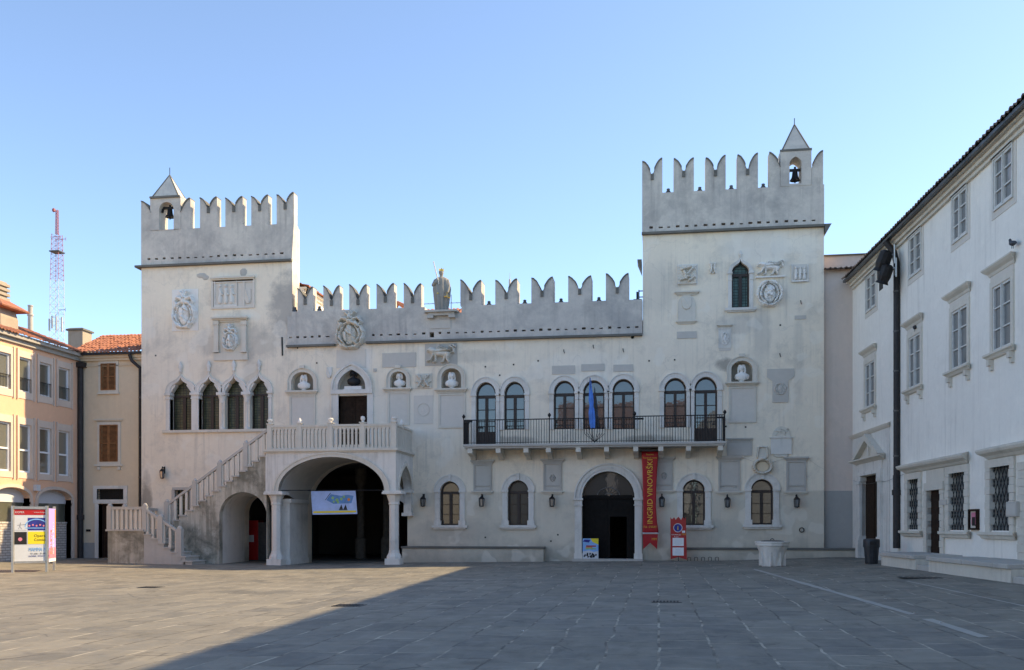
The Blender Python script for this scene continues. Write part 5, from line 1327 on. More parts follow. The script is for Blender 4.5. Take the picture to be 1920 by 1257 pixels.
# ================================================================== POSTER IN PORTAL
PF = Frame(0, -.12)
x0, z1 = PF.px(1092.5, 1010); x1, z0 = PF.px(1122, 1048.5)
po = thing('poster_board', 'bright blue and yellow event poster leaning against the portal jamb', 'poster', ((x0 + x1) / 2, -.12, z0))
W_, H_ = x1 - x0, z1 - z0
m = MB(PF); m.box(x0, x1, 0, .03, z0, z1); m.build('board', 'skyblue', po)
m = MB(PF); m.plate([(x1, z1 - H_ * .3), (x1, z1), (x0 + W_ * .5, z1), (x0 + W_ * .62, z1 - H_ * .17), (x0 + W_ * .85, z1 - H_ * .25)], [], -.003, .01); m.build('yellow_corner', 'yellow', po)
m = MB(PF); m.plate([(x0 + W_ * .03, z1 - H_ * .16), (x0 + W_ * .4, z1 - H_ * .2), (x0 + W_ * .5, z1 - H_ * .06), (x0 + W_ * .1, z1 - H_ * .05)], [], -.003, .01); m.build('blue_patch', 'navy', po)
for k, (mt, a, b_, c0, c1) in enumerate((('red', .22, .85, .34, .40), ('orange', .18, .62, .41, .46), ('green', .18, .85, .47, .53))):
    m = MB(PF); m.box(x0 + W_ * a, x0 + W_ * b_, -.004, .01, z1 - H_ * c1, z1 - H_ * c0); m.build('title_strip', mt, po)
m = MB(PF); m.plate([(x0, z0), (x1, z0), (x1, z0 + H_ * .4), (x0 + W_ * .7, z0 + H_ * .34), (x0 + W_ * .4, z0 + H_ * .42), (x0, z0 + H_ * .36)], [], -.003, .01); m.build('pale_ground', 'lgrey', po)
m = MB(PF)
for k in range(16): a = x0 + W_ * rnd.uniform(.05, .85); c0 = z0 + H_ * rnd.uniform(.05, .22); m.plate([(a, c0), (a + .06, c0 - .01), (a + .08, c0 + .07), (a + .02, c0 + .09)], [], -.006 - .0005 * k, .01)
m.build('crowd_picture', 'black', po)
# ================================================================== VINYL BANNER IN THE PORCH
VB = Frame(0, -1.9)
q = [VB.px(583, 921.5), VB.px(586, 965.5), VB.px(670, 964), VB.px(666.5, 920.5)]
vb = thing('vinyl_banner', 'pale blue picture banner hanging in the porch arch with a drawn blue flag', 'banner', (q[0][0] + 1, -1.9, q[0][1]))
m = MB(VB); m.plate(q, [], 0, .01); m.build('sheet', 'paleblue', vb)
def vp(u, v): return VB.px(u, v)
m = MB(VB); m.plate([vp(*p) for p in ((612, 938), (620, 927), (640, 930), (652, 928), (663, 930), (659, 944), (640, 944.5), (625, 945))], [], -.004, .005); m.build('flag_picture', 'flagblue', vb)
m = MB(VB)
for u, v, r_ in ((624, 934, .07), (632, 938, .08), (640, 936, .07), (626, 941, .05), (634, 942, .06), (645, 932, .06)):
    x, z = vp(u, v); disc(m, x, z, r_, -.007, .0, 8)
m.build('green_spots', 'green', vb)
m = MB(VB); a = vp(610, 938); b_ = vp(620, 924.5); m.tube([(a[0], -.006, a[1]), (b_[0], -.006, b_[1])], .014, 5); m.build('flag_pole_picture', 'black', vb)
m = MB(VB); m.plate([vp(587, 962.5), vp(668, 961), vp(667.5, 957.5), vp(588, 959)], [], -.004, .005); m.build('yellow_stripe', 'yellow', vb)
m = MB(VB)
for u in (639, 647):
    m.plate([vp(u - 3, 955), vp(u + 4, 955), vp(u + 1, 946)], [], -.006, .0); m.plate([vp(u - 4, 957), vp(u + 5, 957), vp(u + 4, 955.2), vp(u - 3, 955.2)], [], -.006, .0)
m.build('boat_picture', 'black', vb)
m = MB(VB); x, z = vp(654, 937); disc(m, x, z, .07, -.007, 0, 10); m.build('emblem_picture', 'orange', vb)
m = MB(VB); 
for u in (583, 666.5): x, z = vp(u, 921.5); m.tube([(x, 0, z), (x - .05 if u < 600 else x + .3, -.3, azs + .05)], .008, 4)
m.build('cord', 'iron', vb)
# ================================================================== WELL HEAD
wx, wy = gpt(1451, 1063); wy += .5; 
well = thing('well_head', 'carved octagonal white stone well head with arched corners standing on the square', 'well', (wx, wy, gz(wx)))
hh = .93
m = MB(); N8 = 64; rings = []
for z, f in ((0, 0), (.04, .0), (.3, .02), (.5, .12), (.62, .35), (.7, .7), (.76, 1.0), (.78, 1.06), (.86, 1.06), (.88, 1.1), (hh, 1.1)):
    rr = []
    for j in range(N8):
        a = 2 * PI * j / N8
        octo = 1 / max(abs(math.cos(a)), abs(math.sin(a)), (abs(math.cos(a)) + abs(math.sin(a))) / 1.35)
        r = (.37 + .17 * z) * (1 + .03 * math.cos(8 * a)) * (1 - min(f, 1)) + .56 * octo * f
        rr.append((r * math.cos(a), r * math.sin(a), z))
    rings.append(rr)
m.loft(rings); m.build('basin', 'stone', well, True, local=True)
for q in range(8):
    a = PI / 4 * q; fr_ = Frame(math.cos(a) * .43, math.sin(a) * .43, a + PI / 2)
    w_ = .2 if q % 2 == 0 else .12
    m = MB(fr_); yo = 0 if q % 2 == 0 else .06
    op = arch(-w_ + .04, w_ - .04, .03, .46, .6, n=10); ot = arch(-w_, w_, .0, .46, .65, n=10)
    m.band(op, ot, -.02 + yo, .18); m.plate(op, [], .04 + yo, .14); m.build('arched_panel', 'stone', well, True, local=True)
m = MB(); m.lathe(0, 0, [(.42, hh), (.42, hh + .02), (.3, hh + .04), (0, hh + .05)], 20); m.build('cover', 'steel', well, local=True)
m = MB(); m.tube([(.07 * math.cos(PI * i / 8), 0, hh + .04 + .06 * math.sin(PI * i / 8)) for i in range(9)], .012, 6); m.build('cover_ring', 'iron', well, local=True)
well.rotation_euler = (0, 0, R(10))
# ================================================================== WHITE BUILDING ON THE RIGHT
rb = thing('white_building', 'tall plain white rendered building with tiled eaves and hooded stone windows', 'building', tuple(RW.w(20, 3, .2)))
UW = [(2.06, 3.47), (7.73, 9.0), (12.07, 13.23), (15.3, 16.5)]; NW = [(1.9, 3.3), (7.67, 8.95), (11.95, 13.27), (15.19, 16.42)]
GWs = [(7.6, 8.78), (11.77, 13.1), (15.05, 16.37)]
hs = [[(a, 10.63), (b_, 10.63), (b_, 12.05), (a, 12.05)] for a, b_ in UW] + [[(a, 6.57), (b_, 6.57), (b_, 8.42), (a, 8.42)] for a, b_ in NW]
hs += [[(a, 1.46), (b_, 1.46), (b_, 3.27), (a, 3.27)] for a, b_ in GWs]
hs += [[(9.66, .66), (10.96, .66), (10.96, 2.8), (9.66, 2.8)], [(1.45, .28), (4.07, .28), (4.07, 3.7), (1.45, 3.7)]]
m = MB(RW); m.plate([(-.3, -1), (46, -1), (46, 12.6), (-.3, 12.6)], hs, 0, .5); m.box(-.3, 46, .5, 9, -1, 1) ; m.box(-.3, 46, 8.5, 9, 1, 12.6); m.box(-.3, 0.0, .5, 8.5, 1, 12.6); m.box(45.7, 46, .5, 8.5, 1, 12.6)
m.build('wall', 'rwall', rb)
m = MB(RW); m.box(.0, 46, -.1, 0, 12.1, 12.22); m.box(.0, 46, -.2, 0, 12.22, 12.34); m.box(.0, 46, -.32, 0, 12.34, 12.42); m.build('eaves_moulding', 'stone_warm', rb)
m = MB(RW); m.box(.1, 46, -.42, 0, 12.42, 12.5); m.box(.1, 46, -.5, -.38, 12.38, 12.48); m.build('gutter_board', 'steel', rb)
def tiles(fr, x0, x1, y0, z0, y1, z1, mat, parent, pitch=.23, row=.38, name='roof', amp=.055):
    nc = max(2, int((x1 - x0) / pitch)); nr = max(1, int(math.hypot(y1 - y0, z1 - z0) / row)); sub = 6
    L = math.hypot(y1 - y0, z1 - z0); ny, nz_ = -(z1 - z0) / L, (y1 - y0) / L
    if nz_ < 0: ny, nz_ = -ny, -nz_
    m = MB(fr); W2 = nc * sub + 1
    jit = [[rnd.uniform(-.018, .018) for _ in range(nc + 1)] for _ in range(nr + 1)]
    for r in range(nr):
        base = len(m.v)
        for e in (0, 1):
            f = (r + e) / nr
            for i in range(W2):
                x = x0 + (x1 - x0) * i / (W2 - 1); ph = i / sub; k = min(int(ph), nc)
                h = amp * (.5 + .5 * math.cos(2 * PI * (ph))) + (.035 if e == 0 else 0) + jit[r][k]
                s_ = (-.03 + jit[r][k]) if e == 0 else .0
                yy, zz = y0 + (y1 - y0) * f, z0 + (z1 - z0) * f
                m.v.append((x, yy + ny * h + (y1 - y0) / L * s_, zz + nz_ * h + (z1 - z0) / L * s_))
        for i in range(W2 - 1): m.f.append((base + i, base + i + 1, base + W2 + i + 1, base + W2 + i))
        # tile ends
        b2 = len(m.v)
        for i in range(W2): p = m.v[base + i]; m.v.append((p[0], p[1] - ny * .04, p[2] - nz_ * .05))
        for i in range(W2 - 1): m.f.append((b2 + i, b2 + i + 1, base + i + 1, base + i))
    return m.build(name, mat, parent)
tiles(RW, 0.1, 46, -.52, 12.5, 4.5, 14.4, 'tiledark', rb, .25, .45)
m = MB(RW); m.add([(-.3, 4.5, 14.4), (46, 4.5, 14.4), (46, 9.2, 12.5), (-.3, 9.2, 12.5)], [(0, 1, 2, 3)]); m.add([(-.3, 0, 12.5), (-.3, 4.5, 14.35), (-.3, 9, 12.5), (46, 0, 12.5), (46, 4.5, 14.35), (46, 9, 12.5)], [(0, 2, 1), (3, 4, 5)]); m.build('rear_roof', 'tiledark', rb)
def casement(fr, a, b_, z0, z1, parent, rows=3, y=.0, mat='whitewood', gm='glass_r'):
    xc = (a + b_) / 2; f = .07
    m = MB(fr); m.plate([(a, z0), (b_, z0), (b_, z1), (a, z1)], [[(a + f, z0 + f), (xc - .05, z0 + f), (xc - .05, z1 - f), (a + f, z1 - f)], [(xc + .05, z0 + f), (b_ - f, z0 + f), (b_ - f, z1 - f), (xc + .05, z1 - f)]], y, y + .07)
    m.box(xc - .03, xc + .03, y - .03, y, z0 + .02, z1 - .02)
    for k in range(1, rows):
        z = z0 + (z1 - z0) * k / rows; m.box(a + f, xc - .05, y + .01, y + .05, z - .02, z + .02); m.box(xc + .05, b_ - f, y + .01, y + .05, z - .02, z + .02)
    o = m.build('window', mat, parent)
    m = MB(fr); m.box(a + .03, b_ - .03, y + .05, y + .065, z0 + .03, z1 - .03); m.build('pane', gm, o)
    return o
for a, b_ in UW:
    o = casement(RW, a, b_, 10.63, 12.05, rb, 3, -.03)
    m = MB(RW); m.plate([(a - .22, 10.38), (b_ + .22, 10.38), (b_ + .22, 12.28), (a - .22, 12.28)], [[(a, 10.63), (b_, 10.63), (b_, 12.05), (a, 12.05)]], -.015, .02); m.build('painted_surround', 'stone_grey' if 0 else 'panel', o)
    m = MB(RW); m.plate([(a - .05, 10.58), (b_ + .05, 10.58), (b_ + .05, 12.1), (a - .05, 12.1)], [[(a, 10.63), (b_, 10.63), (b_, 12.05), (a, 12.05)]], -.06, .02); m.box(a - .08, b_ + .08, -.12, .02, 12.1, 12.13); m.build('outer_frame', 'whitewood', o)
def profile(fr, x0, x1, prof, name, mat, parent):
    """moulding: profile (out, z) swept along x with mitred ends"""
    m = MB(fr); k = len(prof); vs = []
    for s_, x in ((1, x0), (-1, x1)): vs += [(x - s_ * o, -o, z) for o, z in prof]
    fs = [(i, (i + 1) % k, k + (i + 1) % k, k + i) for i in range(k)] + [tuple(range(k))[::-1], tuple(range(k, 2 * k))]
    m.add(vs, fs); return m.build(name, mat, parent)
for a, b_ in NW:
    o = casement(RW, a, b_, 6.57, 8.42, rb, 3, -.02)
    m = MB(RW); m.plate([(a - .17, 6.52), (b_ + .17, 6.52), (b_ + .17, 8.6), (a - .17, 8.6)], [[(a, 6.57), (b_, 6.57), (b_, 8.42), (a, 8.42)]], -.05, .02); m.build('stone_surround', 'stone_warm', o)
    profile(RW, a - .2, b_ + .2, [(0, 8.74), (.04, 8.78), (.07, 8.85), (.16, 8.92), (.21, 8.98), (.21, 9.02), (0, 9.06)], 'hood', 'stone_warm', o)
    m = MB(RW); m.box(a - .16, b_ + .16, -.03, .01, 8.6, 8.75); m.build('frieze', 'panel', o)
    profile(RW, a - .2, b_ + .2, [(0, 6.36), (.08, 6.38), (.12, 6.44), (.18, 6.48), (.18, 6.54), (0, 6.54)], 'sill', 'stone_warm', o)
    for c_ in (a - .08, b_ + .08):
        m = MB(RW); m.box(c_ - .09, c_ + .09, -.15, .01, 6.2, 6.36); m.box(c_ - .09, c_ + .09, -.08, .01, 6.06, 6.2); m.build('sill_bracket', 'stone_warm', o)
def rust(m, x0, x1, z0, z1, h=.22, y0=-.06):
    z = z0; k = 0
    while z < z1 - .02:
        e = .02 * (k % 2); m.box(x0 - e, x1 + e, y0 - .01 * (k % 2), .3, z + .008, min(z + h, z1)); z += h; k += 1
for a, b_ in GWs:
    m = MB(RW); rust(m, a - .32, a, 1.4, 3.27); rust(m, b_, b_ + .3, 1.4, 3.27); m.box(a - .33, b_ + .31, -.07, .3, 3.27, 3.5); o = m.build('grated_window', 'stone_warm', rb)
    m = MB(RW); m.box(a - .05, b_ + .05, .17, .2, 1.4, 3.3); m.build('pane', 'glass_r', o)
    profile(RW, a - .4, b_ + .38, [(0, 1.2), (.1, 1.22), (.14, 1.3), (.2, 1.34), (.2, 1.42), (0, 1.42)], 'sill', 'stone_warm', o)
    m = MB(RW); wd_ = b_ - a; hh_ = 1.85; n = 5
    st_ = wd_ / 3.0
    def clipln(x0_, z0_, dx):
        pts = []
        for t in (0, 1):
            pass
    for s_ in (-1, 1):
        c0 = -hh_
        while c0 < wd_ + hh_:
            xa_, xb_ = (c0, c0 + hh_ * .55 * 1) if s_ > 0 else (c0 + hh_ * .55, c0)
            t0, t1 = 0.0, 1.0; d = xb_ - xa_
            lo_, hi_ = sorted(((0 - xa_) / d, (wd_ - xa_) / d)); t0, t1 = max(t0, lo_), min(t1, hi_)
            if t1 > t0 + .01: m.tube([(a + xa_ + d * t0, .04, 1.46 + hh_ * t0), (a + xa_ + d * t1, .04, 1.46 + hh_ * t1)], .011, 5)
            c0 += .235
    m.build('grille', 'iron', o)
profile(RW, 7.35, 13.3, [(0, 3.5), (.06, 3.53), (.12, 3.6), (.26, 3.68), (.3, 3.75), (.3, 3.8), (0, 3.88)], 'long_hood', 'stone_warm', rb)
profile(RW, 14.9, 20, [(0, 3.5), (.06, 3.53), (.12, 3.6), (.26, 3.68), (.3, 3.75), (.3, 3.8), (0, 3.88)], 'long_hood', 'stone_warm', rb)
m = MB(RW); rust(m, 9.36, 9.66, .66, 2.8); rust(m, 10.96, 11.3, .66, 2.8); m.box(9.5, 11.35, -.1, .3, 2.8, 3.06); m.box(9.6, 11.3, -.04, .02, 3.06, 3.5); sd = m.build('side_door', 'stone_warm', rb)
m = MB(RW); m.box(9.66, 10.96, .1, .15, .6, 2.85); m.build('leaf', 'doorbrown', sd)
m = MB(RW); rust(m, 16.9, 17.5, .66, 3.3); m.build('rusticated_jamb', 'stone_warm', rb)
# great portal with broken-out pediment
m = MB(RW); m.box(-.1, 5.35, -.03, .02, .1, 5.45); pq = m.build('great_portal', 'stone', rb)
for p in range(0): pass
m2 = bpy.data.objects.remove(pq) if 0 else None
m = MB(RW); a, b_ = 1.45, 4.07
for xa, xb in ((a - .3, a), (b_, b_ + .45)):
    m.box(xa, xb, -.14, .3, 1.15, 3.5); m.box(xa - .06, xb + .06, -.22, .3, .2, 1.0); m.box(xa - .03, xb + .03, -.18, .3, 1.0, 1.15); m.box(xa - .04, xb + .04, -.18, .3, 3.38, 3.5)
m.box(a - .5, b_ + .5, -.16, .3, 3.72, 3.88); m.box(a - .45, b_ + .45, -.1, .02, 3.88, 4.24)
for xa, xb in ((a - .45, a + .12), (b_ - .12, b_ + .45)): m.box(xa, xb, -.15, .3, 3.5, 3.72)
m.build('portal_frame', 'stone', pq)
profile(RW, a - .72, b_ + .72, [(0, 4.22), (.12, 4.25), (.2, 4.31), (.34, 4.37), (.34, 4.43), (0, 4.47)], 'portal_cornice', 'stone_warm', pq)
profile(RW, -.1, 5.35, [(0, 5.42), (.06, 5.45), (.12, 5.52), (.16, 5.6), (0, 5.66)], 'top_cornice', 'stone_warm', pq)
xm2 = (a + b_) / 2
m = MB(RW); th = .2
for k in (-1, 1):
    x0 = xm2 + k * 2.0; m.plate([(x0, 4.47), (x0 - k * .38, 4.47), (xm2, 5.14), (xm2, 5.42)][::k], [], -.3, .0)
m.plate([(xm2 - 1.62, 4.47), (xm2 + 1.62, 4.47), (xm2, 5.13)], [], -.06, .0); m.box(xm2 - .08, xm2 + .08, -.16, 0, 4.48, 5.0); m.build('pediment', 'stone_warm', pq)
m = MB(RW); m.box(a, b_, .12, .18, .2, 3.75); m.box(xm2 - .02, xm2 + .02, .1, .12, .2, 3.7); m.build('portal_leaf', 'doorbrown', pq)
# cut the slab behind the portal: rebuild with an opening
bpy.data.meshes.remove(pq.data.copy()) if 0 else None
mm = MB(RW); mm.plate([(-.1, .1), (5.35, .1), (5.35, 5.45), (-.1, 5.45)], [[(a, .28), (b_, .28), (b_, 3.7), (a, 3.7)]], -.03, .02); tmp = mm.build('tmp', 'stone'); old = pq.data; pq.data = tmp.data; bpy.data.objects.remove(tmp); bpy.data.meshes.remove(old)
# downpipe, floodlights
dp = thing('downpipe', 'dark brown rain pipe with leaf funnel running down the white wall', 'pipe', tuple(RW.w(6.45, -.15, .7)))
xp = RW.x(1681, .12)
m = MB(RW); m.tube([(xp, -.12, .75), (xp, -.12, 3.5)], .13, 12); m.tube([(xp, -.12, 2.75), (xp, -.12, 2.95)], .17, 12); m.build('lower_pipe', 'pipe', dp, True)
m = MB(RW); m.tube([(xp, -.12, 2.9), (xp, -.12, 11.5), (xp - .02, -.2, 11.9), (xp - .1, -.5, 12.35)], .115, 12); m.build('upper_pipe', 'pipe', dp, True)
for z in (4.2, 5.9, 7.4, 8.9, 10.4): m = MB(RW); m.tube([(xp, -.12, z), (xp, -.12, z + .05)], .125, 12); m.build('pipe_joint', 'steel', dp)
xf = RW.x(1656, .7)
for i, (du, z, sc, lab) in enumerate(((-.1, 11.55, 1.0, 'upper black stage floodlight clamped under the eaves of the white building'), (.1, 11.0, .9, 'lower black stage floodlight tilted down under the eaves of the white building'))):
    t = thing('floodlight', lab, 'floodlight', tuple(RW.w(xf + du, -.65, z)), group='black floodlights under the eaves')
    d = Vector((-.35, -.3, -1)).normalized(); c0 = Vector((xf + du, -.65, z))
    m = MB(RW); m.tube([c0 - d * .38 * sc, c0 - d * .3 * sc, c0 + d * .1 * sc, c0 + d * .3 * sc, c0 + d * .42 * sc], [.1, .24 * sc, .26 * sc, .22 * sc, .27 * sc], 10); m.build('housing', 'iron', t)
    m = MB(RW); e_ = c0 + d * .45 * sc; m.box(e_.x - .22, e_.x + .22, e_.y - .02, e_.y, e_.z - .2, e_.z + .16); m.build('barn_door', 'iron', t)
    m = MB(RW); m.tube([(c0.x, c0.y, c0.z + .1), (c0.x + .25, -.4, c0.z + .15), (xp - .1, -.15, c0.z)], .025, 6); m.tube([(c0.x + .3, -.35, c0.z - .2), (c0.x + .3, -.35, c0.z + .5)], .03, 6); m.build('clamp', 'alu', t)
# terrace with steps
TZ = .68
def terrace(s0, s1, label, steps):
    t = thing('stone_terrace', label, 'terrace', tuple(RW.w((s0 + s1) / 2, -.8, .25)), group='raised stone terraces under the white wall')
    m = MB(RW); m.box(s0, s1, -1.42, 0, -.3, TZ - .13); m.build('base', 'stone_warm', t)
    m = MB(RW); k = s0
    while k < s1 - .1:
        w2 = min(rnd.uniform(1.0, 1.6), s1 - k); m.box(k + .004, k + w2 - .004, -1.5 + rnd.uniform(-.012, .012), 0, TZ - .13 + rnd.uniform(-.006, .004), TZ + rnd.uniform(-.008, .008)); k += w2
    m.build('coping_slabs', 'stone_grey', t, bev=.02)
    for s2_, s3_ in steps:
        for k in range(2):
            m = MB(RW); m.box(s2_ + .003, s3_ - .003, -1.38 + k * .36, 0, -.2, .38 + k * .15); m.build('step', 'stone_grey', t, bev=.015)
TA, TB, TC_, TD = [RW.x(u, 1.5) for u in (1648, 1712, 1736, 1889)]
terrace(TA, TB, 'shorter raised stone terrace beside the downpipe, ending at small steps', [(TB, TC_)])
terrace(TC_, TD, 'long raised stone terrace under the grated windows at the right edge', [(TD, TD + 2.2)])
# small wall fixtures
m = MB(RW); x0, z0, = RW.px(1829, 975); x0 = RW.x(1821); x1 = RW.x(1837); za, zb2 = RW.z(1829, 994), RW.z(1829, 955)
ps = thing('poster_case', 'narrow wooden wall case holding a pink poster between grated windows', 'poster case', tuple(RW.w((x0 + x1) / 2, 0, za)))
m = MB(RW); m.plate([(x0, za), (x1, za), (x1, zb2), (x0, zb2)], [[(x0 + .06, za + .06), (x1 - .06, za + .06), (x1 - .06, zb2 - .06), (x0 + .06, zb2 - .06)]], -.1, .0); m.build('frame', 'shutter' if 0 else 'doorbrown', ps)
m = MB(RW); m.box(x0 + .05, x1 - .05, -.04, 0, za + .05, zb2 - .05); m.build('backing', 'panel', ps)
m = MB(RW); m.box(x0 + .14, x1 - .14, -.05, -.03, za + .16, zb2 - .1); pp = m.build('poster', 'pink', ps)
m = MB(RW); m.box(x0 + .2, x1 - .22, -.055, -.04, zb2 - .5, zb2 - .24); m.build('picture', 'black', pp)
x0, x1, za, zb2 = RW.x(1897), RW.x(1917), RW.z(1907, 969), RW.z(1907, 941)
gb = thing('utility_box', 'plain grey metal box on the white wall at the right edge', 'box', tuple(RW.w((x0 + x1) / 2, 0, za)))
m = MB(RW); m.box(x0, x1, -.16, 0, za, zb2); m.build('cabinet', 'stone_grey', gb, bev=.01); m = MB(RW); m.box(x0 + .05, x1 - .05, -.17, -.15, za + .05, zb2 - .05); m.build('door', 'plaque', gb)
x0, x1, za, zb2 = RW.x(1767), RW.x(1780), RW.z(1773, 947), RW.z(1773, 937)
m = MB(RW); m.box(x0, x1, -.1, -.06, za, zb2); tag(m.build('name_plate', 'plaque', None), 'small grey plate beside the narrow doorway of the white building', 'plate')
# pigeons
def pigeon(p, rz, label):
    t = MB(); t.loft([ring(x, 0, 0, 1, 1, 10) for x in (0,)] * 2) if 0 else None
    m = MB(); m.tube([(-.19, 0, .1), (-.1, 0, .13), (0, 0, .14), (.08, 0, .17), (.12, 0, .23), (.14, 0, .27), (.2, 0, .26)], [.015, .05, .075, .065, .04, .038, .006], 10)
    m.tube([(.01, .02, .1), (.015, .02, 0)], .008, 5); m.tube([(.01, -.02, .1), (.015, -.02, 0)], .008, 5)
    o = m.build('pigeon', 'feather', None, True); o.location = p; o.rotation_euler = (0, 0, rz); tag(o, label, 'bird', 'pigeons on the white building'); return o
xx, zz = RW.px(1899, 487, .15); pigeon(tuple(RW.w(xx, -.15, 9.09)), R(100), 'dark pigeon perched on top of the nearest window hood')
pigeon(tuple(RW.w(8.5, -.07, 8.56 - .03)), R(60), 'small dark pigeon tucked under the hood of a middle row window')
# trash bin
wx, wy = gpt(1634, 1057.5); tb = thing('trash_bin', 'black ribbed plastic trash bin at the corner before the great portal', 'trash bin', (wx, wy, gz(wx)))
m = MB(); nb = 48
m.loft([[(r * (1 + .03 * ((j % 4) < 2)) * math.cos(2 * PI * j / nb), r * (1 + .03 * ((j % 4) < 2)) * math.sin(2 * PI * j / nb), z) for j in range(nb)] for z, r in ((0, .21), (.05, .22), (.62, .26))]); m.build('body', 'plastic', tb, local=True)
m = MB(); m.lathe(0, 0, [(.285, .6), (.29, .64), (.29, .86), (.27, .9), (.1, .92), (0, .92)], 24); m.build('lid', 'plastic', tb, True, local=True)
m = MB(); m.box(-.12, .12, -.3, -.27, .7, .82); m.build('slot', 'black', tb, local=True)
# ================================================================== PINK ANNEX between palace and white building
an = thing('pink_annex', 'narrow faded pink house front wedged between palace and white building', 'building', (8, .3, .2))
AX = Frame(0, .22)
m = MB(AX); zt = AX.z(1575, 505); m.box(XD - .2, WX0 + 1.2, 0, 6, 3.16, zt); m.build('wall', 'pinkstrip', an)
m = MB(AX); m.box(XD - .2, WX0 + .6, -.03, .5, -.5, 3.16); m.build('lower_wall', 'greyrep', an)
tiles(AX, XD + .02, WX0 + 1.0, -.35, AX.z(1575, 508), .5, AX.z(1575, 501), 'tiledark', an, .22, .4)
m = MB(AX); m.box(XD + .02, WX0 + 1.0, .5, 5, zt, AX.z(1575, 480, -.5)); m.build('upper_wall', 'pinkstrip', an)
m = MB(AX); m.box(XD + .02, WX0 + 1.0, .4, 5, AX.z(1575, 480, -.5), AX.z(1575, 478, -.5)); m.build('roof_edge', 'coping', an)
# ================================================================== OCHRE HOUSE
oh = thing('ochre_house', 'narrow cream ochre house with brown slatted shutters beside the lower tower', 'building', (-27.4, .35, -.05))
def orc(u0, v0, u1, v1): return rect(OCH, u0, v0, u1, v1)
w1 = orc(190, 682, 218, 732); w2 = orc(188, 797, 222, 866); w3 = orc(182, 917, 232, 937); w4 = orc(185, 945, 232, 1047)
xo0, xo1 = PKX, -25.5; zeo = 10.2
m = MB(OCH); m.plate([(xo0, -1), (xo1, -1), (xo1, zeo), (xo0, zeo)], [[(q[0], q[2]), (q[1], q[2]), (q[1], q[3]), (q[0], q[3])] for q in (w1, w2, w3, w4)], 0, .4); m.box(xo0, xo1 + .2, .8, 5, -1, zeo); m.build('wall', 'ochre', oh)
m = MB(OCH); m.box(xo0, xo1, -.14, 0, zeo - .28, zeo - .16); m.box(xo0, xo1, -.22, 0, zeo - .16, zeo); m.box(xo0, xo1, -.05, 0, zeo - .55, zeo - .5); m.build('eaves_moulding', 'ochre', oh)
m = MB(OCH); m.box(xo0, xo1, -.42, -.28, zeo - .02, zeo + .1); m.build('gutter', 'pipe', oh)
tiles(OCH, xo0 - .3, xo1 + .02, -.4, zeo + .1, 2.6, 11.75, 'tile', oh, .2, .36)
def shutters(q, hood, parent):
    x0, x1, z0, z1 = q; fw = .14
    m = MB(OCH); m.plate([(x0 - fw, z0 - fw), (x1 + fw, z0 - fw), (x1 + fw, z1 + fw), (x0 - fw, z1 + fw)], [[(x0, z0), (x1, z0), (x1, z1), (x0, z1)]], -.05, .05); o = m.build('window', 'stone_warm', parent)
    xc = (x0 + x1) / 2
    for a, b_ in ((x0, xc - .005), (xc + .005, x1)):
        m = MB(OCH); f = .055
        zz = [z0 + f, (z0 + z1) / 2 - .03, (z0 + z1) / 2 + .03, z1 - f]
        m.plate([(a, z0), (b_, z0), (b_, z1), (a, z1)], [[(a + f, zz[0]), (b_ - f, zz[0]), (b_ - f, zz[1]), (a + f, zz[1])], [(a + f, zz[2]), (b_ - f, zz[2]), (b_ - f, zz[3]), (a + f, zz[3])]], -.08, -.04)
        for lo_, hi_ in ((zz[0], zz[1]), (zz[2], zz[3])):
            z = lo_ + .03
            while z < hi_ - .02:
                m.add([(a + f, -.07, z), (b_ - f, -.07, z), (b_ - f, -.045, z + .035), (a + f, -.045, z + .035), (a + f, -.06, z - .008), (b_ - f, -.06, z - .008), (b_ - f, -.035, z + .027), (a + f, -.035, z + .027)], [(0, 1, 2, 3), (7, 6, 5, 4), (0, 4, 5, 1), (2, 6, 7, 3)]); z += .062
        m.build('shutter', 'shutter', o)
    m = MB(OCH); m.box(x0, x1, .2, .22, z0, z1); m.build('pane', 'black', o)
    if hood:
        profile(OCH, x0 - .18, x1 + .18, [(0, z1 + .15), (.05, z1 + .17), (.12, z1 + .25), (.12, z1 + .29), (0, z1 + .3)], 'hood', 'stone_warm', o); profile(OCH, x0 - .18, x1 + .18, [(0, z0 - .26), (.1, z0 - .23), (.1, z0 - .13), (0, z0 - .13)], 'sill', 'stone_warm', o)
        for c_ in (x0 - .06, x1 + .06): m = MB(OCH); m.box(c_ - .07, c_ + .07, -.09, 0, z0 - .42, z0 - .26); m.build('sill_bracket', 'stone_warm', o)
    else: m = MB(OCH); m.box(x0 - .18, x1 + .18, -.1, .02, z0 - .2, z0 - .12); m.build('sill', 'stone_warm', o)
shutters(w1, False, oh); shutters(w2, True, oh)
x0, x1, z0, z1 = w3
m = MB(OCH); m.plate([(x0 - .2, z0 - .2), (x1 + .2, z0 - .2), (x1 + .2, z1 + .16), (x0 - .2, z1 + .16)], [[(x0, z0), (x1, z0), (x1, z1), (x0, z1)]], -.04, .1); o = m.build('transom_window', 'stone', oh)
m = MB(OCH); m.box(x0, x1, .25, .27, z0, z1); m.build('pane', 'black', o)
m = MB(OCH)
for i in range(1, 12): x = x0 + (x1 - x0) * i / 12; m.tube([(x, .1, z0), (x, .1, z1)], .01, 4)
for i in range(1, 4): z = z0 + (z1 - z0) * i / 4; m.tube([(x0, .1, z), (x1, .1, z)], .01, 4)
m.build('grille', 'iron', o)
x0, x1, z0, z1 = w4
m = MB(OCH); m.box(x0 - .2, x0, -.04, .3, z0 - .2, z1); m.box(x1, x1 + .2, -.04, .3, z0 - .2, z1); o = m.build('door', 'stone', oh); m = MB(OCH); m.box(x0, x1, .3, .35, z0, z1); m.build('leaf', 'doorbrown', o)
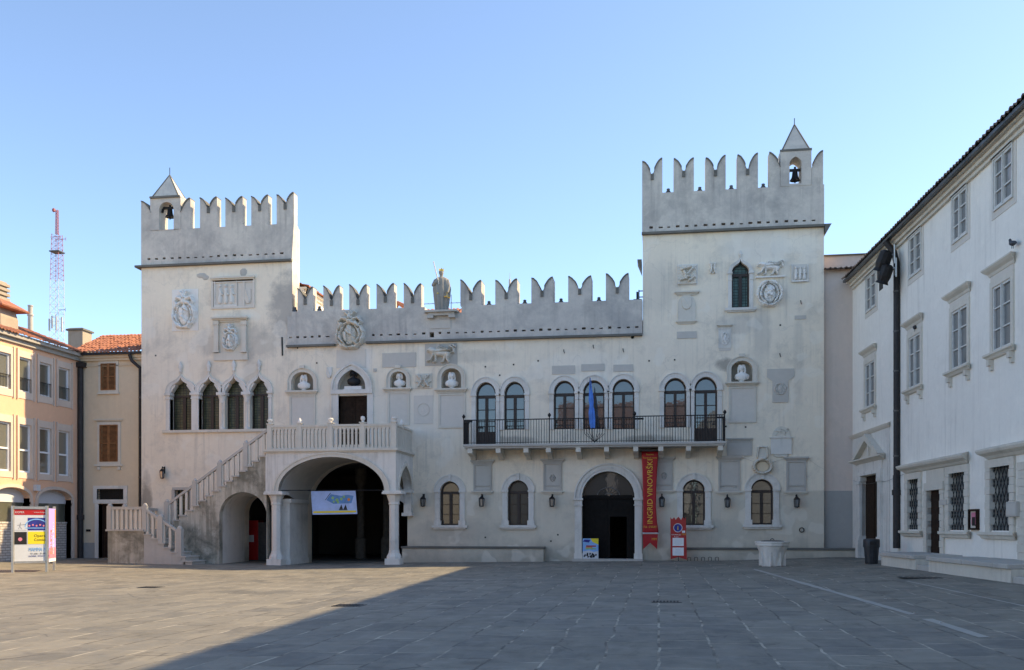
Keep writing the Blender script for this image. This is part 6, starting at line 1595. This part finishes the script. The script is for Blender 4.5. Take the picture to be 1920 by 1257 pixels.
m = MB(OCH); m.box(x0 - .3, x1 + .3, -.3, .3, z0 - .4, z0 - .02); m.build('doorstep', 'stone_grey', o)
m = MB(OCH); m.box(xo0 + .02, x0 - .22, -.02, .0, -.5, OCH.z(160, 1018)); m.build('plinth', 'greyrep', oh)
m = MB(OCH); a, z = OCH.px(166, 995); m.box(a - .12, a + .12, -.03, 0, z - .06, z + .06); m.build('letter_flap', 'iron', oh)
dp2 = thing('downpipe', 'dark downpipe in the corner between ochre house and palace tower', 'pipe', (-25.68, .2, 0))
m = MB(OCH); x = -25.68; m.tube([(x - .45, -.34, zeo - .05), (x - .35, -.3, zeo - .35), (x, -.12, zeo - .7), (x, -.1, zeo - 1.2), (x, -.1, 2.2)], .085, 10); m.build('pipe', 'pipe', dp2, True)
for z in (8, 6, 4): m = MB(OCH); m.tube([(x, -.1, z), (x, -.1, z + .05)], .1, 10); m.build('pipe_clip', 'steel', dp2)
dp3 = thing('downpipe', 'thick black downpipe in the corner between the salmon building and the ochre house', 'pipe', (PKX + .15, .2, 0))
m = MB(OCH); x = PKX + .12; m.tube([(x, -.15, zeo - .6), (x, -.15, -.2)], .14, 12); m.tube([(x, -.15, 1.9), (x, -.15, 2.15)], .18, 12); m.build('pipe', 'pipe', dp3, True); m = MB(OCH); m.box(x - .2, x + .25, -.35, 0, zeo - .6, zeo - .35); m.build('hopper', 'pipe', dp3)
# ================================================================== SALMON BUILDING
sb = thing('salmon_building', 'salmon rendered building with rows of white framed windows over arched shopfronts', 'building', (PKX - 2, -4, -.03))
cols = [(-12.1, -11.0), (-10.64, -9.54), (-9.18, -8.08), (-7.72, -6.62), (-6.26, -5.16), (-4.8, -3.7), (-3.34, -2.22), (-1.88, -.76)]
holes = []
for a, b_ in cols:
    holes.append([(a + .1, 7.78), (b_ - .12, 7.78), (b_ - .12, 9.38), (a + .1, 9.38)]); holes.append([(a + .1, 4.06), (b_ - .12, 4.06), (b_ - .12, 6.28), (a + .1, 6.28)])
arcs = [(-12.2, -9.75), (-9.35, -6.85), (-6.45, -3.95), (-3.4, -.75)]
for a, b_ in arcs: holes.append(arch(a, b_, -.6, 2.88, 3.35, n=16))
zp = 10.0
m = MB(PK); m.plate([(-18, -1), (0, -1), (0, zp), (-18, zp)], holes, 0, .4); m.box(-18, 0, .9, 8, -1, zp); m.build('wall', 'salmon', sb)
m = MB(PK); m.box(-18, .1, -.12, .0, zp - .08, zp + .12); m.box(-18, .1, -.3, 0, zp + .12, zp + .3); m.build('gutter', 'concrete', sb)
tiles(PK, -18, .3, -.38, zp + .3, 3.2, 11.7, 'tile', sb, .22, .38)
for a, b_ in cols:
    for z0, z1, h0, h1, tr_ in ((7.46, 9.68, 7.78, 9.38, None), (3.78, 6.6, 4.06, 6.28, 5.1)):
        m = MB(PK); m.plate([(a, z0), (b_, z0), (b_, z1), (a, z1)], [[(a + .102, h0 + .002), (b_ - .122, h0 + .002), (b_ - .122, h1 - .002), (a + .102, h1 - .002)]], -.03, .14)
        for c_ in (a - .05, b_ + .05): m.box(c_ - .03, c_ + .03, -.07, .02, z0 - .05, z1 + .06)
        o = m.build('window', 'salmonstone', sb)
        m = MB(PK); m.plate([(a + .1, h0), (b_ - .12, h0), (b_ - .12, h1), (a + .1, h1)], [[(a + .17, h0 + .08), (b_ - .19, h0 + .08), (b_ - .19, h1 - .08), (a + .17, h1 - .08)]], .08, .2)
        if tr_: m.box(a + .17, b_ - .19, .07, .2, tr_ - .04, tr_ + .04)
        m.build('frame', 'pvc', o)
        m = MB(PK); m.box(a + .12, b_ - .14, .14, .16, h0 + .02, h1 - .02); m.build('pane', 'glass_p', o)
        if not tr_:
            m = MB(PK); m.box(a + .1, b_ - .12, .0, .03, h0 + .62, h0 + .65)
            for k in range(9): x = a + .12 + (b_ - a - .26) * k / 8; m.tube([(x, .015, h0), (x, .015, h0 + .63)], .01, 4)
            m.build('guard_rail', 'iron', o)
for i, (a, b_) in enumerate(arcs):
    m = MB(PK); m.band(arch(a, b_, 2.6, 2.88, 3.35), arch(a - .14, b_ + .14, 2.6, 2.88, 3.5), -.08, .3)
    m.box(a - .2, a, -.06, .35, -.5, 2.7); m.box(b_, b_ + .2, -.06, .35, -.5, 2.7)
    o = m.build('shop_arch', 'salmonstone', sb)
    m = MB(PK); m.plate(arch(a, b_, 2.68, 2.88, 3.35), [], .3, .34); m.build('fanlight', 'skyblue' if 0 else 'lgrey', o)
    m = MB(PK); m.box(a, b_, .34, .38, 1.75, 2.68); m.build('shop_window', 'glass_p', o)
    m = MB(PK); m.box(a, b_, .26, .38, -.4, 1.7); m.box(a, b_, .22, .4, 1.7, 1.78); m.build('shutter', 'wb', o)
m = MB(PK); x = PK.x(66); z = PK.z(66, 915); m.box(x - .14, x + .14, -.18, 0, z - .14, z + .14); m.build('alarm_box', 'lgrey', sb)
# chimneys
def chimney(x, y, z0, w_, h_, label, capr=True, dish=0):
    t = thing('chimney', label, 'chimney', (x, y, z0))
    m = MB(); m.box(x - w_ / 2, x + w_ / 2, y - w_ / 2, y + w_ / 2, z0 - 1, z0 + h_); m.build('stack', 'chimney', t)
    m = MB(); m.lathe(x, y, [(w_ * .6, z0 + h_), (w_ * .6, z0 + h_ + .08), (w_ * .4, z0 + h_ + .16)], sq=True)
    m.build('cap', 'coping' if not capr else 'tiledark', t); return t
fc = Frame(0, 3.0)
x, z = PK.x(8), 0
cx_, cz_ = Frame(0, -4).px(-5, 602)
t = thing('chimney', 'broad rendered chimney with flared tile cap and brick top above the salmon roof', 'chimney', (cx_, -4, cz_))
m = MB(); m.loft([[(cx_ + sx_ * w_, -4 + sy_ * w_, z) for sx_, sy_ in ((-1, -1), (1, -1), (1, 1), (-1, 1))] for z, w_ in ((10.5, .62), (cz_ + .1, .62), (cz_ + .55, .52))]); m.build('stack', 'chimney', t)
m = MB(); m.loft([[(cx_ + sx_ * w_, -4 + sy_ * w_, z) for sx_, sy_ in ((-1, -1), (1, -1), (1, 1), (-1, 1))] for z, w_ in ((cz_ + .5, .95), (cz_ + .56, .98), (cz_ + .62, .9), (cz_ + .95, .4))]); m.build('flared_cap', 'tile', t)
m = MB()
for k in range(4): m.box(cx_ - .38, cx_ + .38, -4.38, -3.62, cz_ + .95 + k * .22, cz_ + 1.08 + k * .22); m.box(cx_ - .28, cx_ + .28, -4.28, -3.72, cz_ + 1.08 + k * .22, cz_ + 1.17 + k * .22)
m.build('brick_top', 'chimney', t)
x, z = Frame(0, 2).px(57, 604); m = MB(); m.lathe(x, 2, [(.13, z - .8), (.13, z + .3), (.16, z + .32), (.16, z + .4), (.12, z + .42), (.12, z + .8), (.14, z + .82), (.14, z + .88)], 12); tag(m.build('flue_pipe', 'stone_grey', None, True), 'slim grey flue pipe standing on the salmon roof', 'flue')
x, z = Frame(0, 3.2).px(150, 627); chimney(x, 3.2, z, .85, .12, 'low brick chimney behind the meeting of the two tiled roofs', False)
# ================================================================== MAST
MF = Frame(0, 110); mx_, mz0 = MF.px(107, 640); mzt = MF.z(107, 392)
ms = thing('radio_mast', 'tall red and white lattice radio mast far behind the salmon roof', 'mast', (mx_, 110, 0))
def lattice(z0, z1, w0, w1, n, mat, name):
    m = MB()
    for sx_, sy_ in ((-1, -1), (1, -1), (1, 1), (-1, 1)): m.tube([(mx_ + sx_ * w0, 110 + sy_ * w0, z0), (mx_ + sx_ * w1, 110 + sy_ * w1, z1)], .05, 3)
    for i in range(n):
        a, b_ = i / n, (i + 1) / n; za, zb2 = z0 + (z1 - z0) * a, z0 + (z1 - z0) * b_; wa, wb_ = w0 + (w1 - w0) * a, w0 + (w1 - w0) * b_
        c_ = [(-1, -1), (1, -1), (1, 1), (-1, 1)]
        for k in range(4):
            p, q = c_[k], c_[(k + 1) % 4]
            m.tube([(mx_ + p[0] * wa, 110 + p[1] * wa, za), (mx_ + q[0] * wb_, 110 + q[1] * wb_, zb2)], .02, 3); m.tube([(mx_ + q[0] * wa, 110 + q[1] * wa, za), (mx_ + p[0] * wb_, 110 + p[1] * wb_, zb2)], .02, 3); m.tube([(mx_ + p[0] * wa, 110 + p[1] * wa, za), (mx_ + q[0] * wa, 110 + q[1] * wa, za)], .02, 3)
    m.build(name, mat, ms)
mz = lambda v: MF.z(107, v)
lattice(0, mz(525), 1.0, .8, 30, 'whitemetal', 'lower_lattice'); lattice(mz(525), mz(440), .78, .62, 9, 'redmetal', 'middle_lattice'); lattice(mz(474), mz(474) + .02, .9, .9, 1, 'steel', 'platform'); lattice(mz(440), mz(394), .2, .16, 9, 'redmetal', 'top_lattice')
m = MB(); m.box(mx_ - .95, mx_ + .95, 109.1, 110.9, mz(474), mz(472)); m.build('platform', 'steel', ms)
for du, v0, v1, r_ in ((-9, 622, 600, .16), (-3, 618, 595, .16), (6, 622, 596, .16), (18, 625, 598, .16)):
    m = MB(); m.tube([(mx_ + du * .088, 109, mz(v0)), (mx_ + du * .088, 109, mz(v1))], r_, 8); m.build('panel_antenna', 'whitemetal', ms)
for z0, x0, x1 in ((mz(451), 0, 2.0), (mz(583), .5, 1.9), (mz(446), -.9, .9)):
    m = MB(); m.tube([(mx_ + x0, 109.5, z0), (mx_ + x1, 109.5, z0)], .05, 5); m.tube([(mx_ + x1, 109.5, z0 - .3), (mx_ + x1, 109.5, z0 + .3)], .04, 5); m.build('side_antenna', 'redmetal' if x0 < .3 else 'steel', ms)
m = MB(); m.lathe(mx_ - .3, 109.5, [(0, mz(396) - .4), (.28, mz(396) - .2), (.28, mz(396) + .2), (0, mz(396) + .4)], 8); m.build('beacon', 'redmetal', ms)
# ================================================================== BACK WING OF PALACE and roofs behind the battlements
wg = thing('rear_wing', 'white rear wing with tiled eaves rising behind the lower tower', 'building', (-19, 6, 11))
wx = XB + .08
WF = Frame(wx, 1.0, R(90))
zw = 13.45
wo = [(1.6, zw - 2.4), (2.6, zw - 2.4), (2.6, zw - .9), (1.6, zw - .9)]
m = MB(WF); m.plate([(0, 9), (9, 9), (9, zw), (0, zw)], [wo], 0, .3); m.box(0, 9, .5, 5, 9, zw); m.build('wall', 'rwall', wg)
m = MB(WF); m.box(1.6, 2.6, .15, .2, zw - 2.4, zw - .9); m.build('pane', 'glass_r', wg)
m = MB(WF); m.box(0, 9, -.12, 0, zw - .25, zw - .1); m.box(0, 9, -.25, 0, zw - .1, zw); m.build('eaves_moulding', 'stone_warm', wg)
tiles(WF, 0, 9.2, -.35, zw, 2.4, zw + .75, 'tile', wg, .22, .38)
m = MB(WF)
m.tube([(.15, -.3, zw), (.15, -.1, zw - .6), (.15, -.08, zw - 2)], .05, 8); m.build('gutter_pipe', 'pipe', wg)
br = thing('rear_roof', 'red tiled roof showing behind the crowned statue', 'roof', (-9, 9, 12))
RF = Frame(0, 7)
xa_, za_ = RF.px(797, 577); xb_, zb_ = RF.px(868, 571)
tiles(RF, xa_ - .6, xb_ + 1.0, 0, za_ - .8, 2.2, zb_ + .62 - .35, 'tile', br, .24, .42)
m = MB(RF); m.box(xa_ - .6, xb_ + 1.0, .2, 2.2, 10, za_ - .75); m.build('wall', 'rwall', br)
x, z = RF.px(750, 577); m = MB(RF); m.tube([(x - .35, 0, z - .1), (x - .1, 0, z + .25), (x + .25, 0, z + .05)], .14, 8); tag(m.build('ridge_tile', 'tile', None), 'curved red tile chimney cover peeking between the merlons', 'chimney cover')
an_ = thing('rooftop_antenna', 'thin rooftop antenna rods behind the statue', 'antenna', (-8.5, 6, 12))
m = MB(); x, z = Frame(0, 6).px(846, 572); m.tube([(x, 6, z - .8), (x, 6, z + .55)], .02, 5); m.tube([(x - 1.6, 6, z + .1), (x + 1.5, 6, z + .1)], .015, 5)
for k in range(12): m.tube([(x - 1.5 + k * .26, 5.85, z + .1), (x - 1.5 + k * .26, 6.15, z + .1)], .01, 4)
m.build('rods', 'steel', an_)
x, z = Frame(0, 6).px(956, 530); m = MB(); m.tube([(x, 6, 11.2), (x, 6, z - .3), (x, 6, z - .25), (x, 6, z + .15), (x, 6, z + .2), (x, 6, z + .5)], [.03, .03, .06, .06, .015, .01], 6); tag(m.build('rod_antenna', 'whitemetal', None), 'thin white rod antenna sticking up behind the merlons', 'antenna')
# ================================================================== POSTER STAND
pa = Vector(gpt(24, 1074)); pb = Vector(gpt(88, 1073)); 
dd = (pb - pa); Lp = dd.length; ang = math.atan2(dd.y, dd.x)
PS = Frame(pa.x, pa.y, ang); zs0 = gz(pa.x)
pst = thing('poster_stand', 'three sided metal stand carrying event posters on the sunlit paving', 'poster stand', (pa.x + .7, pa.y + .3, zs0))
tstand = 38.0
zt_p = PS.z(55, 950); zb_p = PS.z(55, 1056)
pc = pb + Vector((-.55, 1.25))
for k, p in enumerate((pa, pb, pc)):
    m = MB(); m.box(p.x - .04, p.x + .04, p.y - .04, p.y + .04, zs0, zt_p + (.02 if k == 0 else .03)); m.build('leg', 'alu', pst)
m = MB(PS); m.box(.04, Lp - .04, -.0, .03, zb_p, zt_p); fp = m.build('front_panel', 'lgrey', pst)
HH = zt_p - zb_p
def fb(nm, a, b_, c0, c1, mat, y=-.006):
    m = MB(PS); m.box(.04 + (Lp - .08) * a, .04 + (Lp - .08) * b_, y, .0, zt_p - HH * c1, zt_p - HH * c0); return m.build(nm, mat, fp)
fb('top_rail', 0, 1, 0, .045, 'alu', -.03); fb('bottom_rail', 0, 1, .965, 1.0, 'alu', -.03); fb('header', 0, 1, .05, .15, 'red')
fb('poster', .43, .98, .2, .42, 'navy'); fb('poster', .0, .4, .45, .67, 'black'); fb('poster', .43, .98, .445, .665, 'yellow'); fb('poster', .01, .4, .2, .42, 'lgrey', -.008)
def ft(txt, a, c, size, mat, fit=None, nm='lettering', al='LEFT'):
    m = MB(PS); m.text(txt, .04 + (Lp - .08) * a, zt_p - HH * c, size, -.008, 0, al, fit=fit, thick=.002); m.build(nm, mat, fp)
ft('KOPER', .03, .12, .1, 'lgrey', .3); ft('www.koper.si', .62, .11, .06, 'lgrey', .5); ft('Opera', .62, .54, .14, 'black', .38); ft('Comica', .62, .61, .13, 'black', .42)
ft('MAMMA MIA!', .46, .79, .19, 'skyblue', .72); ft('12. julij - 21.30', .5, .845, .07, 'black', .5); ft('KOPER, TITOV TRG', .46, .89, .07, 'navy', .7)
x = .04 + (Lp - .08) * .705; z = zt_p - HH * .36
m = MB(PS); m.band(arch(x - .36, x + .36, z, z, z + .26), arch(x - .4, x + .4, z, z, z + .3), -.01, 0); m.box(x - .38, x + .38, -.01, 0, z - .06, z - .03); m.build('dome_picture', 'skyblue', fp)
m = MB(PS); 
for k in range(5): disc(m, x - .24 + k * .12, z + .04 + .03 * (k % 2), .035, -.013, 0, 8)
m.build('figures_picture', 'pink', fp)
m = MB(PS); x = .04 + (Lp - .08) * .18; z = zt_p - HH * .4
for q in (((x - .05, z), (x + .0, z + .1), (x + .06, z)), ((x + .0, z + .1), (x + .02, z + .24)), ((x - .08, z + .14), (x + .2, z + .17))): m.tube([(a, -.01, b_) for a, b_ in q], .005, 4)
m.build('line_drawing', 'black', fp)
m = MB(PS); x = .04 + (Lp - .08) * .19; z = zt_p - HH * .58; disc(m, x, z, .07, -.012, 0, 12); m.build('portrait_picture', 'pink', fp)
fb('qr_free_badge', .87, .98, .93, .96, 'black') if 0 else None
B2 = Frame(pb.x + .03, pb.y, math.atan2((pc - pb).y, (pc - pb).x)); L2 = (pc - pb).length
m = MB(B2); m.box(.05, L2 - .05, -.03, .0, zb_p + .02, zt_p - .06); sp = m.build('side_poster', 'lilac', pst)
m = MB(B2); m.box(.05, L2 - .05, -.034, -.03, zb_p + .02, zb_p + .14); m.build('lower_margin', 'white', sp)
m = MB(B2); m.box(.05, L2 - .05, -.034, -.03, zb_p + .14, zb_p + .55); m.build('pink_field', 'pink', sp)
m = MB(B2); m.box(L2 - .2, L2 - .08, -.038, -.03, zb_p + .9, zt_p - .1); m.build('orange_field', 'orange', sp)
m = MB(B2); m.text('POLETJE', .55, zb_p + .3, .3, -.036, R(90), fit=.9); m.build('lettering', 'orange', sp)
m = MB(B2); m.text('KOPER 2017', .95, zb_p + .3, .25, -.036, R(90), fit=1.2); m.build('small_lettering', 'white', sp)
# ================================================================== HOUSES ACROSS THE SQUARE (behind the camera; they stand in the window reflections)
yh = thing('yellow_house', 'pale yellow house across the square mirrored in the ground floor windows', 'building', (-32, -70, 0))
m = MB(); m.box(-50, -20, -76, -66, -1, 10.5); m.build('wall', 'ochre', yh)
OP = Frame(-20, -66, R(180)); tiles(OP, 0, 30, -.5, 10.5, 5, 12.6, 'tile', yh, .5, .8)
rh = thing('red_roofed_hall', 'grey stone hall with steep red roof across the square mirrored in the upper windows', 'building', (0, -70, 0))
m = MB(); m.box(-19.8, 4, -80, -66, -1, 10.5); m.build('wall', 'darkstone', rh)
OP = Frame(4, -66, R(180)); tiles(OP, 0, 16, -.6, 10.5, 7, 16.6, 'tileold', rh, .5, .8)
for k in range(6):
    x = 3 - k * 4.2; m = MB(); m.box(x - .5, x + .5, -66.08, -65.9, 3, 8.5); m.build('pilaster', 'stone', rh)
gh = thing('gabled_church', 'white gabled church front across the square mirrored in the last balcony door', 'building', (14, -70, 0))
m = MB(Frame(4.4, -66, 0)); m.plate([(0, -1), (11, -1), (11, 13), (5.5, 18), (0, 13)], [], -8, 0); m.build('front', 'stone_grey', gh)

def cable(name, pts, label, r_=.007):
    m = MB(); m.tube(pts, r_, 5, False); return tag(m.build(name, 'plaque', None), label, 'cable')
P_ = lambda u, v, out=.02: tuple(PAL.w(PAL.px(u, v, out)[0], -out, PAL.px(u, v, out)[1]))
cable('wall_cable', [P_(1393, 858), P_(1413, 866), P_(1440, 869), P_(1470, 861)], 'thin cable sagging between the tablets below the oval cartouche')
cable('wall_cable', [P_(1517, 862), P_(1532, 873), P_(1548, 882), P_(1570, 893), P_(1598, 902)], 'thin cable running down across the pink house front', .006)
m = MB(RW); m.tube([(.1, -.05, 3.6), (2, -.06, 3.35), (5.2, -.06, 3.35), (7.2, -.06, 3.5)], .006, 4, False); tag(m.build('wall_cable', 'steel', None), 'thin cable along the white wall behind the downpipe', 'cable')
for u in (1292, 1305, 1318, 1331, 1344):
    m = MB(PAL); x = PAL.x(u, .45); z0 = gz(x)
    m.tube([(x - .07, -.5, z0), (x - .07, -.55, z0 + .14), (x, -.62, z0 + .17), (x + .07, -.55, z0 + .14), (x + .07, -.5, z0)], .012, 5); tag(m.build('bicycle_hoop', 'iron', None), 'one of five small wheel hoops along the foot of the wall beside the red sign', 'bicycle rack', 'wheel hoops beside the red sign')

for u, v in ((1375, 1058), (1765, 1168), (1716, 1150), (1540, 1181), (980, 1184), (1660, 1124), (1150, 1118)):
    x, y = gpt(u, v); m = MB(); q = rnd.uniform(.02, .035)
    m.add([(-q, -q, .006), (q, -q * .7, .012), (q * .8, q, .006), (-q * .9, q * .8, .02), (-q, -q, .004), (q, -q * .7, .008), (q * .8, q, .003), (-q * .9, q * .8, .015)], [(0, 1, 2), (0, 2, 3), (6, 5, 4), (7, 6, 4), (0, 4, 5, 1), (1, 5, 6, 2), (2, 6, 7, 3), (3, 7, 4, 0)])
    o = m.build('paper_scrap', 'white', None); o.location = (x, y, gz(x)); o.rotation_euler = (0, 0, rnd.uniform(0, 3)); tag(o, 'tiny white scrap of paper littering the shaded paving', 'litter', 'paper scraps on the paving')
